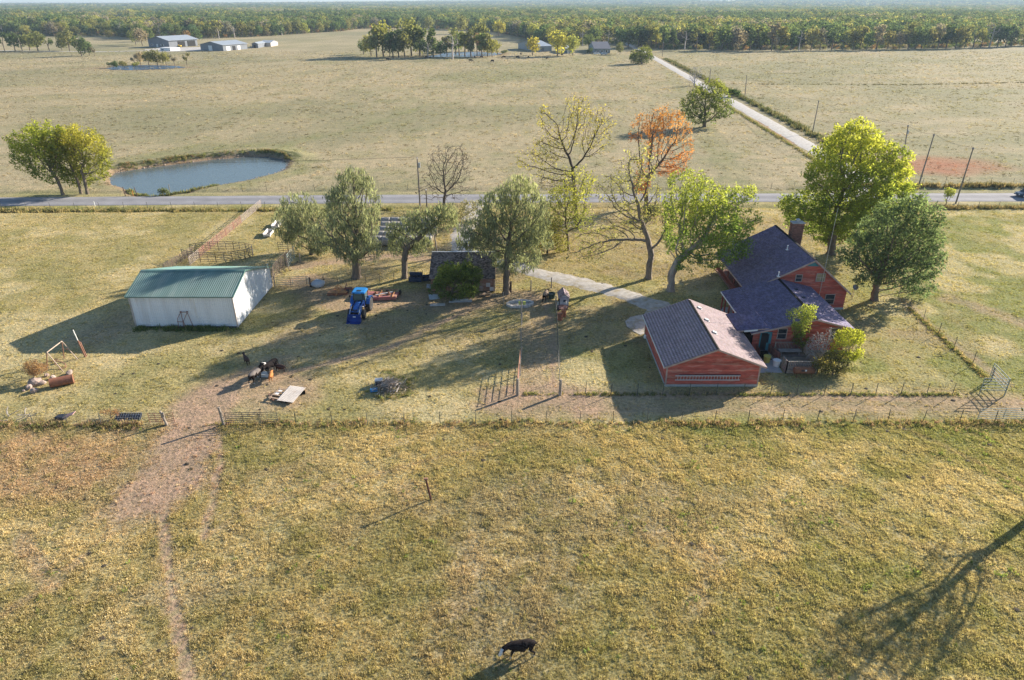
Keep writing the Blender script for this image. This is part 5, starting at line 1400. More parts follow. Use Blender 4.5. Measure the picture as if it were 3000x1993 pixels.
def build_barn():
    t = thing('metal_barn', 'white sheet metal barn with a green ribbed roof', 'barn', (0, 0, 0))
    x0, x1, y0, y1 = -43.6, -31.85, 71.7, 84.4
    yr, zr = 76.1, 5.42; ze, zb = 3.98, 2.78
    prof = [(y0, 0), (y1, 0), (y1, zb), (yr, zr - .1), (y0, ze)]
    mb = MB(); mb.prism([(x0 + .05, y + (.05 if y == y0 else -.05 if y == y1 else 0), z - (.04 if z > 0 else 0)) for y, z in prof], (x1 - x0 - .1, 0, 0)); mb.build('wall_core', WHITE_METAL, t)
    ribbed(t, 'wall_panel', (x0, y0, .05), (x1, y0, .05), (0, 0, ze - .1), WHITE_METAL, (0, -1, 0))
    ribbed(t, 'wall_panel', (x1, y1, .05), (x0, y1, .05), (0, 0, zb - .1), WHITE_METAL, (0, 1, 0))
    top = [(y0, ze - .02), (yr, zr - .12), (y1, zb - .02)]
    ribbed_gable(t, 'gable_panel', x1, top, WHITE_METAL, 1); ribbed_gable(t, 'gable_panel', x0, top, WHITE_METAL, -1)
    # roof
    xa, xb = -43.92, -31.6; ya, yb = 71.42, 84.72
    zf = ze + .05 - (y0 - ya) * .3; zbk = zb + .04 - (yb - y1) * .31
    dv = Vector((0, yr - ya, zr - zf)); n1 = Vector((0, -dv.z, dv.y)); dv2 = Vector((0, yr - yb, zr - zbk)); n2 = Vector((0, -dv2.z, dv2.y)); n2 = n2 if n2.z > 0 else -n2
    ribbed(t, 'roof_panel', (xa, ya, zf), (xb, ya, zf), dv, GREEN_METAL, n1, .25, 1, .95); ribbed(t, 'roof_panel', (xa, yb, zbk), (xb, yb, zbk), dv2, GREEN_METAL, n2, .25, 2, .95)
    mb = MB(); mb.beam((xa, yr - .16, zr + .0), (xb, yr - .16, zr + .0), .36, .03, 0, n1); mb.beam((xa, yr + .16, zr + .005), (xb, yr + .16, zr + .005), .36, .03, 0, n2); mb.build('ridge_cap', GREEN_METAL, t)
    GT = M('green_trim', (.10, .19, .165), .45, .1)
    for x in (xa, xb):
        mb = MB(); mb.beam((x, ya, zf - .03), (x, yr, zr - .03), .05, .15); mb.build('rake_trim', GT, t)
        mb = MB(); mb.beam((x, yb, zbk - .03), (x, yr, zr - .03), .05, .15); mb.build('rake_trim', GT, t)
    mb = MB(); mb.beam((xa, ya - .01, zf - .05), (xb, ya - .01, zf - .05), .04, .12); mb.build('fascia', GT, t)
    for x, y, z in ((x0, y0, ze), (x1, y0, ze), (x0, y1, zb), (x1, y1, zb)):
        mb = MB(); mb.box((x + (.01 if x > -40 else -.01), y + (-.015 if y < 75 else .015), z / 2 - .03), (.14, .14, z - .1)); mb.build('corner_trim', M('rust_edge_trim', (.45, .40, .37), .6, .2), t)
    mb = MB(); mb.box(((x0 + x1) / 2, y0 - .045, .06), (x1 - x0, .05, .22)); mb.build('base_board', M('dark_base', (.08, .08, .08), .9), t)
    for y in (75.2, 80.2):
        mb = MB(); mb.box((x0 - .06, y, 1.75), (.05, 4.6, 3.3)); mb.build('sliding_door', WHITE_METAL, t)
    return t
build_barn()

# ------------------------------------------------------------------ old shed
def build_shed():
    t = thing('shed', 'old shed with dark curling shingles and patched brown walls', 'shed', (0, 0, 0))
    a = G(1278, 842); x0 = -10.5; x1 = V(1447, 850, 82.6)[0]; y0, y1 = 82.6, 88.6
    zf, zr = 2.0, 3.85; yr = 87.2
    prof = [(y0, 0), (y1, 0), (y1, 3.1), (yr, zr - .1), (y0, zf)]
    WALLB = M('patched_brown_wall', (.25, .14, .10), .9, .35, 1.6, (.38, .36, .36), .22, .3, 8, tabs=True)
    mb = MB(); mb.prism([(x0 + .04, y, z) for y, z in prof], (x1 - x0 - .08, 0, 0)); mb.build('wall', WALLB, t)
    clapboards(t, (0, y0, 0), (1, 0, 0), (0, -1, 0), [(x0, .1), (x1, .1), (x1, zf), (x0, zf)], .16, WALLB, 41)
    clapboards(t, (x1, 0, 0), (0, 1, 0), (1, 0, 0), [(y0, .1), (y1, .1), (y1, 3.05), (yr, zr - .14), (y0, zf - .02)], .16, WALLB, 42)
    clapboards(t, (x0, 0, 0), (0, 1, 0), (-1, 0, 0), [(y0, .1), (y1, .1), (y1, 3.05), (yr, zr - .14), (y0, zf - .02)], .16, WALLB, 43)
    sl = (zr - zf) / (yr - y0); e = (y0 - .3); ze = zr - (yr - e) * sl
    A, B, Rr, Rl = (x0 - .25, e, ze), (x1 + .2, e, ze), (x1 + .2, yr, zr), (x0 - .25, yr, zr)
    slab(t, [A, B, Rr, Rl], .08, WOODW_DARK); shingles(t, A, B, Rr, Rl, SHINGLE_D, 44, expo=.20, tabw=.26, thick=.04, gap=.03, lo=.45, hi=1.7)
    Q = [(x0 - .25, y1 + .3, 3.0), (x1 + .2, y1 + .3, 3.0), (x1 + .2, yr, zr), (x0 - .25, yr, zr)]
    slab(t, Q, .08, WOODW_DARK); shingles(t, Q[1], Q[0], Q[3], Q[2], SHINGLE_D, 45, expo=.2, tabw=.26, thick=.04, gap=.03, lo=.5, hi=1.6)
    mb = MB(); mb.beam((x0 - .25, yr, zr + .03), (x1 + .2, yr, zr + .03), .22, .03); mb.build('ridge_cap', GALV, t)
    mb = MB(); mb.beam((x1 + .22, e, ze - .03), (x1 + .22, yr, zr - .03), .05, .16); mb.build('rake_trim', M('bare_tan_board', (.42, .29, .19), .9, .2), t)
    for (px, py) in ((1430, 835), (1441, 849)):
        p = V(px, py, y0 - .06); mb = MB(); mb.box((p[0], y0 - .05, max(.4, p[2])), (.55, .04, .55)); mb.build('patch_board', M('whitewashed_patch', (.45, .44, .46), .8, .2), t)
    mb = MB(); mb.box((x1 + .03, y0 - .02, 1.0), (.12, .1, 2.0)); mb.build('corner_trim', M('bare_tan_board', (.42, .29, .19)), t)
    return t
build_shed()
# ================================================================== FENCES, GATES, PENS
TPOST = M('dull_green_tpost', (.10, .105, .085), .8, .2)
WPOST = M('grey_wood_post', (.29, .25, .21), .95, .3, 3, None, 0, .4, 9)
WIRE = M('fence_wire', (.26, .25, .24), .6, .1, 2, None, 0, 0, 1, .3)
PIPE_G = M('pale_green_pipe', (.30, .35, .31), .6, .15, 2, (.30, .2, .13), .1)
PIPE_R = M('faded_red_pipe', (.36, .17, .13), .7, .25, 1.5, (.45, .34, .28), .3)
PIPE_B = M('brown_pipe', (.17, .125, .10), .8, .3, 1.5, (.28, .2, .15), .2)
PIPE_L = M('light_blue_pipe', (.36, .45, .47), .6, .12, 2)
PIPE_D = M('dark_pipe', (.09, .085, .08), .7, .2, 2)
POST_DARK = M('dark_rust_post', (.10, .045, .035), .9, .3, 3)
POST_RUST = M('rusty_post', (.30, .16, .11), .9, .3, 3)
def wire_fence(name, label, pts, spacing, h, wires, post='t', jitter=.06, ends=True, group=None, mesh_from=None):
    t = thing(name, label, 'fence', (pts[0][0], pts[0][1], 0), 0, group); o0 = Vector((pts[0][0], pts[0][1], 0))
    r = random.Random(len(label))
    posts = []
    for (a, b) in zip(pts[:-1], pts[1:]):
        a = Vector((a[0], a[1], 0)); b = Vector((b[0], b[1], 0)); n = max(1, int(round((b - a).length / spacing)))
        for k in range(n): posts.append(a + (b - a) * (k / n))
    posts.append(Vector((pts[-1][0], pts[-1][1], 0)))
    mesh_t = None
    for i, p in enumerate(posts):
        end = ends and (i in (0, len(posts) - 1)); p = p + Vector((r.uniform(-.05, .05), r.uniform(-.05, .05), 0)); posts[i] = p
        mb = MB(); hh = h * (1.12 if end else r.uniform(.94, 1.05)); lean = Vector((r.uniform(-jitter, jitter), r.uniform(-jitter, jitter), 0))
        if end or post == 'w': mb.tube((0, 0, -.1), lean + Vector((0, 0, hh)), .085, .07, 8)
        else: mb.beam((0, 0, -.1), lean + Vector((0, 0, hh)), .05, .045); mb.beam((0, 0, -.1), lean * .98 + Vector((0, -.02, hh * .985)), .02, .06)
        mb.build('post', WPOST if (end or post == 'w') else TPOST, t, loc=p - o0)
    for z in wires:
        mb = MB()
        for a, b in zip(posts[:-1], posts[1:]): 
            q = Vector((0, 0, z)); mid = (a + b) / 2 + q - Vector((0, 0, .015)); mb.tube(a + q - o0, mid - o0, .0045, n=3, caps=False); mb.tube(mid - o0, b + q - o0, .0045, n=3, caps=False)
        mb.build('wire', WIRE, t)
    if mesh_from:
        (sa, sb, dx, zs) = mesh_from; mb = MB()
        a = Vector((sa[0], sa[1], 0)); b = Vector((sb[0], sb[1], 0)); n = int((b - a).length / dx)
        for k in range(n + 1): p = a + (b - a) * (k / n) - o0; mb.tube(p + Vector((0, 0, zs[0])), p + Vector((0, 0, zs[1])), .004, n=3, caps=False)
        for k in range(7): z = zs[0] + (zs[1] - zs[0]) * k / 6; mb.tube(a - o0 + Vector((0, 0, z)), b - o0 + Vector((0, 0, z)), .004, n=3, caps=False)
        o = mb.build('woven_wire', WIRE, t); o['kind'] = 'stuff'
    return t
B4 = (.25, .55, .85, 1.15)
wire_fence('wire_fence', 'long wire fence between the front pasture and the farm lane', [G(655, 1246)[:2], G(1500, 1240)[:2], G(2290, 1234)[:2], (50, 51.9)], 3.1, 1.25, B4)
wire_fence('wire_fence', 'short wire fence left of the dirt gateway with wooden end post', [(-52, 51.0), G(200, 1240)[:2], G(487, 1246)[:2]], 3.4, 1.2, B4, mesh_from=((-44, 51.1), (-34, 51.2), .22, (.1, 1.0)))
wire_fence('wire_fence', 'lawn fence of thin steel posts running past the garage front', [(4.6, 56.5), (14.5, 56.5), (30, 56.4), (42.4, 56.5)], 2.5, 1.35, (.2, .5, .8, 1.1, 1.3), ends=False, mesh_from=((8, 56.5), (42, 56.45), .30, (.08, 1.15)))
wire_fence('wire_fence', 'wire fence climbing the right edge of the lawn to the oak', [G(2905, 1116)[:2], G(2847, 1069)[:2], G(2664, 903)[:2], G(2600, 845)[:2]], 3.6, 1.4, (.3, .6, .9, 1.2))
wire_fence('wire_fence', 'fence on the left side of the cattle lane', [G(1520, 1155)[:2], G(1527, 1050)[:2], G(1528, 950)[:2]], 4.2, 1.35, (.4, .8, 1.2), 'w')
wire_fence('wire_fence', 'fence on the right side of the cattle lane past the playhouse', [G(1641, 1155)[:2], G(1634, 1010)[:2], G(1630, 900)[:2]], 2.6, 1.4, (.3, .6, .9, 1.2))
wire_fence('wire_fence', 'barnyard fence running behind the blue tractor', [G(805, 840)[:2], G(948, 836)[:2], G(1113, 829)[:2], G(1280, 815)[:2]], 2.1, 1.3, (.3, .6, .9, 1.2))
wire_fence('wire_fence', 'rail and wire fence along the drive right of the tall willow', [G(1494, 856)[:2], G(1555, 850)[:2], G(1615, 843)[:2]], 2.4, 1.3, (.4, .8, 1.2), 'w')
wire_fence('wire_fence', 'thin fence in front of the hay bales under the willows', [G(880, 770)[:2], G(1000, 752)[:2], G(1120, 738)[:2], G(1250, 735)[:2]], 3.0, 1.3, (.4, .8, 1.2))
wire_fence('wire_fence', 'roadside fence left of the farm drive', [(-110, 121.2), (-62, 122.2), (-24, 122.7)], 4.4, 1.3, (.4, .8, 1.2))
wire_fence('wire_fence', 'pasture fence beyond the main road', [(-68, 134.6), (-30, 136.0), (20, 136.6), (66, 137.0)], 4.6, 1.3, (.4, .8, 1.2))
wire_fence('wire_fence', 'roadside fence on the right beyond the road', [(80, 140.5), (132, 141.2)], 4.6, 1.4, (.4, .8, 1.2))
wire_fence('wire_fence', 'roadside fence right of the house before the road', [(62, 122.0), (112, 123.0)], 4.0, 1.3, (.4, .8, 1.2))
wire_fence('wire_fence', 'straight pasture fence beside the gravel road', [(69.5, 140), (71.2, 177), (74.3, 230), (78.5, 320)], 5.0, 1.4, (.4, .8, 1.2))

def pipe_panel(a, b, h, nr, mat, parent=None, name='pipe_gate', label=None, ups=2, r=.028, group=None, cat='gate', z0=.18, brace=False):
    """a tubular gate or corral panel with separate rails and uprights"""
    a = Vector((a[0], a[1], 0)); b = Vector((b[0], b[1], 0)); d = b - a
    if parent is None:
        t = thing(name, label, cat, a, 0, group); o = Vector((0, 0, 0))
    else:
        t = None; o = a - parent.location
    def mk(nm, mb, par):
        return mb.build(nm, mat, par)
    holder = t
    if parent is not None:
        mb = MB()
        for p in (Vector((0, 0, 0)), d): mb.tube(o + p + Vector((0, 0, -.02)), o + p + Vector((0, 0, h)), r * 1.15, n=6)
        holder = mk('panel', mb, parent); up = range(1, ups - 1) if ups > 2 else []
    else: up = range(ups)
    for k in range(nr):
        z = z0 + (h - z0 - .03) * k / (nr - 1); mb = MB(); mb.tube(o + Vector((0, 0, z)), o + d + Vector((0, 0, z)), r, n=6); mk('rail', mb, holder)
    for k in up:
        p = o + d * (k / (ups - 1)); mb = MB(); mb.tube(p + Vector((0, 0, 0 if k in (0, ups - 1) else z0)), p + Vector((0, 0, h)), r * 1.1, n=6); mk('upright', mb, holder)
    if brace:
        mb = MB(); mb.tube(o + Vector((0, 0, z0)), o + d + Vector((0, 0, h)), r, n=6); mk('brace', mb, holder)
    return t or holder
pipe_panel(G(664, 1243)[:2], G(815, 1240)[:2], 1.2, 6, PIPE_D, label='dark tubular gate right of the dirt gateway in the pasture fence', ups=4)
pipe_panel(G(2868, 1158)[:2], G(2941, 1160)[:2], 1.9, 5, PIPE_G, label='pale green pipe gate panel standing at the lawn corner', ups=2, z0=.6, r=.035)
pipe_panel(G(2942, 1161)[:2], G(2897, 1113)[:2], 1.9, 5, PIPE_G, label='pale green side panel closing the lawn corner behind the front panel', ups=2, z0=.6, r=.035)
pipe_panel(G(2862, 1232)[:2], (49, 52.2), 1.25, 6, PIPE_G, label='long low pipe gate in the pasture fence at the right edge', ups=4)
pipe_panel(G(1516, 1150)[:2], G(1524, 1065)[:2], 1.75, 6, POST_RUST, label='rusty pipe gate on the left side of the cattle lane', ups=3)
pipe_panel(G(812, 838)[:2], G(905, 835)[:2], 1.25, 5, PIPE_G, label='low pipe gate right of the metal barn', ups=3)
pipe_panel(G(1450, 856)[:2], G(1478, 856)[:2], 1.7, 7, WPOST, label='wooden rail gate between shed and tall willow', ups=2, cat='gate', r=.04)
# corral behind the barn
cor = thing('corral_fence', 'tangle of brown corral panels behind the barn corner', 'fence', (*G(800, 838)[:2], 0))
cp = [G(800, 838)[:2], G(806, 815)[:2], G(820, 795)[:2], G(838, 780)[:2], G(850, 765)[:2]]
for q, (a, b) in enumerate(zip(cp[:-1], cp[1:])): pipe_panel(a, b, 1.9, 7, PIPE_B, cor, ups=3)
for (a, b) in ((G(812, 812), G(826, 808)), (G(826, 793), G(836, 797)), (G(838, 780), G(848, 795))): pipe_panel(a[:2], b[:2], 1.8, 6, PIPE_B, cor, ups=2)
pipe_panel(G(845, 784)[:2], G(864, 757)[:2], 1.9, 6, PIPE_L, label='light blue tubular gate behind the brown corral panels', ups=3)
pipe_panel(G(818, 743)[:2], G(860, 745)[:2], 1.8, 6, PIPE_D, label='dark corral gate left of the small willow', ups=4)
wp = G(800, 843); t = thing('pole', 'white painted pole at the rear barn corner', 'pole', (wp[0] - .25, wp[1], 0)); mb = MB(); mb.tube((0, 0, 0), (0, 0, 3.3), .05, .045, 8); mb.build('shaft', WHITE, t); mb = MB(); mb.tube((0, 0, 3.3), (0, 0, 3.36), .065, .03, 8); mb.build('cap', GALV, t)
# the long red fence
red = thing('corral_fence', 'long red pipe fence running from the road down to the barn', 'fence', (*G(766, 606)[:2], 0))
ra, rb = np.array(G(766, 606)[:2]), np.array(G(556, 780)[:2]); n = 9
for k in range(n):
    a = ra + (rb - ra) * k / n; b = ra + (rb - ra) * (k + .97) / n
    mt = PIPE_R if 2 < k < 8 else M('bleached_pipe', (.40, .33, .29), .7, .2, 2)
    pipe_panel(a, b, 1.3, 6, mt, red, ups=3, r=.032)
brn = thing('corral_fence', 'brown pipe fence from the red fence end to behind the barn', 'fence', (*G(556, 782)[:2], 0))
a2, b2 = np.array(G(556, 782)[:2]), np.array(G(490, 800)[:2])
ra2 = np.array(G(590, 742)[:2]); rb2 = np.array(G(500, 800)[:2])
for k in range(4): pipe_panel(ra2 + (rb2 - ra2) * k / 4 - np.array([.8, 0]), ra2 + (rb2 - ra2) * (k + .97) / 4 - np.array([.8, 0]), 1.3, 6, PIPE_B, brn, ups=3, r=.032)
# round pen of dark panels
pen = thing('round_pen', 'curved pen of dark pipe panels beside the red fence', 'pen', (*G(640, 745)[:2], 0))
pc = G(640, 752)
pp = []
for k in range(13):
    th = math.radians(200 + k * 26); pp.append((pc[0] + 5.2 * math.cos(th), pc[1] + 2.6 * math.sin(th)))
for a, b in zip(pp[:-1], pp[1:]): pipe_panel(a, b, 1.5, 6, PIPE_D if random.random() < .8 else PIPE_B, pen, ups=3, r=.035)

# single posts
def post(name, label, px, h, r, mat, lean=(0, 0), cat='post', top=None):
    p = G(*px); t = thing(name, label, cat, (p[0], p[1], 0))
    mb = MB(); mb.tube((0, 0, -.1), (lean[0], lean[1], h), r, r * .9, 8); mb.build('shaft', mat, t)
    mb = MB(); mb.tube((lean[0], lean[1], h), (lean[0], lean[1], h + .03), r * .92, r * .6, 8); mb.build('post_top', top or mat, t)
    return t
post('wooden_post', 'thick dark post on the right side of the dirt gateway', (656, 1246), 1.85, .13, WPOST, (-.12, 0))
post('wooden_post', 'pale leaning post on the left side of the dirt gateway', (490, 1246), 1.45, .11, WPOST, (-.3, 0))
post('wooden_post', 'grey end post at the near left of the cattle lane', (1516, 1158), 1.75, .15, WPOST, (.0, .05))
post('wooden_post', 'grey end post at the near right of the cattle lane', (1640, 1158), 1.65, .15, WPOST, (.05, .05))
post('wooden_post', 'dark brown post beside the grey tarp near the barn', (910, 840), 1.3, .13, M('dark_brown_post', (.12, .08, .06), .95, .2))
post('wooden_post', 'lone wooden post behind the tall willow trunk', (1497, 856), 1.5, .11, M('dark_brown_post', (.12, .08, .06), .95, .2))
post('steel_post', 'crooked grey stake in front of the shed brush', (1477, 895), 1.75, .05, WPOST, (-.12, .05))
tp = post('steel_post', 'rusty bent steel post standing alone in the front pasture', (1263, 1463), 1.95, .085, POST_DARK, (-.30, 0))
mb = MB(); mb.box((-.30, 0, 1.93), (.3, .14, .14)); mb.build('bracket', POST_RUST, tp)
t = post('tall_post', 'tall white topped rusty post by the swing frame', (250, 1045), 1.9, .09, POST_RUST, (-.25, .0), 'pole')
mb = MB(); mb.tube((-.22, 0, 1.5), (-.42, 0, 3.15), .055, .05, 8); mb.build('white_pipe', WHITE, t)
mb = MB(); mb.tube((.08, .1, 0), (-.12, .1, 1.7), .06, .05, 7); mb.build('side_stake', POST_RUST, t)
t = post('feed_post', 'grey post carrying a yellow green box by the stone trough', (1527, 935), 2.35, .08, WPOST, (0, 0))
YG = M('yellow_green_box', (.42, .45, .12), .7, .15, 3)
for x in (-.22, .34):
    mb = MB(); mb.box((x, -.05, 2.1), (.34 if x > 0 else .24, .16, .42)); mb.build('box', YG, t)
post('marker_post', 'small white delineator post at the near road edge', (278, 604), .85, .07, WHITE)
post('marker_post', 'orange marker post at the pond corner', (390, 572), .8, .08, M('orange_plastic', (.55, .22, .03), .6))
post('wooden_post', 'dark fence post at the pond outlet, left one', (368, 574), 1.7, .09, M('dark_brown_post', (.12, .08, .06)), (-.15, 0))
post('wooden_post', 'dark fence post at the pond outlet, right one', (402, 572), 1.5, .08, M('dark_brown_post', (.12, .08, .06)), (-.25, 0))

# ================================================================== FARM CLUTTER
def oriented(name, label, cat, px, deg, group=None, dz=0):
    p = G(*px); return thing(name, label, cat, (p[0], p[1], dz), math.radians(deg), group)
# swing frame
t = oriented('swing_frame', 'rusty A frame of an old swing set without seats', 'swing frame', (175, 1075), 0)
p0 = G(150, 1040, 0) - np.array(t.location); 
L_ = lambda px, py, z=0: Vector(list(G(px, py, z) - np.array(t.location)))
tops = []
fr = [((138, 1088), (186, 1090), V(137, 1033, G(160, 1088)[1])), ((188, 1050), (228, 1054), V(181, 1000, G(205, 1052)[1]))]
for (a, b, tpw) in fr:
    A_ = L_(*a); B_ = L_(*b); T_ = Vector(list(tpw - np.array(t.location))); T_.z = max(1.7, T_.z); tops.append(T_)
    for q in (A_, B_):
        mb = MB(); mb.tube(q, T_, .05, n=7); mb.build('leg', POST_RUST if q is A_ else M('tan_pipe', (.42, .33, .26), .7, .2), t)
    mb = MB(); mb.tube(A_ * .45 + T_ * .55, B_ * .45 + T_ * .55, .035, n=6); mb.build('cross_bar', POST_RUST, t)
mb = MB(); mb.tube(tops[0], tops[1], .055, n=7); mb.build('top_bar', M('tan_pipe', (.42, .33, .26), .7, .2), t)
# bent rusty loop inside
t = oriented('bent_pipe_scrap', 'bent rusty pipe frame lying under the swing frame', 'scrap', (180, 1075), 20)
mb = MB(); mb.path([(-.7, .5, .6), (.1, .2, .45), (.45, -.1, .3), (.5, -.5, .12), (-.1, -.7, .1)], .05, 6); mb.build('pipe', POST_RUST, t)
mb = MB(); mb.path([(-.6, .4, .1), (-.5, .4, .8), (-.1, .2, .75)], .04, 6); mb.build('hook', POST_RUST, t)
# rusty tank
t = oriented('steel_tank', 'rusty brown cylindrical tank lying on the grass by the rubble', 'tank', (184, 1128), 28)
mb = MB(); mb.lathe([(.02, -.98), (.44, -.97), (.455, -.95), (.455, .95), (.44, .97), (.02, .98)], 20, 0, Matrix.Translation((0, 0, .44)) @ Matrix.Rotation(math.pi / 2, 4, 'Y')); mb.build('shell', RUST_T if False else M('tank_rust', (.27, .115, .07), .8, .22, 1.6, (.18, .08, .06), .3, .15, 6), t)
for s in (-1, 1):
    mb = MB(); mb.lathe([(.40, 0), (.47, 0), (.47, .05), (.40, .05)], 20, 0, Matrix.Translation((s * .98 - .025, 0, .44)) @ Matrix.Rotation(math.pi / 2, 4, 'Y')); mb.build('end_ring', RUST, t)
# rubble
ROCK = M('pale_rubble', (.35, .275, .24), .95, .3, 2.2, (.3, .2, .16), .3, .6, 5)
def rock(name, label, px, s, seed, mat=ROCK, group=None, z=0, flat=.7):
    r = random.Random(seed); bm = bmesh.new(); bmesh.ops.create_icosphere(bm, subdivisions=2, radius=1)
    for v in bm.verts:
        k = 1 + .28 * (float(vn(v.co.x * 1.6 + seed, v.co.y * 1.6 + v.co.z * 2.1, seed)) - .5) * 2; v.co = Vector((v.co.x * s * k * r.uniform(.94, 1.06), v.co.y * s * .8 * k, v.co.z * s * flat * k))
    me = bpy.data.meshes.new(name); bm.to_mesh(me); bm.free(); me.materials.append(mat)
    p = G(*px); o = link(name, me, None, (p[0], p[1], z + s * flat * .55), r.uniform(0, 6)); tag(o, label, 'rock', group); return o
rock('rubble_block', 'largest pale rubble block left of the rusty tank', (103, 1128), .60, 1, flat=.9)
rock('rubble_block', 'white rubble chunk at the front left of the heap', (86, 1138), .42, 2)
rock('rubble_block', 'long pale slab leaning at the front of the heap', (103, 1148), .40, 3)
rock('rubble_block', 'grey rubble between big block and tank', (124, 1126), .40, 4)
rock('rubble_block', 'small pale stone behind the rusty tank', (137, 1102), .28, 5)
rock('rubble_block', 'pink white stone at the far end of the tank', (204, 1096), .38, 6)
rock('rubble_block', 'low grey stone row beside the tank', (155, 1110), .34, 7)
rock('rubble_block', 'small stone on the grass below the heap', (70, 1146), .16, 8)
# scrap behind the left pasture fence
t = oriented('wire_crate', 'black wire mesh panel leaning behind the left pasture fence', 'panel', (372, 1233), 2)
mb = MB(); mb.box((0, .35, .16), (2.3, .75, .10), 0, Matrix.Rotation(.5, 3, 'X')); mb.build('backing', NAVY, t)
for k in range(11):
    mb = MB(); mb.beam((-1.1 + k * .22, 0, .05), (-1.1 + k * .22, .68, .47), .02, .02); mb.build('bar', GALV, t)
for k in range(4):
    mb = MB(); mb.beam((-1.13, .03 + k * .21, .07 + k * .128), (1.13, .03 + k * .21, .07 + k * .128), .02, .02); mb.build('cross_bar', GALV, t)
t = oriented('scrap_heap', 'dark scrap heap with pinkish sheet behind the left fence', 'scrap', (182, 1231), 0)
mb = MB(); mb.prism([(-.6, 0, 0), (.2, -.1, 0), (.3, .6, 0), (-.4, .5, 0)], (-.05, 0, .32)); mb.build('dark_box', NAVY, t)
mb = MB(); mb.beam((.1, .3, .2), (1.0, .4, .5), .6, .05); mb.build('sheet', M('pink_sheet', (.42, .26, .25), .8, .2), t)
hero_tree('brush_pile', 'rusty dead brush heap against the mesh panel by the fence', (325, 1230), [(325, 1218, 26, 9), (345, 1206, 6, 9)], .04, (.34, .2, .12), 133, [(325, 1226)], leaf_n=5, leaf_size=.12, spread=.22, n_attr=110, src=True, kill=.25, step=.2, infl=1.5, cat='brush')
t = oriented('branch_heap', 'grey fallen branches lying behind the left end of the fence', 'branches', (45, 1225), 0)
rr = random.Random(3)
for k in range(9):
    a = Vector((rr.uniform(-1.2, 1.2), rr.uniform(-.5, .7), .06)); d = Vector((rr.uniform(-1, 1), rr.uniform(-.6, .6), rr.uniform(0, .5))); mb = MB(); mb.path([a, a + d * .6, a + d * 1.2 + Vector((.1, .1, .05))], .035, 5); mb.build('branch', DEADW, t)
pipe_panel(G(440, 1240)[:2], G(478, 1240)[:2], 1.05, 5, POST_RUST, label='small rusty pink panel left of the leaning gateway post', ups=3)
pipe_panel(G(484, 1243)[:2], G(512, 1236)[:2], 1.0, 5, POST_RUST, label='bent rusty gate end right of the leaning gateway post', ups=2)
# head gate frame in front of the barn
t = oriented('head_frame', 'rusty steel frame standing against the white barn wall', 'frame', (545, 965), 0)
RS = M('rust_red_steel', (.20, .085, .07), .85, .2)
k_ = PXM(71, 1)
for (a, b) in (((-.82, 0), (-.82, 1.25)), ((-.82, 1.25), (-.28, 2.05)), ((-.28, 2.05), (.45, 2.05)), ((.45, 2.05), (.95, .15)), ((-.25, 2.05), (-.2, 0)), ((.1, 0), (-.1, 1.0)), ((-.1, 1.0), (.4, 1.95)), ((-.82, .95), (-.25, .95)), ((-.9, .1), (1.0, .1))):
    mb = MB(); mb.tube((a[0], .25 if a[1] > 1 else 0, a[1]), (b[0], .25 if b[1] > 1 else 0, b[1]), .035, n=6); mb.build('bar', RS, t)
for x in (-.28, .45):
    mb = MB(); mb.box((x, .25, 2.09), (.14, .14, .10)); mb.build('knuckle', RS, t)
# plank platform and sheet
t = oriented('metal_sheet', 'tilted whitish corrugated sheet propped on the dirt', 'sheet', (855, 1165), -16)
mb = MB(); 
WS = M('white_weathered_sheet', (.62, .57, .52), .6, .12, 1.5, (.42, .33, .27), .25)
n = 12; w = 1.75; l = 2.35
for k in range(n):
    mb = MB(); x0 = -w / 2 + k * w / n; q = w / n
    v = [(x0, -l / 2, .18), (x0 + q * .55, -l / 2, .18), (x0 + q * .7, -l / 2, .22), (x0 + q * .9, -l / 2, .22), (x0 + q, -l / 2, .18)]
    v = [Vector((a, b, c + .05 + (a + w / 2) * .02)) for a, b, c in v]; u_ = Vector((0, l, .30)); m = len(v)
    mb.add(v + [p + u_ for p in v] , [(i, i + 1, m + i + 1, m + i) for i in range(m - 1)]); mb.build('sheet_strip', WS, t)
for x in (-.6, 0, .6):
    mb = MB(); mb.beam((x, -l / 2 + .1, .10), (x, l / 2 - .05, .40), .08, .09); mb.build('batten', WOODW, t)
mb = MB(); mb.box((0, l / 2 - .2, .17), (w, .1, .34)); mb.build('prop', WOODW, t)
t = oriented('wooden_pallet', 'open wooden frame lying left of the whitish sheet', 'frame', (818, 1160), -16)
TANB = M('tan_boards', (.42, .31, .22), .9, .25, 2)
for x in (-.48, .48):
    mb = MB(); mb.box((x, 0, .16), (.14, 1.9, .14)); mb.build('beam', TANB, t)
for k, y in enumerate((-.85, -.3, .28, .85)):
    mb = MB(); mb.box((0, y, .25), (1.15, .16, .05)); mb.build('slat', TANB, t)
mb = MB(); mb.box((-.2, .2, .22), (.35, .9, .04)); mb.build('loose_board', WHITE, t)
t = oriented('bark_scrap', 'dark fallen plank beside the wooden frame', 'plank', (795, 1165), 35)
mb = MB(); mb.box((0, 0, .05), (.14, 1.5, .05)); mb.build('plank', WOODW_DARK, t)
t = oriented('feed_trough', 'low pale blue feed trough on the bare dirt among the cattle', 'trough', (775, 1102), -2)
mb = MB(); 
mb.prism([(-.75, -.28, .0), (.75, -.28, .0), (.75, .28, .0), (-.75, .28, .0)], (0, 0, .12)); mb.build('base', M('pale_blue_plastic', (.50, .56, .60), .5, .1), t)
for (c, d) in (((0, -.28, .22), (1.56, .06, .26)), ((0, .28, .22), (1.56, .06, .26)), ((-.76, 0, .22), (.06, .5, .26)), ((.76, 0, .22), (.06, .5, .26))):
    mb = MB(); mb.box(c, d); mb.build('side', M('pale_blue_plastic', (.50, .56, .60)), t)
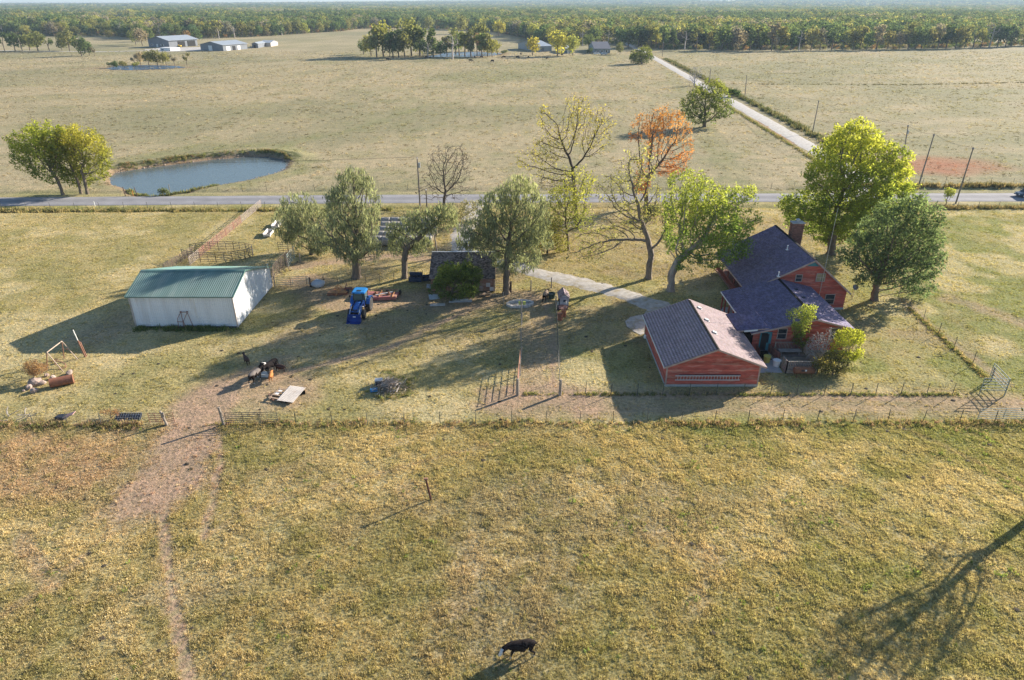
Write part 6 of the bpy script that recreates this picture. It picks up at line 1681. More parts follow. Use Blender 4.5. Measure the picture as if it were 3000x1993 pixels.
# burn pile
bp = G(1130, 1140)
t = thing('brush_pile', 'heap of grey sticks in the barnyard grass', 'brush pile', (bp[0], bp[1], 0))
rr = random.Random(12); mb = MB()
for k in range(420):
    a = rr.uniform(0, 6.28); R_ = abs(rr.gauss(0, .85)); hgt = max(.05, 1.25 - R_ * .62) * rr.uniform(.1, 1); c = Vector((R_ * math.cos(a) * 1.25 + .35, R_ * math.sin(a) * .9, hgt)); d = Vector((rr.gauss(0, 1), rr.gauss(0, 1), rr.gauss(0, .35))).normalized() * rr.uniform(.3, .95)
    mb.tube(c - d * .5, c + d * .5, rr.uniform(.012, .035), .01, 4, rr.randrange(2))
o = mb.build('stick', [DEADW, BARK], t); o['kind'] = 'stuff'
for k in range(10):
    a = rr.uniform(0, 6.28); c = Vector((.3 + rr.gauss(0, .6), rr.gauss(0, .5), rr.uniform(.3, .8))); d = Vector((rr.gauss(0, 1), rr.gauss(0, 1), rr.gauss(0, .3))).normalized() * rr.uniform(.9, 1.4)
    mb = MB(); mb.tube(c - d * .5, c + d * .5, .05, .025, 6); mb.build('branch', DEADW, t)
def boxy(name, label, cat, px, d, mat, deg=0, lid=None, tilt=0, z=0):
    p = G(*px); t = thing(name, label, cat, (p[0], p[1], z), math.radians(deg))
    mb = MB(); R = Matrix.Rotation(tilt, 3, 'X'); mb.box((0, 0, d[2] / 2), d, 0, R); mb.build('body', mat, t)
    mb = MB(); mb.box((0, -d[1] / 2 - .01, d[2] * .52), (d[0] * .84, .02, d[2] * .78), 0); mb.build('front_panel', lid or mat, t)
    mb = MB(); mb.box((0, 0, d[2] + .02), (d[0] * 1.03, d[1] * 1.03, .03), 0, R); mb.build('top_panel', mat, t)
    return t
boxy('appliance', 'white dumped appliance cabinet at the left of the stick heap', 'appliance', (1111, 1128), (.75, .6, .6), GALV, 8, NAVY, 0)
boxy('appliance', 'smaller grey dumped cabinet in front of the stick heap', 'appliance', (1135, 1137), (.55, .5, .45), WHITE, -14, GALV, 0)
p = G(1096, 1146); t = thing('plastic_sheet', 'bright blue plastic panel lying by the stick heap', 'panel', (p[0], p[1], 0), .3)
BLU = M('bright_blue_plastic', (.05, .26, .50), .5, .12, 3); mb = MB(); mb.box((0, 0, .14), (.72, .55, .04), 0, Matrix.Rotation(.25, 3, 'X')); mb.build('panel', BLU, t); mb = MB(); mb.beam((-.2, -.1, .16), (.2, .12, .21), .10, .02); mb.build('stripe', WHITE, t)
# grey tarp by barn
p = G(933, 838); t = thing('tarp_bundle', 'light grey tarp covered bundle next to the dark brown post', 'tarp', (p[0], p[1], 0))
me = rock('tarp_cover', 'x', (933, 838), .95, 21, M('grey_tarp', (.42, .45, .48), .6, .1, 2), None, 0, .55); me.parent = t; me.location = (0, 0, .4)
for kx in ('label', 'category'):
    if kx in me: del me[kx]
# crates left of shed
def cart(name, label, px, s, deg):
    p = G(*px); t = thing(name, label, 'crate', (p[0], p[1], 0), math.radians(deg)); mt = M('navy_steel', (.03, .045, .085), .55, .2)
    mb = MB(); mb.box((0, 0, .35 * s), (1.75 * s, 1.0 * s, .5 * s)); mb.build('bin', mt, t)
    mb = MB(); mb.box((0, .42 * s, .85 * s), (1.75 * s, .12 * s, .6 * s)); mb.build('back_panel', mt, t)
    for x in (-.6, -.2, .2, .6):
        mb = MB(); mb.box((x * s, .1 * s, .68 * s), (.24 * s, .5 * s, .18 * s)); mb.build('bottle', NAVY, t)
    for x in (-.7, .7):
        mb = MB(); mb.tube((x * s, -.3 * s, .14 * s), (x * s + .1, -.3 * s, .14 * s), .14 * s, n=10); mb.build('wheel', NAVY, t)
    return t
cart('equipment_crate', 'dark blue steel crate beside the ivy willow trunk', (1218, 824), 1.0, -3)
cart('equipment_crate', 'small dark crate against the left shed wall', (1250, 822), .65, 15)
# boards before the shed
def board(label, px, d, mat, deg, z=.06, tilt=0.0):
    p = G(*px); t = thing('loose_board', label, 'board', (p[0], p[1], z), math.radians(deg)); mb = MB(); mb.box((0, 0, d[2] / 2), d, 0, Matrix.Rotation(tilt, 3, 'Y')); mb.build('sheet', mat, t)
    mb = MB(); mb.beam((-d[0] / 2 + .05, -d[1] / 2 + .05, d[2] + .02), (-d[0] / 2 + .05, d[1] / 2 - .05, d[2] + .02), .06, .04); mb.build('batten', mat, t); return t
PALEB = M('pale_blue_board', (.50, .55, .60), .8, .15, 2, (.35, .32, .3), .2)
board('pale blue board leaning at the left front of the shed', (1268, 846), (1.6, 1.3, .05), PALEB, 5, .25, .2)
board('pale blue sheet lying below the leaning board', (1272, 872), (1.3, 1.6, .05), PALEB, 12, .08)
board('whitish plank at the front left of the shed rubbish', (1282, 895), (1.9, .7, .06), M('whitish_plank', (.52, .47, .42), .9, .2), 6)
board('narrow grey board among the shed rubbish', (1345, 880), (2.3, .3, .05), PALEB, -3, .1)
t = oriented('lumber_pile', 'heap of tan broken lumber at the right front of the shed', 'lumber', (1425, 868), 10)
rr = random.Random(8)
for k in range(12):
    mb = MB(); a = Vector((rr.uniform(-1, .2), rr.uniform(-.6, .4), rr.uniform(.05, .4))); mb.beam(a, a + Vector((rr.uniform(.6, 1.5), rr.uniform(-.1, .8), rr.uniform(-.1, .15))), .12, .05); mb.build('plank', TANB if k % 3 else WOODW, t)
t = oriented('scrap_pipes', 'rows of grey pipes lying under the bushy tree', 'pipes', (1350, 888), 2)
for k in range(5):
    mb = MB(); mb.tube((-1.5, k * .18, .08), (1.4, k * .18 + .1, .10), .05, n=7); mb.build('pipe', PALEB if k % 2 else DEADW, t)
# stone trough ring
t = oriented('stone_ring', 'low oval ring of pale stones and sand in the cattle lane', 'stone ring', (1524, 893), 12)
mb = MB(); rr = random.Random(4)
for k in range(15):
    a = k * 2 * math.pi / 15; bm_ = MB(); bm_.box((1.55 * math.cos(a), .95 * math.sin(a), .14), (.62, .34, .26 * rr.uniform(.8, 1.2)), 0, Matrix.Rotation(a + math.pi / 2 + rr.uniform(-.15, .15), 3, 'Z')); bm_.build('stone', M('pale_stone', (.50, .47, .44), .95, .2, 2, None, 0, .5, 6), t)
mb.prism([(1.4 * math.cos(a * .524), .85 * math.sin(a * .524), 0) for a in range(12)], (0, 0, .07)); mb.build('sand', gravel_drive, t)
# playhouse on skids
t = oriented('hutch', 'little gabled wooden hutch with shingle roof in the cattle lane', 'hutch', (1650, 893), 2)
WH = M('grey_lilac_boards', (.36, .34, .36), .85, .2, 2, tabs=True)
w, d, h = 1.1, 1.9, 1.15
mb = MB(); mb.prism([(-w / 2, -d / 2, .25), (w / 2, -d / 2, .25), (w / 2, -d / 2, h + .25), (0, -d / 2, h + .72), (-w / 2, -d / 2, h + .25)], (0, d, 0)); mb.build('wall', WH, t)
clapboards(t, (0, -d / 2, 0), (1, 0, 0), (0, -1, 0), [(-w / 2, .25), (w / 2, .25), (w / 2, h + .25), (0, h + .68), (-w / 2, h + .25)], .17, WH, 61)
for s in (-1, 1):
    A, B, Rr, Rl = (s * (w / 2 + .16), -d / 2 - .15, h + .12), (s * (w / 2 + .16), d / 2 + .15, h + .12), (0, d / 2 + .15, h + .78), (0, -d / 2 - .15, h + .78)
    q = [A, B, Rr, Rl] if s < 0 else [B, A, Rl, Rr]
    slab(t, q, .05, TRIM); shingles(t, *q, SHINGLE_G, 62 + s, expo=.14, tabw=.25)
mb = MB(); mb.box((.05, -d / 2 - .04, .95), (.32, .04, .30)); mb.build('hatch', NAVY, t)
for x in (-.42, .42):
    mb = MB(); mb.box((x, -.1, .12), (.12, 2.2, .24)); mb.build('skid', WOODW_DARK, t)
t = oriented('flat_cart', 'rusty flat cart parked in front of the hutch', 'cart', (1648, 912), 4)
mb = MB(); mb.box((0, 0, .55), (1.05, 1.3, .08)); mb.build('bed', M('dark_rust_bed', (.16, .09, .085), .9, .25), t)
for x in (-.5, .5):
    mb = MB(); mb.tube((x, .2, .3), (x + (.1 if x > 0 else -.1), .2, .3), .3, n=14); mb.build('wheel', NAVY, t)
    mb = MB(); mb.tube((x, .62, .55), (x, .62, 1.0), .05, n=6); mb.build('stake', WHITE, t)
def drum(label, px, h=.88, r=.30):
    p = G(*px); t = thing('steel_drum', label, 'drum', (p[0], p[1], 0), 0, 'rusty drums by the hutch'); DR = M('drum_rust', (.30, .115, .06), .85, .25, 3, (.18, .08, .06), .2)
    mb = MB(); mb.lathe([(r, 0), (r, h * .32), (r * 1.04, h * .34), (r, h * .36), (r, h * .65), (r * 1.04, h * .67), (r, h * .69), (r, h), (r * .93, h), (r * .93, h - .05), (.02, h - .05)], 18); mb.build('shell', DR, t)
    mb = MB(); mb.lathe([(r * .97, h - .01), (r * 1.05, h - .01), (r * 1.05, h + .025), (r * .97, h + .025)], 18); mb.build('rim', RUST, t); return t
drum('front rusty drum standing by the cattle lane fence', (1640, 938)); drum('rear rusty drum half behind the front one', (1651, 927))
t = oriented('water_tub', 'dark green round stock tub behind the cow in the lane', 'tub', (1616, 873), 0)
mb = MB(); mb.lathe([(.42, 0), (.46, .6), (.49, .6), (.49, .66), (.43, .66), (.40, .3), (.02, .3)], 18); mb.build('body', M('dark_green_plastic', (.05, .09, .07), .5), t)
mb = MB(); mb.lathe([(.01, .50), (.425, .50), (.425, .51), (.01, .51)], 18); mb.build('water', WATER, t)
# feed bunks
def bunk(label, px, px2):
    a = G(*px); b = G(*px2); d = b - a; L = float(np.hypot(d[0], d[1])); t = thing('feed_bunk', label, 'trough', ((a[0] + b[0]) / 2, (a[1] + b[1]) / 2, 0), math.atan2(d[1], d[0]) - math.pi / 2, 'white feed bunks'); CB = M('white_concrete', (.66, .63, .60), .85, .08, 2)
    for s in (-1, 1):
        mb = MB(); mb.prism([(s * .34, -L / 2, .10), (s * .48, -L / 2, .12), (s * .62, -L / 2, .62), (s * .50, -L / 2, .62)], (0, L, 0)); mb.build('side_wall', CB, t)
    mb = MB(); mb.box((0, 0, .14), (.72, L - .02, .10)); mb.build('floor', M('bunk_floor', (.30, .25, .2), .9), t)
    for y in (-L / 2 + .06, L / 2 - .06):
        mb = MB(); mb.box((0, y, .33), (.9, .1, .36)); mb.build('end_wall', CB, t)
    for y in (-L / 3, L / 3):
        mb = MB(); mb.box((0, y, .06), (.95, .3, .12)); mb.build('foot', CB, t)
    return t
bunk('near white concrete feed bunk right of the red fence', (782, 696), (795, 680)); bunk('farther white concrete feed bunk right of the red fence', (806, 671), (819, 654))

# ------------------------------------------------------------------ round hay bales
NET = M('net_wrapped_hay', (.30, .285, .27), .85, .2, 1.4, (.36, .32, .22), .25, .4, 16, stretch=(6, 1, 1))
def bale_mesh(seed):
    r = np.random.default_rng(seed); R = .78; L = 1.45; mb = MB(); prof = [(.03, -L / 2 - .02), (R * .62, -L / 2 - .03), (R * .93, -L / 2), (R, -L / 2 + .09)] + [(R * (1 + .012 * ((k % 2) * 2 - 1)), -L / 2 + .09 + (L - .18) * k / 8) for k in range(1, 8)] + [(R, L / 2 - .09), (R * .93, L / 2), (R * .62, L / 2 + .03), (.03, L / 2 + .02)]
    mb.lathe(prof, 24, 0, Matrix.Rotation(math.pi / 2, 4, 'Y')); 
    mb.v = [(x, y * (1 + .03 * math.sin(x * 2 + seed)), z * .94 if z < 0 else z) for x, y, z in mb.v]
    return mb
face_m = M('bale_face_straw', (.38, .31, .18), .95, .3, 5, None, 0, .6, 20)
bale0 = None
rows = [720, 701, 684, 669, 655]
ordn = ['front', 'second', 'middle', 'fourth', 'rear']
posn = ['left end', 'second from the left', 'third from the left', 'fourth from the left', 'fifth from the left', 'right end']
xs0 = [-20.9, -20.9, -20.6, -20.8, -21.2]
y_row = [101.4 + 2.55 * k for k in range(5)]
for i in range(5):
    for j in range(6):
        lab = 'round net wrapped hay bale, %s of the %s row' % (posn[j], ordn[i])
        loc = (xs0[i] + j * 1.56 + random.uniform(-.04, .04), y_row[i] + random.uniform(-.08, .08), .735)
        if bale0 is None:
            bale0 = thing('hay_bale', lab, 'hay bale', loc, 0, 'round hay bales stored in rows')
            bale_mesh(1).build('wrap', NET, bale0, True)
            for s in (-1, 1):
                mb = MB(); mb.lathe([(.02, 0), (.56, 0), (.56, .02), (.02, .03)], 20, 0, Matrix.Translation((s * .752, 0, 0)) @ Matrix.Rotation(s * math.pi / 2, 4, 'Y')); mb.build('end_face', face_m, bale0)
        else: copy_tree(bale0, loc, random.uniform(-.04, .04), lab)

# ------------------------------------------------------------------ tractor
def build_tractor():
    t = thing('tractor', 'blue farm tractor with cab and front loader parked in the yard', 'tractor', (*G(1058, 915)[:2], 0), math.radians(-4))
    BL = M('tractor_blue', (.03, .125, .40), .42, .15, 2, (.13, .15, .22), .14); BK = M('tractor_black', (.025, .025, .028), .6, .2); TY = M('tyre_rubber', (.045, .043, .042), .9, .2); WR = M('wheel_white', (.62, .62, .6), .5, .1); DB = M('loader_blue', (.015, .05, .24), .45, .15, 2)
    # local: front is -y
    def wheel(x, y, r, w, name):
        W_ = Matrix.Translation((x, y, r)) @ Matrix.Rotation(math.pi / 2, 4, 'Y')
        wh = MB(); wh.lathe([(r * .58, -w / 2), (r * .92, -w / 2), (r * .98, -w * .36), (r * .98, w * .36), (r * .92, w / 2), (r * .58, w / 2)], 26, 0, W_)
        o = wh.build(name, TY, t)
        rim = MB(); rim.lathe([(.05, -w * .30), (r * .2, -w * .34), (r * .5, -w * .18), (r * .59, -w * .52), (r * .59, w * .52), (r * .5, w * .18), (r * .2, w * .34), (.05, w * .30)], 22, 0, W_); rim.build('rim', WR, o)
        lug = MB(); n = 20
        for k in range(n):
            for s in (-1, 1):
                a = (k + (.5 if s > 0 else 0)) * 2 * math.pi / n; R = Matrix.Rotation(a, 3, 'X'); 
                lug.box(Vector((x + s * w * .24, y, r)) + R @ Vector((0, 0, r * .975)), (w * .46, .07, r * .055), 0, R @ Matrix.Rotation(s * .5, 3, 'Z'))
        lug.build('tread', TY, o)
    wheel(-.92, .75, .86, .48, 'rear_wheel'); wheel(.92, .75, .86, .48, 'rear_wheel')
    wheel(-.82, -1.65, .55, .36, 'front_wheel'); wheel(.82, -1.65, .55, .36, 'front_wheel')
    mb = MB(); mb.box((0, -.4, .75), (.5, 3.0, .45)); mb.box((0, -1.65, .58), (1.3, .18, .18)); mb.box((0, .75, .86), (1.4, .35, .35)); mb.build('chassis', BK, t)
    # hood with sloping nose
    sec = []
    for (y, w, zb, zt) in ((-.35, .80, .95, 1.72), (-1.2, .76, .95, 1.66), (-1.85, .70, .95, 1.52), (-2.15, .60, .98, 1.36), (-2.25, .48, 1.02, 1.22)):
        sec.append([(-w / 2, y, zb), (-w / 2, y, zb + (zt - zb) * .65), (-w / 2 * .78, y, zt - .06), (-w / 4, y, zt), (w / 4, y, zt), (w / 2 * .78, y, zt - .06), (w / 2, y, zb + (zt - zb) * .65), (w / 2, y, zb)])
    mb = MB(); n = 8
    for s in sec: mb.v += s
    for i in range(len(sec) - 1):
        for k in range(n): mb.f.append((i * n + k, i * n + (k + 1) % n, (i + 1) * n + (k + 1) % n, (i + 1) * n + k)); mb.m.append(0)
    mb.f += [tuple(range(n)), tuple(range((len(sec) - 1) * n, len(sec) * n))]; mb.m += [0, 0]
    hood = mb.build('hood', BL, t, True)
    mb = MB(); mb.box((0, -2.27, 1.10), (.40, .04, .28)); mb.box((.392, -1.2, 1.18), (.02, .9, .22)); mb.box((-.392, -1.2, 1.18), (.02, .9, .22)); mb.build('grille', BK, hood)
    for x in (-.18, .18):
        mb = MB(); mb.box((x, -2.262, 1.29), (.15, .05, .08)); mb.build('headlight', GLASS, hood)
    # cab
    cab = MB()
    for x in (-.72, .72):
        for y, yt in ((-.3, -.2), (1.0, .95)): cab.beam((x, y, 1.15), (x * .93, yt, 2.62), .09, .09)
        cab.beam((x, -.3, 1.2), (x, 1.0, 1.2), .08, .1)
    cab.box((0, -.3, 1.25), (1.4, .08, .3)); cab.box((0, 1.0, 1.3), (1.4, .08, .4)); cb = cab.build('cab', BK, t)
    rf = MB(); pts = [(-.80, -.42), (-.6, -.55), (.6, -.55), (.80, -.42), (.82, 1.0), (.6, 1.2), (-.6, 1.2), (-.82, 1.0)]
    rf.prism([(x, y, 2.62) for x, y in pts], (0, 0, .13)); rf.prism([(x * .88, y * .9 + .03, 2.75) for x, y in pts], (0, 0, .07)); roof = rf.build('cab_roof', M('tractor_roof_blue', (.03, .22, .55), .35, .1), t)
    mb = MB(); mb.box((.0, -.02, 2.835), (.55, .42, .03)); mb.build('hatch', BK, roof)
    for x in (-.5, .5):
        mb = MB(); mb.box((x, -.57, 2.66), (.22, .06, .10)); mb.build('work_light', GLASS, roof)
    CG = glass_mat('cab_glass', (.10, .13, .12))
    for (c, d) in (((0, -.27, 1.95), (1.28, .02, 1.15)), ((0, .99, 1.95), (1.28, .02, 1.05)), ((-.70, .35, 1.92), (.02, 1.15, 1.2)), ((.70, .35, 1.92), (.02, 1.15, 1.2))):
        mb = MB(); mb.box(c, d); mb.build('cab_window', CG, cb)
    for x in (-1, 1):
        fd = MB()
        for k in range(7):
            a0, a1 = math.radians(20 + k * 20), math.radians(20 + (k + 1) * 20); r = .98
            p0 = Vector((x * .93, .75 + r * math.cos(a0), .86 + r * math.sin(a0))); p1 = Vector((x * .93, .75 + r * math.cos(a1), .86 + r * math.sin(a1))); fd.beam(p0, p1, .56, .04, 0, (0, 0, 1) if abs(p1.z - p0.z) < .3 else (0, 1, 0))
        fd.build('fender', BL, t)
        mb = MB(); mb.tube((x * .78, -.25, 2.2), (x * 1.1, -.32, 2.25), .02); mb.box((x * 1.12, -.32, 2.2), (.16, .04, .26)); mb.build('mirror', BK, cb)
    mb = MB(); mb.tube((.52, -.42, 1.5), (.52, -.42, 2.75), .05, .05, 8); mb.build('exhaust_pipe', BK, t)
    # loader
    for x in (-.62, .62):
        mb = MB(); mb.beam((x, -.55, 1.0), (x, -.55, 1.75), .16, .2, 0, (0, 1, 0)); mb.build('loader_post', DB, t)
        mb = MB(); mb.beam((x, -.55, 1.72), (x, -1.75, 1.50), .11, .2); mb.beam((x, -1.70, 1.54), (x, -2.75, .62), .11, .2); mb.build('loader_arm', BL, t)
        mb = MB(); mb.tube((x, -.6, 1.1), (x, -1.6, 1.38), .045, .045, 8); mb.tube((x * .9, -1.85, 1.55), (x * .9, -2.72, .95), .04, .04, 8); mb.build('cylinder', GALV, t)
    mb = MB(); mb.tube((-.62, -2.25, 1.05), (.62, -2.25, 1.05), .06, .06, 8); mb.build('torque_tube', BL, t)
    bk = MB(); w = .78
    prof = [(-2.78, .85), (-2.74, .25), (-2.85, .06), (-3.5, .04)]
    for a, b in zip(prof[:-1], prof[1:]): bk.beam((0, a[0], a[1]), (0, b[0], b[1]), 2 * w, .035, 0, (0, 0, 1) if abs(a[1] - b[1]) < .2 else (0, 1, 0))
    for s in (-1, 1): bk.prism([(s * w, -2.78, .85), (s * w, -2.74, .22), (s * w, -2.85, .05), (s * w, -3.5, .05)], (s * .03, 0, 0))
    bk.box((0, -2.76, .87), (2 * w + .06, .10, .08)); bucket = bk.build('bucket', DB, t)
    mb = MB(); mb.box((0, -2.70, .70), (1.35, .06, .10)); mb.box((.45, -2.68, .5), (.08, .1, .5)); mb.box((-.45, -2.68, .5), (.08, .1, .5)); mb.build('mount_bracket', BL, bucket)
    mb = MB(); mb.box((0, -2.80, .64), (.34, .02, .12)); mb.build('decal', WHITE, bucket)
    for x in (-.6, .6):
        mb = MB(); mb.tube((x, 1.25, .5), (x * .7, 1.95, .45), .05, .05, 6); mb.build('hitch_arm', BK, t)
    mb = MB()
    mb.box((-.72, -.05, .75), (.35, .9, .08)); mb.box((.72, -.05, .75), (.35, .9, .08)); mb.box((.72, -.05, .5), (.3, .3, .05)); mb.box((-.72, -.05, .5), (.3, .3, .05)); mb.build('step', BK, t)
    return t
build_tractor()
# mower behind it
t = oriented('rotary_mower', 'rust red wide rotary mower hitched behind the tractor', 'mower', (1095, 872), -4)
MR = M('faded_red_deck', (.36, .13, .13), .7, .3, 1.3, (.42, .26, .18), .4); MO = M('orange_rust_deck', (.46, .23, .09), .8, .3, 1.5, (.35, .2, .14), .35)
mb = MB(); pts = [(-2.5, -.7), (-1.0, -1.0), (.9, -1.0), (3.0, -.55), (3.1, .9), (-2.4, .9)]; mb.prism([(x, y, .38) for x, y in pts], (0, 0, .10)); deck_ = mb.build('deck', MR, t)
mb = MB(); 
for a, b in zip(pts, pts[1:] + pts[:1]): mb.beam((a[0], a[1], .25), (b[0], b[1], .25), .04, .42)
mb.build('skirt', MR, t)
for x in (-1.3, .3, 2.0):
    mb = MB(); mb.lathe([(.30, .48), (.28, .62), (.14, .66), (.12, .82), (.03, .83)], 12, 0, Matrix.Translation((x, 0, 0))); mb.build('gearbox', RUST, t)
for x in (-.9, .9, 2.6):
    mb = MB(); mb.beam((x, -.8, .52), (x, .85, .62), .10, .10); mb.build('brace', MO if x > 0 else RUST, t)
mb = MB(); mb.beam((.4, -.5, .56), (2.4, .35, .72), .12, .08); mb.build('drive_bar', WHITE, t)
mb = MB(); mb.tube((-2.2, .75, .75), (3.0, .80, .85), .05, .05, 6); mb.build('rear_tube', PIPE_B, t)
for x in (-1.8, 1.4, 3.05):
    mb = MB(); mb.tube((x, 1.2, .33), (x + .2, 1.2, .33), .33, .33, 14); mb.tube((x + .24, 1.2, .33), (x + .28, 1.2, .33), .15, .15, 10); w_ = mb.build('wheel', M('tyre_rubber', (.045, .043, .042)), t)
    mb = MB(); mb.beam((x + .1, .6, .55), (x + .1, 1.2, .33), .08, .08); mb.build('wheel_arm', RUST, t)
for x in (.2, .7, 1.2, 1.6):
    mb = MB(); mb.tube((x, .6, .5), (x + .15, .65, 1.15), .035, .03, 6); mb.build('linkage', PIPE_B, t)
t = oriented('offset_disc', 'orange rusty implement deck left of the tractor', 'implement', (992, 860), 3)
mb = MB(); pts = [(-1.3, -.75), (1.15, -.7), (1.25, .55), (.3, .95), (-.9, .75)]; mb.prism([(x, y, .30) for x, y in pts], (0, 0, .10)); mb.build('deck', MO, t)
mb = MB()
for a, b in zip(pts, pts[1:] + pts[:1]): mb.beam((a[0], a[1], .19), (b[0], b[1], .19), .04, .34)
mb.build('skirt', RUST, t)
mb = MB(); mb.lathe([(.32, .40), (.26, .62), (.12, .70), (.10, .9), (.02, .9)], 12); mb.build('gearbox', MO, t)
for (a, b) in (((-.6, .5, .45), (0, .2, 1.15)), ((.6, .5, .45), (0, .2, 1.15)), ((0, .2, 1.15), (0, -.9, .5)), ((0, -.9, .5), (.0, -1.5, .3))):
    mb = MB(); mb.beam(a, b, .09, .09); mb.build('mast_bar', MO, t)
t = oriented('dark_bush_implement', 'dark hitch frame between tractor and orange implement', 'implement', (1022, 856), 0)
mb = MB(); mb.box((0, 0, .5), (1.0, .3, .25)); mb.tube((-.4, 0, .5), (-.2, .2, 1.2), .06); mb.build('frame', RS, t)
mb = MB(); mb.tube((-.2, -.35, .25), (.05, -.35, .25), .25, n=12); mb.build('wheel', NAVY, t)
t['label'] = 'dark hitch frame with small wheel between tractor and orange implement'; t.name = 'hitch_frame'

# ------------------------------------------------------------------ cattle
def cow_mesh(name, mats, face_white=True, head='low', look=0.0, calf=False, socks=True, grey_back=False, stride=.12):
    """one skinned body: trunk, neck, head with ears, jointed legs, tail"""
    V_ = []; E_ = []; R_ = []
    def node(p, r, par=None):
        V_.append(p); R_.append(r if hasattr(r, '__len__') else (r, r))
        if par is not None: E_.append((par, len(V_) - 1))
        return len(V_) - 1
    # +x forward, standing height about 1.35
    lk = look
    hip = node((-.62, 0, 1.02), (.30, .31)); belly = node((-.15, 0, .92), (.36, .39), hip); chest = node((.38, 0, .95), (.32, .36), belly); wither = node((.66, 0, 1.05), (.22, .27), chest)
    rump = node((-.90, 0, 1.06), (.19, .22), hip)
    if head == 'low': nk, pol, muz = (.98, lk * .15, 1.04), (1.20, lk * .30, .98), (1.42, lk * .48, .68)
    elif head == 'graze': nk, pol, muz = (1.0, lk * .15, .82), (1.22, lk * .25, .48), (1.32, lk * .35, .12)
    else: nk, pol, muz = (.96, lk * .15, 1.28), (1.16, lk * .32, 1.46), (1.50, lk * .55, 1.30)
    n1 = node(nk, (.16, .21), wither); n2 = node(pol, (.135, .15), n1)
    md = tuple((a * .45 + b * .55) for a, b in zip(pol, muz)); n3 = node(md, (.115, .12), n2); n4 = node(muz, (.085, .085), n3)
    for s in (-1, 1):
        e1 = node((pol[0] - .03, pol[1] + s * .17, pol[2] + .05), (.035, .05), n2); node((pol[0] - .10, pol[1] + s * .33, pol[2] + .01), (.02, .045), e1)
    for s in (-1, 1):
        st = stride * s
        a = node((.50, s * .17, .72), .125, chest); b = node((.52 + st * .5, s * .18, .42), .068, a); c = node((.50 + st, s * .18, .14), .05, b); node((.54 + st, s * .18, .03), .058, c)
        a = node((-.66, s * .18, .74), .165, hip); b = node((-.60 - st * .3, s * .19, .55), .095, a); c = node((-.80 - st, s * .19, .38), .058, b); d = node((-.76 - st, s * .19, .14), .047, c); node((-.72 - st, s * .19, .03), .056, d)
    if not calf: node((-.45, 0, .62), (.10, .13), belly)
    t1 = node((-1.06, 0, 1.02), .04, rump); t2 = node((-1.10, .02, .75), .024, t1); node((-1.09, .02, .42), .038, t2)
    me = bpy.data.meshes.new(name + '_frame'); me.from_pydata(V_, E_, []); o = bpy.data.objects.new(name + '_frame', me); COL.objects.link(o)
    md_ = o.modifiers.new('skin', 'SKIN'); md_.use_smooth_shade = True
    for i, r in enumerate(R_): me.skin_vertices[0].data[i].radius = r
    me.skin_vertices[0].data[0].use_root = True
    ss = o.modifiers.new('sub', 'SUBSURF'); ss.levels = 1; ss.render_levels = 1
    dg = bpy.context.evaluated_depsgraph_get(); ev = o.evaluated_get(dg); nm = bpy.data.meshes.new_from_object(ev)
    bpy.data.objects.remove(o); nm.name = name
    nm.materials.clear()
    for m in mats: nm.materials.append(m)
    pol_v = Vector(pol); muz_v = Vector(muz); hd = (muz_v - pol_v)
    for p in nm.polygons:
        c = p.center; mi = 0; p.use_smooth = True
        tt = (c - pol_v).dot(hd) / hd.length_squared
        if face_white and tt > -.12 and (c - pol_v - hd * tt).length < .20 and c.x > pol_v.x - .05: mi = 1
        if socks and c.z < .16: mi = 1
        if grey_back and c.z > 1.0 and -1.0 < c.x < .6: mi = 2
        if tt > .93 and (c - muz_v).length < .14: mi = 3 if len(mats) > 3 else mi
        p.material_index = mi
    return nm
COW_K = M('black_hide', (.018, .014, .014), .85, .3, 4, None, 0, .3, 25, 0, .12); COW_W = M('white_hide', (.60, .58, .56), .8, .1, 4); COW_G = M('dusty_grey_hide', (.16, .14, .13), .8, .2, 4); COW_P = M('pink_muzzle', (.42, .27, .24), .6); COW_B = M('dark_brown_hide', (.06, .033, .026), .7, .2, 4); COW_O = M('orange_brown_hide', (.42, .17, .05), .8, .2, 4); COW_T = M('tan_hide', (.26, .19, .14), .8, .2)
def cow(label, px, deg, scale, mats, name='cow', cat='cow', group=None, **kw):
    me = cow_mesh(name, mats, **kw); p = G(*px)
    t = link(name, me, None, (p[0], p[1], -.01), math.radians(deg)); t.scale = (scale,) * 3
    t['label'] = label; t['category'] = cat
    if group: t['group'] = group
    return t
def ear_tag(o): pass
cow('black cow with a white face standing alone in the front pasture', (1524, 1920), 187, .90, [COW_K, COW_W, COW_G, COW_P], head='low', look=1.0, face_white=True)
YG_ = 'cattle in the barnyard'
cow('grey backed black cow with white blaze turned to the feed trough', (752, 1116), 72, .98, [COW_K, COW_W, COW_G, COW_P], head='up', look=-.5, grey_back=True, group=YG_)
cow('black cow with lowered head behind the feed trough', (795, 1090), 245, .98, [COW_K, COW_K, COW_K, COW_K], head='low', look=.3, face_white=False, socks=False, group=YG_)
cow('dark brown calf facing away right of the black cow', (822, 1088), 165, .62, [COW_B, COW_B, COW_B, COW_B], name='calf', cat='calf', head='low', calf=True, face_white=False, socks=False, group=YG_)
cow('dark calf standing apart left behind the other cattle', (724, 1065), 128, .66, [COW_B, COW_K, COW_K, COW_K], name='calf', cat='calf', head='up', calf=True, face_white=False, socks=False, group=YG_)
cow('orange brown calf beside the feed trough', (796, 1112), 98, .62, [COW_O, COW_O, COW_O, COW_O], name='calf', cat='calf', head='low', calf=True, face_white=False, socks=False, group=YG_)
cow('dusty black cow feeding in the lane left of the hutch', (1598, 880), 75, .98, [COW_K, COW_K, COW_T, COW_K], head='low', face_white=False, socks=False, grey_back=True)
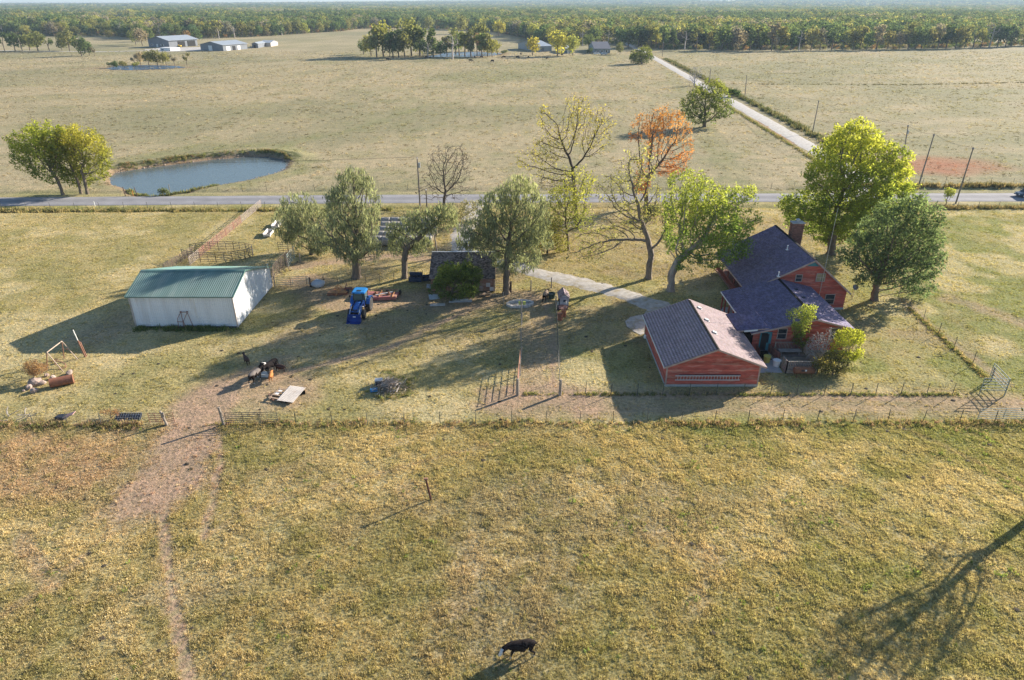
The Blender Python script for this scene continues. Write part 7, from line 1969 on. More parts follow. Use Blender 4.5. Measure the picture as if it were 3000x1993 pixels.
herd_me = cow_mesh('cow', [COW_K, COW_K, COW_K, COW_K], head='graze', face_white=False, socks=False)
hp = [(1379, 182), (1443, 183), (1391, 171), (1411, 171), (1476, 172), (1516, 172), (1548, 172), (1603, 174), (1137, 178), (1250, 173), (1646, 164), (1526, 162)]
lb = ['black cow grazing nearest in the far pasture, left of two', 'black cow grazing nearest in the far pasture, right of two', 'grazing cow before the grove pond', 'grazing cow just right of the pond one', 'grazing cow right of the grove', 'grazing cow left in the long tree shadow', 'grazing cow right in the long tree shadow', 'grazing cow at the right end of the herd', 'cow below the left part of the grove', 'cow in the grove shadow by the bare tree', 'cow beside the far yellow green tree', 'cow on the rise behind the herd']
for i, (x, y) in enumerate(hp):
    p = G(x, y); o = link('cow', herd_me, None, (p[0], p[1], 0), (i * 2.4) % 6.28); o.scale = (1.25,) * 3; tag(o, lb[i], 'cow', 'black cattle grazing in the far pasture')
# cow pats and stones in the pasture as countless small things
r_ = np.random.default_rng(44); n = 260
X = r_.uniform(-40, 46, n); Y = r_.uniform(25, 110, n); bm = MB(); bm.lathe([(.02, .0), (.15, 0), (.13, .035), (.05, .05), (.01, .05)], 9); dm = bm.mesh('dung_pat', M('dung', (.06, .048, .035), .95))
s = r_.uniform(.6, 1.5, n); o = scatter('dung_pats', np.stack([X, Y, height(X, Y)], -1), np.stack([0 * X, 0 * X, r_.uniform(0, 6, n)], -1), np.stack([s, s * r_.uniform(.7, 1, n), s], -1), np.ones((n, 3)), np.zeros(n, int), [dm]); o['label'] = 'scattered dark dung pats in the grass'

# ------------------------------------------------------------------ poles, wires, car
POLE = M('weathered_pole', (.23, .20, .175), .9, .2, 2); POLE_D = M('dark_pole', (.10, .085, .075), .9, .2)
def pole(label, base, top_px, Yh=None, r=.14, mat=POLE, arm=False, gear=True, group='utility poles'):
    p = np.array(base); h = V(*top_px, p[1])[2]; xt = V(*top_px, p[1])[0] - p[0]
    t = thing('utility_pole', label, 'pole', (p[0], p[1], 0), 0, group)
    mb = MB(); mb.tube((0, 0, -.2), (xt, 0, h), r, r * .68, 10); mb.build('shaft', mat, t)
    mb = MB()
    if arm: mb.beam((xt - 1.1, 0, h - .35), (xt + 1.1, 0, h - .35), .11, .13)
    else: mb.beam((xt - .02, -.28, h - .3), (xt - .02, .28, h - .3), .09, .09)
    mb.build('crossarm', mat, t)
    for k in ((-1, 1) if not arm else (-.95, 0, .95)):
        mb = MB(); c = (xt + (k if arm else 0), .25 * k if not arm else 0, h - .25); mb.lathe([(.05, 0), (.07, .06), (.05, .1), (.06, .15), (.02, .2)], 8, 0, Matrix.Translation(c)); mb.build('insulator', GALV, t)
    if gear:
        mb = MB(); mb.tube((xt + .32, -.02, h - 1.9), (xt + .32, -.02, h - 1.05), .2, .2, 10); mb.build('transformer', GALV, t)
    return (p[0] + xt, p[1], h)
pa = pole('tall grey power pole beside the bare tree left of the drive', G(1231, 605), (1222, 460), r=.16)
pb_ = pole('shorter dark pole right behind the tall grey one', G(1252, 640), (1248, 553), r=.12, mat=POLE_D, gear=False)
pc_ = pole('pale pole rising at the left end of the shed roof', (-9.95, 89.2, 0), (1267, 655), r=.13, gear=False)
pd = pole('right power pole standing before the road in the weeds', G(2800, 596), (2852, 432), r=.15, gear=False)
pe = pole('middle power pole just beyond the road by the red patch', G(2690, 548), (2737, 393), r=.15, gear=False)
pf_ = pole('power pole behind the golden maple crown', G(2638, 505), (2661, 367), r=.14, gear=True)
pg_ = pole('power pole in the far right pasture edge near the gravel road', G(2380, 390), (2399, 295), r=.15, gear=False)
ph = pole('power pole farther up the gravel road', G(2182, 286), (2188, 221), r=.16, gear=False)
pi_ = pole('power pole where the gravel road nears the woods', G(1940, 168), (1943, 123), r=.2, gear=False)
pj = pole('left of twin poles carrying slack wires at the wood edge', G(1899, 140), (1900, 108), r=.2, arm=True, gear=False)
pk = pole('right of twin poles carrying slack wires at the wood edge', G(1930, 147), (1931, 112), r=.2, arm=True, gear=False)
post('steel_post', 'thin post by the grey bare tree on the gravel road', (2077, 247), 6.5, .16, POLE)
def line(label, a, b, sag, r=.02):
    a = Vector(a); b = Vector(b); mb = MB(); pts = []
    for k in range(17):
        t_ = k / 16; p = a + (b - a) * t_; p.z -= sag * 4 * t_ * (1 - t_); pts.append(p)
    o0 = pts[0].copy(); mb.path([p - o0 for p in pts], r, 4); o = mb.build('power_line', POLE_D, None, False, o0); tag(o, label, 'wire'); return o
line('power line from the tall grey pole over the pond to the left', pa, (-150, 127.5, 8.5), 1.4)
line('power line between the two right poles at the road', pd, pe, .5)
line('power line from the middle right pole to the one behind the maple', pe, pf_, .5)
line('power line from the maple pole up the gravel road', pf_, pg_, 1.0)
line('power line between the poles beside the gravel road', pg_, ph, 1.5)
line('slack wire between the twin poles at the wood edge', pj, pk, 1.5, .05)

def build_car():
    cx, cy = G(2992, 577)[:2]
    t = thing('car', 'dark blue grey car driving at the right end of the road', 'car', (cx + 1.2, cy, .03), 0)
    CB = M('car_paint', (.07, .10, .14), .3, .08, 1, None, 0, 0, 1, .3); 
    secs = [(-2.2, .55, .35), (-2.1, .78, .30), (-1.2, .92, .28), (.0, .95, .28), (1.2, .95, .28), (2.0, .90, .30), (2.2, .70, .38)]
    body = MB(); W2_ = .88; n = 6
    for (x, zt, zb) in secs:
        body.v += [(x, -W2_, zb), (x, -W2_ - .03, (zb + zt) / 2), (x, -W2_ + .06, zt), (x, W2_ - .06, zt), (x, W2_ + .03, (zb + zt) / 2), (x, W2_, zb)]
    for i in range(len(secs) - 1):
        for k in range(n): body.f.append((i * n + k, i * n + (k + 1) % n, (i + 1) * n + (k + 1) % n, (i + 1) * n + k)); body.m.append(0)
    body.f += [tuple(range(n)), tuple(range((len(secs) - 1) * n, len(secs) * n))]; body.m += [0, 0]; b_ = body.build('body', CB, t, False)
    g_ = MB(); 
    lo = [(-1.25, -.80, .92), (1.95, -.80, .92), (1.95, .80, .92), (-1.25, .80, .92)]; hi_ = [(-.55, -.66, 1.52), (1.55, -.66, 1.52), (1.55, .66, 1.52), (-.55, .66, 1.52)]
    g_.add(lo + hi_, [(0, 1, 5, 4), (1, 2, 6, 5), (2, 3, 7, 6), (3, 0, 4, 7)]); g_.build('window', GLASS, t)
    mb = MB(); mb.prism([(-.62, -.70, 1.52), (1.62, -.70, 1.52), (1.62, .70, 1.52), (-.62, .70, 1.52)], (0, 0, .05)); mb.build('roof', CB, t)
    for s in (-1, 1):
        for (a, b) in (((-1.27, .81, .92), (-.57, .67, 1.53)), ((.35, .82, .92), (.35, .68, 1.53)), ((1.95, .81, .92), (1.57, .67, 1.53))):
            mb = MB(); mb.beam((a[0], s * a[1], a[2]), (b[0], s * b[1], b[2]), .07, .05); mb.build('pillar', CB, t)
        for x in (-1.4, 1.35):
            mb = MB(); mb.tube((x, s * .72, .33), (x, s * .93, .33), .33, n=16); w_ = mb.build('wheel', M('tyre_rubber', (.045, .043, .042)), t); mb = MB(); mb.tube((x, s * .93, .33), (x, s * .945, .33), .2, .19, 12); mb.build('rim', GALV, w_)
        mb = MB(); mb.box((-2.18, s * .6, .62), (.06, .34, .14)); mb.build('headlight', WHITE, t)
        mb = MB(); mb.box((-.75, s * .98, 1.0), (.16, .14, .12)); mb.build('mirror', CB, t)
    return t
build_car()
# ================================================================== FAR TREES AND WOODS
FAR_OBJ = leaf_mat('far_leaves', 'obj', 0.42, hv=0.35)
FAR_INS = leaf_mat('wood_leaves', 'inst', 0.42, hv=0.38)
def far_crown(seed, kind, n, size):
    """leaf clumps spread through uneven lobes; unit tree height"""
    r = np.random.default_rng(seed); lobes = []
    if kind == 'round':
        for k in range(9): a = r.uniform(0, 6.28); q = r.uniform(.08, .30); lobes.append((q * math.cos(a), q * math.sin(a), r.uniform(.26, .80), r.uniform(.13, .22)))
        lobes.append((0, 0, .68, .26))
    elif kind == 'tall':
        for k in range(9): a = r.uniform(0, 6.28); q = r.uniform(.03, .16); lobes.append((q * math.cos(a), q * math.sin(a), r.uniform(.20, .90), r.uniform(.09, .15)))
    elif kind == 'low':
        for k in range(9): a = r.uniform(0, 6.28); q = r.uniform(.1, .48); lobes.append((q * math.cos(a), q * math.sin(a), r.uniform(.28, .74), r.uniform(.18, .28)))
    else:
        for k in range(8): a = r.uniform(0, 6.28); q = r.uniform(.10, .30); lobes.append((q * math.cos(a), q * math.sin(a), r.uniform(.45, .88), r.uniform(.08, .14)))
    L = np.array(lobes); w = L[:, 3] ** 2; w /= w.sum()
    i = r.choice(len(L), n, p=w); u = r.normal(0, 1, (n, 3)); u /= np.linalg.norm(u, axis=1)[:, None]
    rad = L[i, 3] * r.uniform(.55, 1.12, n); c = L[i, :3] + u * rad[:, None]; c[:, 2] = np.maximum(c[:, 2], .04)
    nrm = u + r.normal(0, .55, (n, 3)); nrm /= np.linalg.norm(nrm, axis=1)[:, None]
    a = np.cross(nrm, r.normal(0, 1, (n, 3))); a /= np.linalg.norm(a, axis=1)[:, None]; b = np.cross(nrm, a)
    s = (size * r.uniform(.55, 1.3, n))[:, None]
    v = np.stack([c - a * s, c + b * s * .7, c + a * s, c - b * s * .7], 1).reshape(-1, 3)
    return v, np.arange(4 * n).reshape(n, 4), lobes
def far_trunk(seed, lobes):
    mb = MB(); r = random.Random(seed); top = Vector((r.uniform(-.02, .02), r.uniform(-.02, .02), .40))
    mb.tube((0, 0, -.02), top, .026, .016, 6, caps=False)
    for (x, y, z, q) in lobes[:6]: mb.tube(top * r.uniform(.6, 1), (x * .9, y * .9, z), .011, .004, 4, caps=False)
    return mb
PROT = []
for kd, sd, n, sz in (('round', 1, 640, .047), ('round', 2, 640, .047), ('tall', 3, 560, .042), ('tall', 4, 560, .042), ('low', 5, 700, .06), ('open', 6, 320, .038), ('round', 7, 700, .045)):
    v, f, lb_ = far_crown(sd, kd, n, sz)
    cm = np_mesh('crown', v, f, [FAR_OBJ]); tm = far_trunk(sd, lb_).mesh('trunk', BARK)
    PROT.append((kd, cm, tm))
# leafless far trees
A_ = blob_pts([((0, 0, .68), (.30, .26, .28)), ((.1, 0, .55), (.25, .22, .2))], 900, 5); nn_, pp_ = colonize((0, 0, 0), A_, .05, .075, .4, [(0, 0, .3)], seed=5); RR_, _k = radii(pp_, .028, .0035)
v, f = limb_mesh(nn_, pp_, RR_, sides=4); BARE = np_mesh('trunk', v, f, [DEADW], True)
PAL = dict(dark=(.085, .125, .055), mid=(.13, .17, .065), olive=(.20, .20, .08), yellow=(.29, .285, .085), orange=(.32, .21, .11), grey=(.26, .23, .18), gold=(.34, .32, .075))
PAL = {k: tuple(min(.5, q * 1.14) for q in v) for k, v in PAL.items()}
WORDS = dict(dark='dark green', mid='mid green', olive='olive green', yellow='yellow green', orange='orange brown', grey='grey brown', gold='golden yellow')
SHAPE = dict(round='round crowned', tall='tall narrow', low='low spreading', open='thin open', bare='leafless')
FT_PROTO = {}
NTREE = [0]
def far_tree(x, y, h, pi, col, where, group, label=None, z=0.0):
    r = random.Random(int(x * 7 + y * 13)); NTREE[0] += 1
    if pi == 'bare':
        t = thing('bare_tree', label or 'grey leafless tree %s' % where, 'tree', (x, y, z - .1), r.uniform(0, 6.28), group); t.scale = (h * 1.1, h * 1.1, h); link('trunk', BARE, t); return t
    kd, cm, tm = PROT[pi]
    t = thing('%s_tree' % {'round': 'round', 'tall': 'tall', 'low': 'spreading', 'open': 'open'}[kd], label or '%s %s tree %s' % (SHAPE[kd], WORDS[col], where), 'tree', (x, y, z - .1), r.uniform(0, 6.28), group)
    t.scale = (h * r.uniform(.9, 1.2), h * r.uniform(.9, 1.2), h)
    link('trunk', tm, t); c = link('crown', cm, t); k = r.uniform(.8, 1.2); b = PAL[col]; c.color = (b[0] * k * r.uniform(.92, 1.08), b[1] * k, b[2] * k * r.uniform(.9, 1.1), 1)
    return t
def ftp(px, py, hpx, pi, col, where, group, label=None):
    p = G(px, py); h = hpx * PXM(p[1]) * 1.03; return far_tree(p[0], p[1], h, pi, col, where, group, label)
# grove with pond in the middle distance
GV = 'trees of the grove around the middle pond'
for (x, y, h, p, c, w) in [(1065, 160, 44, 1, 'mid', 'at the far left of the grove'), (1088, 164, 62, 0, 'olive', 'second from the left in the grove'), (1104, 168, 92, 2, 'olive', 'third from the left in the grove'), (1124, 166, 98, 0, 'yellow', 'with the tallest golden top in the grove'), (1142, 168, 60, 1, 'dark', 'low in the left half of the grove'),
                           (1152, 169, 76, 2, 'mid', 'left of the grove middle'), (1168, 168, 74, 3, 'mid', 'in the grove middle'), (1186, 168, 80, 0, 'olive', 'right of the grove middle'), (1206, 164, 110, 6, 'olive', 'rising highest behind the grove'), (1230, 166, 88, 2, 'mid', 'left of the paired bare trees'), (1240, 168, 52, 4, 'dark', 'low beside the bare tree'),
                           (1270, 170, 78, 3, 'mid', 'between the two bare trees'), (1292, 168, 48, 1, 'dark', 'low at the grove pond'), (1346, 164, 80, 5, 'olive', 'right of the big bare tree'), (1362, 165, 74, 2, 'yellow', 'at the pond right of the bare tree'), (1380, 166, 72, 3, 'olive', 'standing at the pond middle'), (1398, 165, 66, 5, 'orange', 'rust tinted at the pond'),
                           (1412, 166, 70, 2, 'mid', 'at the pond right half'), (1428, 166, 62, 3, 'olive', 'near the right end of the grove'), (1442, 167, 50, 1, 'yellow', 'at the right end of the grove'), (1458, 160, 44, 5, 'yellow', 'small at the pond end'), (1405, 150, 84, 0, 'olive', 'behind the pond'), (1476, 160, 14, 4, 'mid', 'a small bush by the pond end'), (1335, 160, 64, 1, 'mid', 'behind the big bare tree'), (1310, 164, 60, 2, 'olive', 'left behind the big bare tree')]:
    ftp(x, y, h, p, c, w, GV)
ftp(1326, 174, 76, 'bare', None, '', GV, 'tall pale leafless tree in front of the grove'); ftp(1254, 172, 50, 'bare', None, '', GV, 'smaller leafless tree at the grove front left of the tall one')
MD = 'single trees on the middle pastures'
ftp(1560, 163, 54, 0, 'gold', '', MD, 'small golden round tree alone between grove and sheds'); ftp(1633, 164, 74, 6, 'gold', '', MD, 'large golden green round tree hiding the blue shed'); ftp(1678, 164, 60, 0, 'yellow', '', MD, 'yellow green tree right of the large golden one')
ftp(1725, 146, 46, 6, 'mid', '', MD, 'round green tree behind the golden trees by the blue house'); ftp(1729, 158, 18, 4, 'dark', '', MD, 'dark bush at the left end of the blue house'); ftp(1816, 160, 34, 1, 'olive', '', MD, 'small olive tree right of the blue house')
ftp(1840, 142, 62, 0, 'dark', '', MD, 'dark round oak behind the blue house'); ftp(1870, 140, 66, 6, 'dark', '', MD, 'dark green oak with rusty side right of the blue house'); ftp(1460, 105, 44, 0, 'gold', '', MD, 'golden tree on the slope behind the grove'); ftp(1351, 100, 52, 1, 'olive', '', MD, 'round tree standing alone behind the grove'); ftp(1258, 94, 44, 0, 'olive', '', MD, 'round tree in the gap behind the tallest grove tree'); ftp(1540, 115, 50, 0, 'dark', '', MD, 'dark tree on the rise left of the golden tree'); ftp(1598, 118, 50, 'bare', None, '', MD, 'grey bare tree behind the golden tree')
LE = 'trees along the left farm lane'
for (x, y, h, p, c, w) in [(-20, 150, 50, 0, 'mid', 'cut by the left picture edge'), (14, 150, 56, 5, 'dark', 'first at the left picture edge'), (45, 150, 54, 0, 'mid', 'leaning over the farm lane'), (66, 150, 52, 5, 'mid', 'third along the farm lane'), (88, 149, 50, 0, 'olive', 'fourth along the farm lane'), (112, 150, 56, 1, 'olive', 'fifth along the farm lane'), (145, 149, 46, 5, 'mid', 'sixth along the farm lane'), (182, 148, 36, 1, 'dark', 'seventh and small along the farm lane'), (205, 150, 60, 0, 'olive', 'behind the dense dark one')]:
    ftp(x, y, h, p, c, w, LE)
ftp(240, 165, 60, 6, 'dark', '', LE, 'dense dark green tree at the right end of the farm lane row'); ftp(262, 163, 40, 1, 'dark', '', LE, 'smaller dark tree leaning right of the dense one'); ftp(278, 165, 28, 5, 'grey', '', LE, 'small brownish tree at the row end')
PB = 'bushes around the small far pond'
for (x, y, h, p, c, w) in [(333, 200, 22, 4, 'dark', 'dark at the left end of the small pond'), (360, 198, 20, 4, 'olive', 'right of the dark pond bush'), (395, 190, 30, 5, 'grey', 'thin at the pond'), (412, 190, 38, 1, 'grey', 'left on the pond bank'), (436, 191, 42, 0, 'olive', 'tallest on the pond bank'), (462, 192, 46, 1, 'olive', 'in the middle of the pond bank'), (488, 192, 40, 0, 'olive', 'right of the bank middle'), (512, 193, 34, 5, 'grey', 'sparse on the right bank'), (548, 192, 38, 5, 'olive', 'at the right end of the small pond'), (398, 197, 16, 4, 'yellow', 'low in front of the bank')]:
    ftp(x, y, h, p, c, w, PB)
FB = 'trees behind the far farm shop'
for (x, y, h, p, c, w) in [(398, 131, 44, 0, 'olive', 'left of the far shop'), (418, 134, 50, 1, 'grey', 'against the far shop gable'), (440, 122, 40, 0, 'mid', 'behind the far shop roof'), (575, 119, 40, 6, 'dark', 'dark and round behind the second shop'), (548, 116, 26, 1, 'orange', 'rust coloured between the shops'), (626, 112, 34, 5, 'olive', 'thin right of the dark round one'), (642, 114, 34, 'bare', None, 'left in a bare pair'), (688, 112, 38, 'bare', None, 'right of the bare pair'), (320, 115, 26, 1, 'olive', 'small on the field edge')]:
    ftp(x, y, h, p, c, w, FB)
# the front of the woods
FRONT_PX = [(-260, 100), (0, 103), (200, 108), (330, 105), (420, 116), (520, 112), (640, 111), (760, 108), (1000, 92), (1060, 84), (1230, 82), (1330, 88), (1440, 92), (1500, 104), (1560, 118), (1700, 134), (1755, 132), (1800, 132), (1905, 140), (1950, 146), (2250, 149), (2500, 147), (2800, 142), (3000, 135), (3260, 130)]
FR = np.array([G(*p)[:2] for p in FRONT_PX]); FRA = np.arctan2(FR[:, 0], FR[:, 1]); FRR = np.hypot(FR[:, 0], FR[:, 1])
def front_r(a): return np.interp(a, FRA, FRR)
OPEN_PX = [[(250, 84), (250, 66), (330, 60), (400, 60), (420, 66), (395, 76), (320, 84)], [(-10, 46), (-10, 38), (90, 34), (100, 38)], [(1090, 95), (1090, 84), (1240, 80), (1380, 84), (1440, 90), (1440, 100)], [(2840, 134), (2840, 116), (3020, 104), (3200, 104), (3200, 128)], [(2520, 11), (2520, 8.5), (2880, 7.5), (2880, 10)], [(330, 106), (330, 99), (520, 98), (520, 106)], [(2050, 17), (2050, 14), (2150, 13), (2160, 16)]]
OPEN = [[tuple(G(*p)[:2]) for p in q] for q in OPEN_PX]
def lane_gap(x, y): return np.abs(x - np.interp(y, [p[1] for p in LANE], [p[0] for p in LANE])) < 5.5
SECT = [(-400, 'behind the farm lane row'), (150, 'left of the far shop'), (430, 'behind the far shop'), (585, 'behind the machine shed'), (700, 'behind the livestock sheds'), (830, 'left of the grove'), (1050, 'behind the left half of the grove'), (1250, 'behind the right half of the grove'), (1450, 'left of the golden trees'), (1560, 'behind the golden trees'), (1690, 'behind the blue house'), (1800, 'right of the blue house'), (1905, 'at the twin poles'), (2020, 'in the left tree line'), (2200, 'left of the line middle'), (2380, 'left of the teal roofed shed'), (2515, 'right of the teal roofed shed'), (2650, 'in the right part of the tree line'), (2830, 'at the right end of the tree line')]
def px_of(x, y):
    return 1500 + FOC * x / (y * math.cos(PITCH) + CAM_H * math.sin(PITCH))
rw = random.Random(31); seg = []
cum = np.concatenate([[0], np.cumsum(np.hypot(*(FR[1:] - FR[:-1]).T))])
secn = [(0, 4, 'at the left edge woods'), (4, 9, 'along the left woods behind the shops'), (9, 15, 'along the woods behind the grove'), (15, 19, 'in the woods around the blue house'), (19, 21, 'in the tree line right of the gravel road'), (21, 24, 'in the tree line at the right of the far pasture')]
for row in range(2):
    s = 4.0 + row * 5
    while s < cum[-1] and NTREE[0] < 292:
        x = np.interp(s, cum, FR[:, 0]); y = np.interp(s, cum, FR[:, 1]); ang = math.atan2(x, y); rr_ = math.hypot(x, y) + (rw.uniform(-3, 6) if row == 0 else rw.uniform(14, 30))
        i = int(np.searchsorted(cum, s)) - 1; wh = next((w for a, b, w in secn if a <= i < b), secn[-1][2])
        right = i >= 18
        x2, y2 = rr_ * math.sin(ang), rr_ * math.cos(ang)
        if not (lane_gap(x2, y2) or (right and .40 < rw.random() < .44)):
            col = rw.choice(['dark', 'dark', 'mid', 'mid', 'mid', 'olive', 'olive', 'olive', 'yellow', 'grey'] if not right else ['dark', 'dark', 'mid', 'olive', 'olive', 'yellow', 'grey'])
            kd = rw.choice([0, 1, 2, 3, 5, 6] if right else [0, 1, 6, 0, 1, 4, 5]); hh = rw.uniform(13, 21) if right else rw.uniform(11, 17)
            if rw.random() < .06: kd = 'bare'
            wh = [w for a, w in SECT if px_of(x2, y2) >= a][-1]
            sz_ = 'tall' if hh > (17.5 if right else 14.5) else 'short' if hh < (15 if right else 12.5) else 'middle sized'
            nm_ = 'bare grey' if kd == 'bare' else '%s %s' % (SHAPE[PROT[kd][0]].split()[0], WORDS[col])
            far_tree(x2, y2, hh, kd, col, '', 'trees at the front of the woods', '%s %s tree %s %s' % (sz_, nm_, 'in front' if row == 0 else 'set back', wh))
        s += rw.uniform(5.5, 10.5) * (1.0 if right else 1.5) * (1 + row * .5)
# everything behind: countless trees
def forest(name, n, r0, r1, h0, h1, dens_power, protos, label, seed, skip_front=0.0, amin=-.72, amax=.72):
    r = np.random.default_rng(seed)
    a = r.uniform(amin, amax, n); rad = np.sqrt(r.uniform(r0 ** 2, r1 ** 2, n)); X = rad * np.sin(a); Y = rad * np.cos(a)
    ok = rad > front_r(a) + skip_front
    for q in OPEN: ok &= ~inside(X, Y, q)
    ok &= ~lane_gap(X, Y)
    ok &= ~((fbm(X / 420, Y / 420, 88, 2) > .685) & (rad > 1500))
    X, Y, rad = X[ok], Y[ok], rad[ok]; k = len(X)
    keys = np.array([PAL[c] for c in ('dark', 'dark', 'mid', 'mid', 'mid', 'olive', 'olive', 'yellow', 'yellow', 'grey')])
    pz = fbm(X / 130, Y / 130, 91, 3); ci = np.clip((pz * 1.5 - .45 + r.normal(0, .27, k)) * 10, 0, 9).astype(int)
    tint = keys[ci] * r.uniform(.75, 1.25, k)[:, None]
    h = r.uniform(h0, h1, k) * (.75 + .5 * fbm(X / 55, Y / 55, 93, 2)); wd = h * r.uniform(.95, 1.35, k)
    o = scatter(name, np.stack([X, Y, height(X, Y) - .3], -1), np.stack([0 * X, 0 * X, r.uniform(0, 6.28, k)], -1), np.stack([wd, wd, h], -1), tint, r.integers(0, len(protos), k), protos)
    o['label'] = label; return o
FP = []
for sd, kd, n_, sz in ((11, 'round', 330, .050), (12, 'round', 330, .050), (13, 'low', 360, .062), (14, 'tall', 260, .045), (15, 'open', 200, .042)):
    v, f, lb_ = far_crown(sd, kd, n_, sz); FP.append(np_mesh('wood_crown', v, f, [FAR_INS]))
FQ = []
for sd in (21, 22, 23):
    v, f, lb_ = far_crown(sd, 'low', 300, .085); FQ.append(np_mesh('wood_clump', v, f, [FAR_INS]))
forest('near_woods', 30000, 350, 1900, 12, 18, 1, FP, 'mixed autumn woods beyond the pastures', 51, 28)
forest('middle_woods', 34000, 1900, 3800, 11, 17, 1, FP[:3], 'hazy woods farther out', 52)
forest('far_woods', 42000, 3800, 8900, 13, 20, 1, FQ, 'bluish woods up to the horizon', 53)
# undergrowth under the wood front
ru = np.random.default_rng(61); k = 2600; s = ru.uniform(0, cum[-1], k); X = np.interp(s, cum, FR[:, 0]); Y = np.interp(s, cum, FR[:, 1]); ang = np.arctan2(X, Y); rr_ = np.hypot(X, Y) + ru.uniform(2, 40, k); X, Y = rr_ * np.sin(ang), rr_ * np.cos(ang); ok = ~lane_gap(X, Y); X, Y = X[ok], Y[ok]; k = len(X)
keys = np.array([PAL[c] for c in ('dark', 'mid', 'olive', 'grey', 'orange')]); h = ru.uniform(1.5, 4.5, k)
o = scatter('wood_undergrowth', np.stack([X, Y, 0 * X - .2], -1), np.stack([0 * X, 0 * X, ru.uniform(0, 6, k)], -1), np.stack([h, h, h], -1), keys[ru.integers(0, 5, k)], np.full(k, 0), [FP[2]]); o['label'] = 'brush and undergrowth along the front of the woods'

# ================================================================== FAR FARM BUILDINGS
def far_building(name, label, cat, A, B, Cc, wh, rh, wall, roof, along='BC', openings=(), eave=.5, group=None):
    """gabled building: A,B front corners, C the corner behind B; openings: (side, u0,u1,z0,z1, material, part name)"""
    A = Vector((A[0], A[1], 0)); B = Vector((B[0], B[1], 0)); Cc = Vector((Cc[0], Cc[1], 0)); d = B - A; e = Cc - B
    e = e - d * (e.dot(d) / d.length_squared)           # square the plan
    t = thing(name, label, cat, A, 0, group); P = [Vector((0, 0, 0)), d, d + e, e]
    up = Vector((0, 0, wh)); top = Vector((0, 0, rh))
    if along == 'BC': g0, g1 = d / 2 + top, d / 2 + e + top; pr = [P[0], P[1], P[1] + up, g0, P[0] + up]; vec = e; E0, E1 = (P[0] + up, P[3] + up), (P[1] + up, P[2] + up); acr = d.normalized(); aln = e.normalized()
    else: g0, g1 = e / 2 + top, e / 2 + d + top; pr = [P[0], P[3], P[3] + up, g0, P[0] + up]; vec = d; E0, E1 = (P[0] + up, P[1] + up), (P[3] + up, P[2] + up); acr = e.normalized(); aln = d.normalized()
    mb = MB(); mb.prism(pr, vec); mb.build('wall', wall, t)
    for (ea, eb), s in ((E0, -1), (E1, 1)):
        drop = (rh - wh) / ((d if along == 'BC' else e).length / 2) * eave
        a = ea + acr * s * eave - Vector((0, 0, drop)) - aln * eave; b = eb + acr * s * eave - Vector((0, 0, drop)) + aln * eave
        q = [a, b, g1 + aln * eave, g0 - aln * eave]; up_ = Vector((0, 0, .12)); mb = MB(); mb.prism([p + up_ for p in q], (0, 0, .14)); mb.build('roof', roof, t)
    for (side, u0, u1, z0, z1, mt, nm) in openings:
        s0, s1 = {'AB': (P[0], P[1]), 'BC': (P[1], P[2]), 'DA': (P[3], P[0])}[side]; dd = s1 - s0; nrm = Vector((dd.y, -dd.x, 0)).normalized(); L = dd.length
        a = s0 + dd * u0; b = s0 + dd * u1; c = (a + b) / 2 + Vector((0, 0, (z0 + z1) / 2)) + nrm * .06; R = Matrix((dd.normalized(), -nrm, Vector((0, 0, 1)))).transposed()
        mb = MB(); mb.box(c, ((b - a).length, .16, z1 - z0), 0, R); o = mb.build(nm, mt, t)
        if nm == 'window':
            mb = MB(); mb.box(c + nrm * .08, ((b - a).length * .72, .06, (z1 - z0) * .8), 0, R); mb.build('pane', GLASS, o)
    return t
SH_W = M('slate_blue_metal', (.17, .19, .22), .5, .1, .3); SH_R = M('blue_grey_metal_roof', (.33, .37, .41), .42, .08, .3); SH_D = M('door_white', (.7, .7, .7), .5, .05)
far_building('farm_shop', 'larger slate blue metal shop with an open bay far left', 'building', G(437, 138), G(497, 140), G(541, 133), 5.2, 8.0, SH_W, SH_R, 'BC', [('AB', .38, .46, 0, 2.4, SH_D, 'door'), ('AB', .12, .22, 1.2, 2.4, WHITE, 'window'), ('AB', .6, .75, 1.2, 2.4, WHITE, 'window'), ('BC', .30, .55, 0, 4.2, DARKIN, 'bay_opening'), ('BC', .64, .92, 0, 4.2, DARKIN, 'bay_opening')], 1.0)
far_building('machine_shed', 'second slate blue metal shed with white doors far left', 'building', G(589, 148), G(655, 150), G(692, 143), 4.0, 6.2, SH_W, SH_R, 'BC', [('AB', .36, .52, 0, 3.6, SH_D, 'door'), ('BC', .12, .28, 0, 3.0, SH_D, 'door'), ('BC', .38, .5, 0, 3.0, DARKIN, 'bay_opening'), ('BC', .58, .7, 0, 3.0, SH_D, 'door')], .7)
far_building('livestock_shed', 'small slate blue livestock shed right of the machine shed', 'shed', G(739, 141), G(757, 141), G(766, 137), 3.0, 4.0, SH_W, SH_R, 'BC', [('AB', .3, .6, 0, 2.2, DARKIN, 'opening')], .4)
far_building('livestock_shed', 'small white walled livestock shed right of the slate one', 'shed', G(764, 137), G(794, 137), G(800, 133), 2.8, 4.2, M('cream_metal', (.52, .48, .44), .5, .1, .3), SH_R, 'AB', [('AB', .1, .3, 0, 2, DARKIN, 'opening')], .5)
far_building('trailer', 'white box trailer parked on the gravel in front of the far shop', 'trailer', G(470, 149), G(500, 150), G(502, 147), 1.9, 2.1, WHITE, WHITE, 'AB', [('AB', .1, .35, .4, 1.2, SH_W, 'panel'), ('AB', .85, .97, -.0, .5, NAVY, 'wheel')], .1)
HB = M('blue_house_siding', (.22, .27, .30), .7, .1, .5)
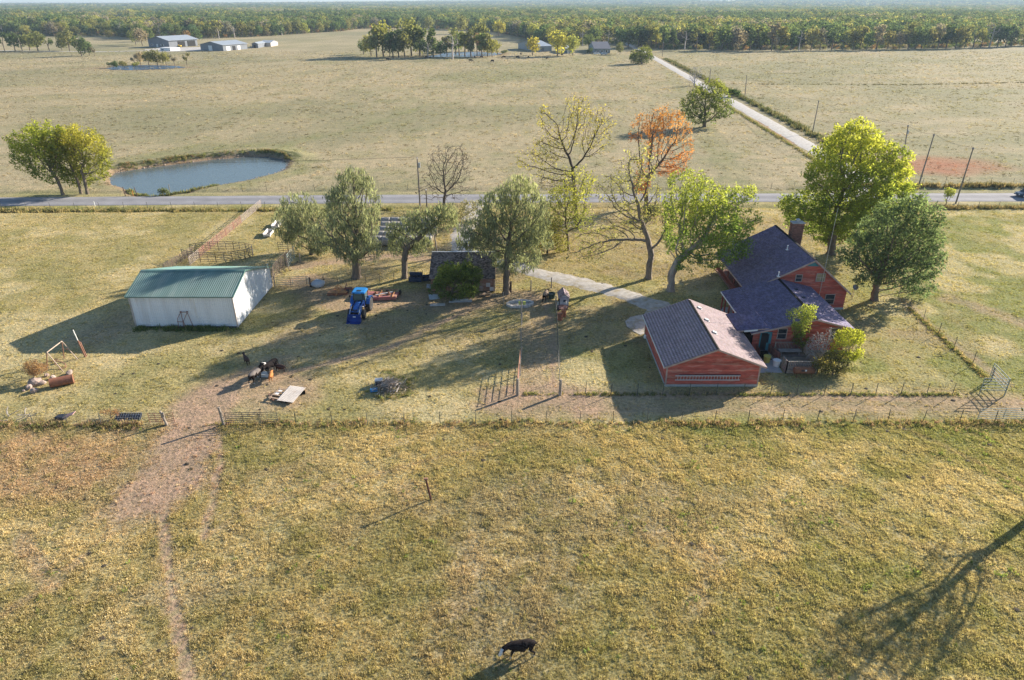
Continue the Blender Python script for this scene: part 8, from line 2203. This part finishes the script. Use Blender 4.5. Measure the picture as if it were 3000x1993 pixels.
far_building('house', 'small blue grey house with three white windows near the far woods', 'house', G(1742, 157), G(1787, 157), G(1790, 146), 3.0, 6.6, HB, M('dark_house_roof', (.11, .12, .15), .8, .1, .5), 'AB', [('AB', .14, .28, .7, 2.4, WHITE, 'window'), ('AB', .40, .54, .7, 2.4, WHITE, 'window'), ('AB', .70, .84, .7, 2.4, WHITE, 'window'), ('BC', .3, .5, 0, 2.1, DARKIN, 'door')], .6)
far_building('shed', 'pale blue metal shed left of the large golden tree', 'shed', G(1579, 152), G(1616, 151), G(1619, 140), 3.6, 6.4, M('pale_blue_metal', (.30, .35, .38), .5, .1, .3), SH_R, 'AB', [('AB', .2, .4, 0, 2.8, SH_W, 'door')], .4)
far_building('shed', 'blue shed with white roof edge right of the large golden tree', 'shed', G(1655, 157), G(1676, 157), G(1679, 148), 3.2, 4.6, M('mid_blue_metal', (.16, .22, .27), .5, .1, .3), M('white_roof', (.6, .62, .62), .5, .1), 'AB', [('AB', .3, .6, 0, 2.2, SH_D, 'door')], .4)
far_building('shed', 'pale teal roofed shed among the trees of the right tree line', 'shed', G(2487, 138), G(2541, 137), G(2543, 132), 2.2, 4.6, M('brown_shed_wall', (.2, .15, .12), .7, .1, .3), M('pale_teal_roof', (.34, .46, .48), .5, .1, .3), 'AB', [('AB', .2, .3, 0, 2, DARKIN, 'door'), ('AB', .55, .65, 0, 2, DARKIN, 'door')], .6)
def far_car(label, px, mat, name='parked_car', cat='car', s=1.0):
    p = G(*px); t = thing(name, label, cat, (p[0], p[1], .05)); mb = MB(); mb.prism([(-2.2, -.9, .3), (2.2, -.9, .3), (2.2, -.9, .9), (1.2, -.85, .95), (.8, -.75, 1.45), (-1.2, -.75, 1.45), (-1.9, -.85, .95), (-2.2, -.9, .9)], (0, 1.7, 0)); mb.build('body', mat, t)
    mb = MB(); mb.box((-.2, -.86, 1.18), (1.7, .06, .36)); mb.build('window', GLASS, t)
    for x in (-1.3, 1.3):
        for y in (-.85, .75): mb = MB(); mb.tube((x, y, .33), (x, y + .15, .33), .33, n=10); mb.build('wheel', NAVY, t)
    t.scale = (s, s, s); return t
far_car('white car parked left in front of the blue house', (1748, 160), WHITE); far_car('silver car parked right in front of the blue house', (1769, 161), GALV); far_car('dark car parked behind the far shop', (566, 126), NAVY)
far_car('small yellow loader standing in the bay of the far shop', (521, 138), M('machine_yellow', (.6, .42, .03), .5), 'loader', 'machine', 1.3)
# pen posts by the small sheds
wire_fence('pen_fence', 'tall post pen in front of the far livestock sheds', [G(698, 141)[:2], G(735, 141)[:2], G(800, 133)[:2]], 6, 4.0, (1.2, 2.4, 3.6), 'w', ends=False)
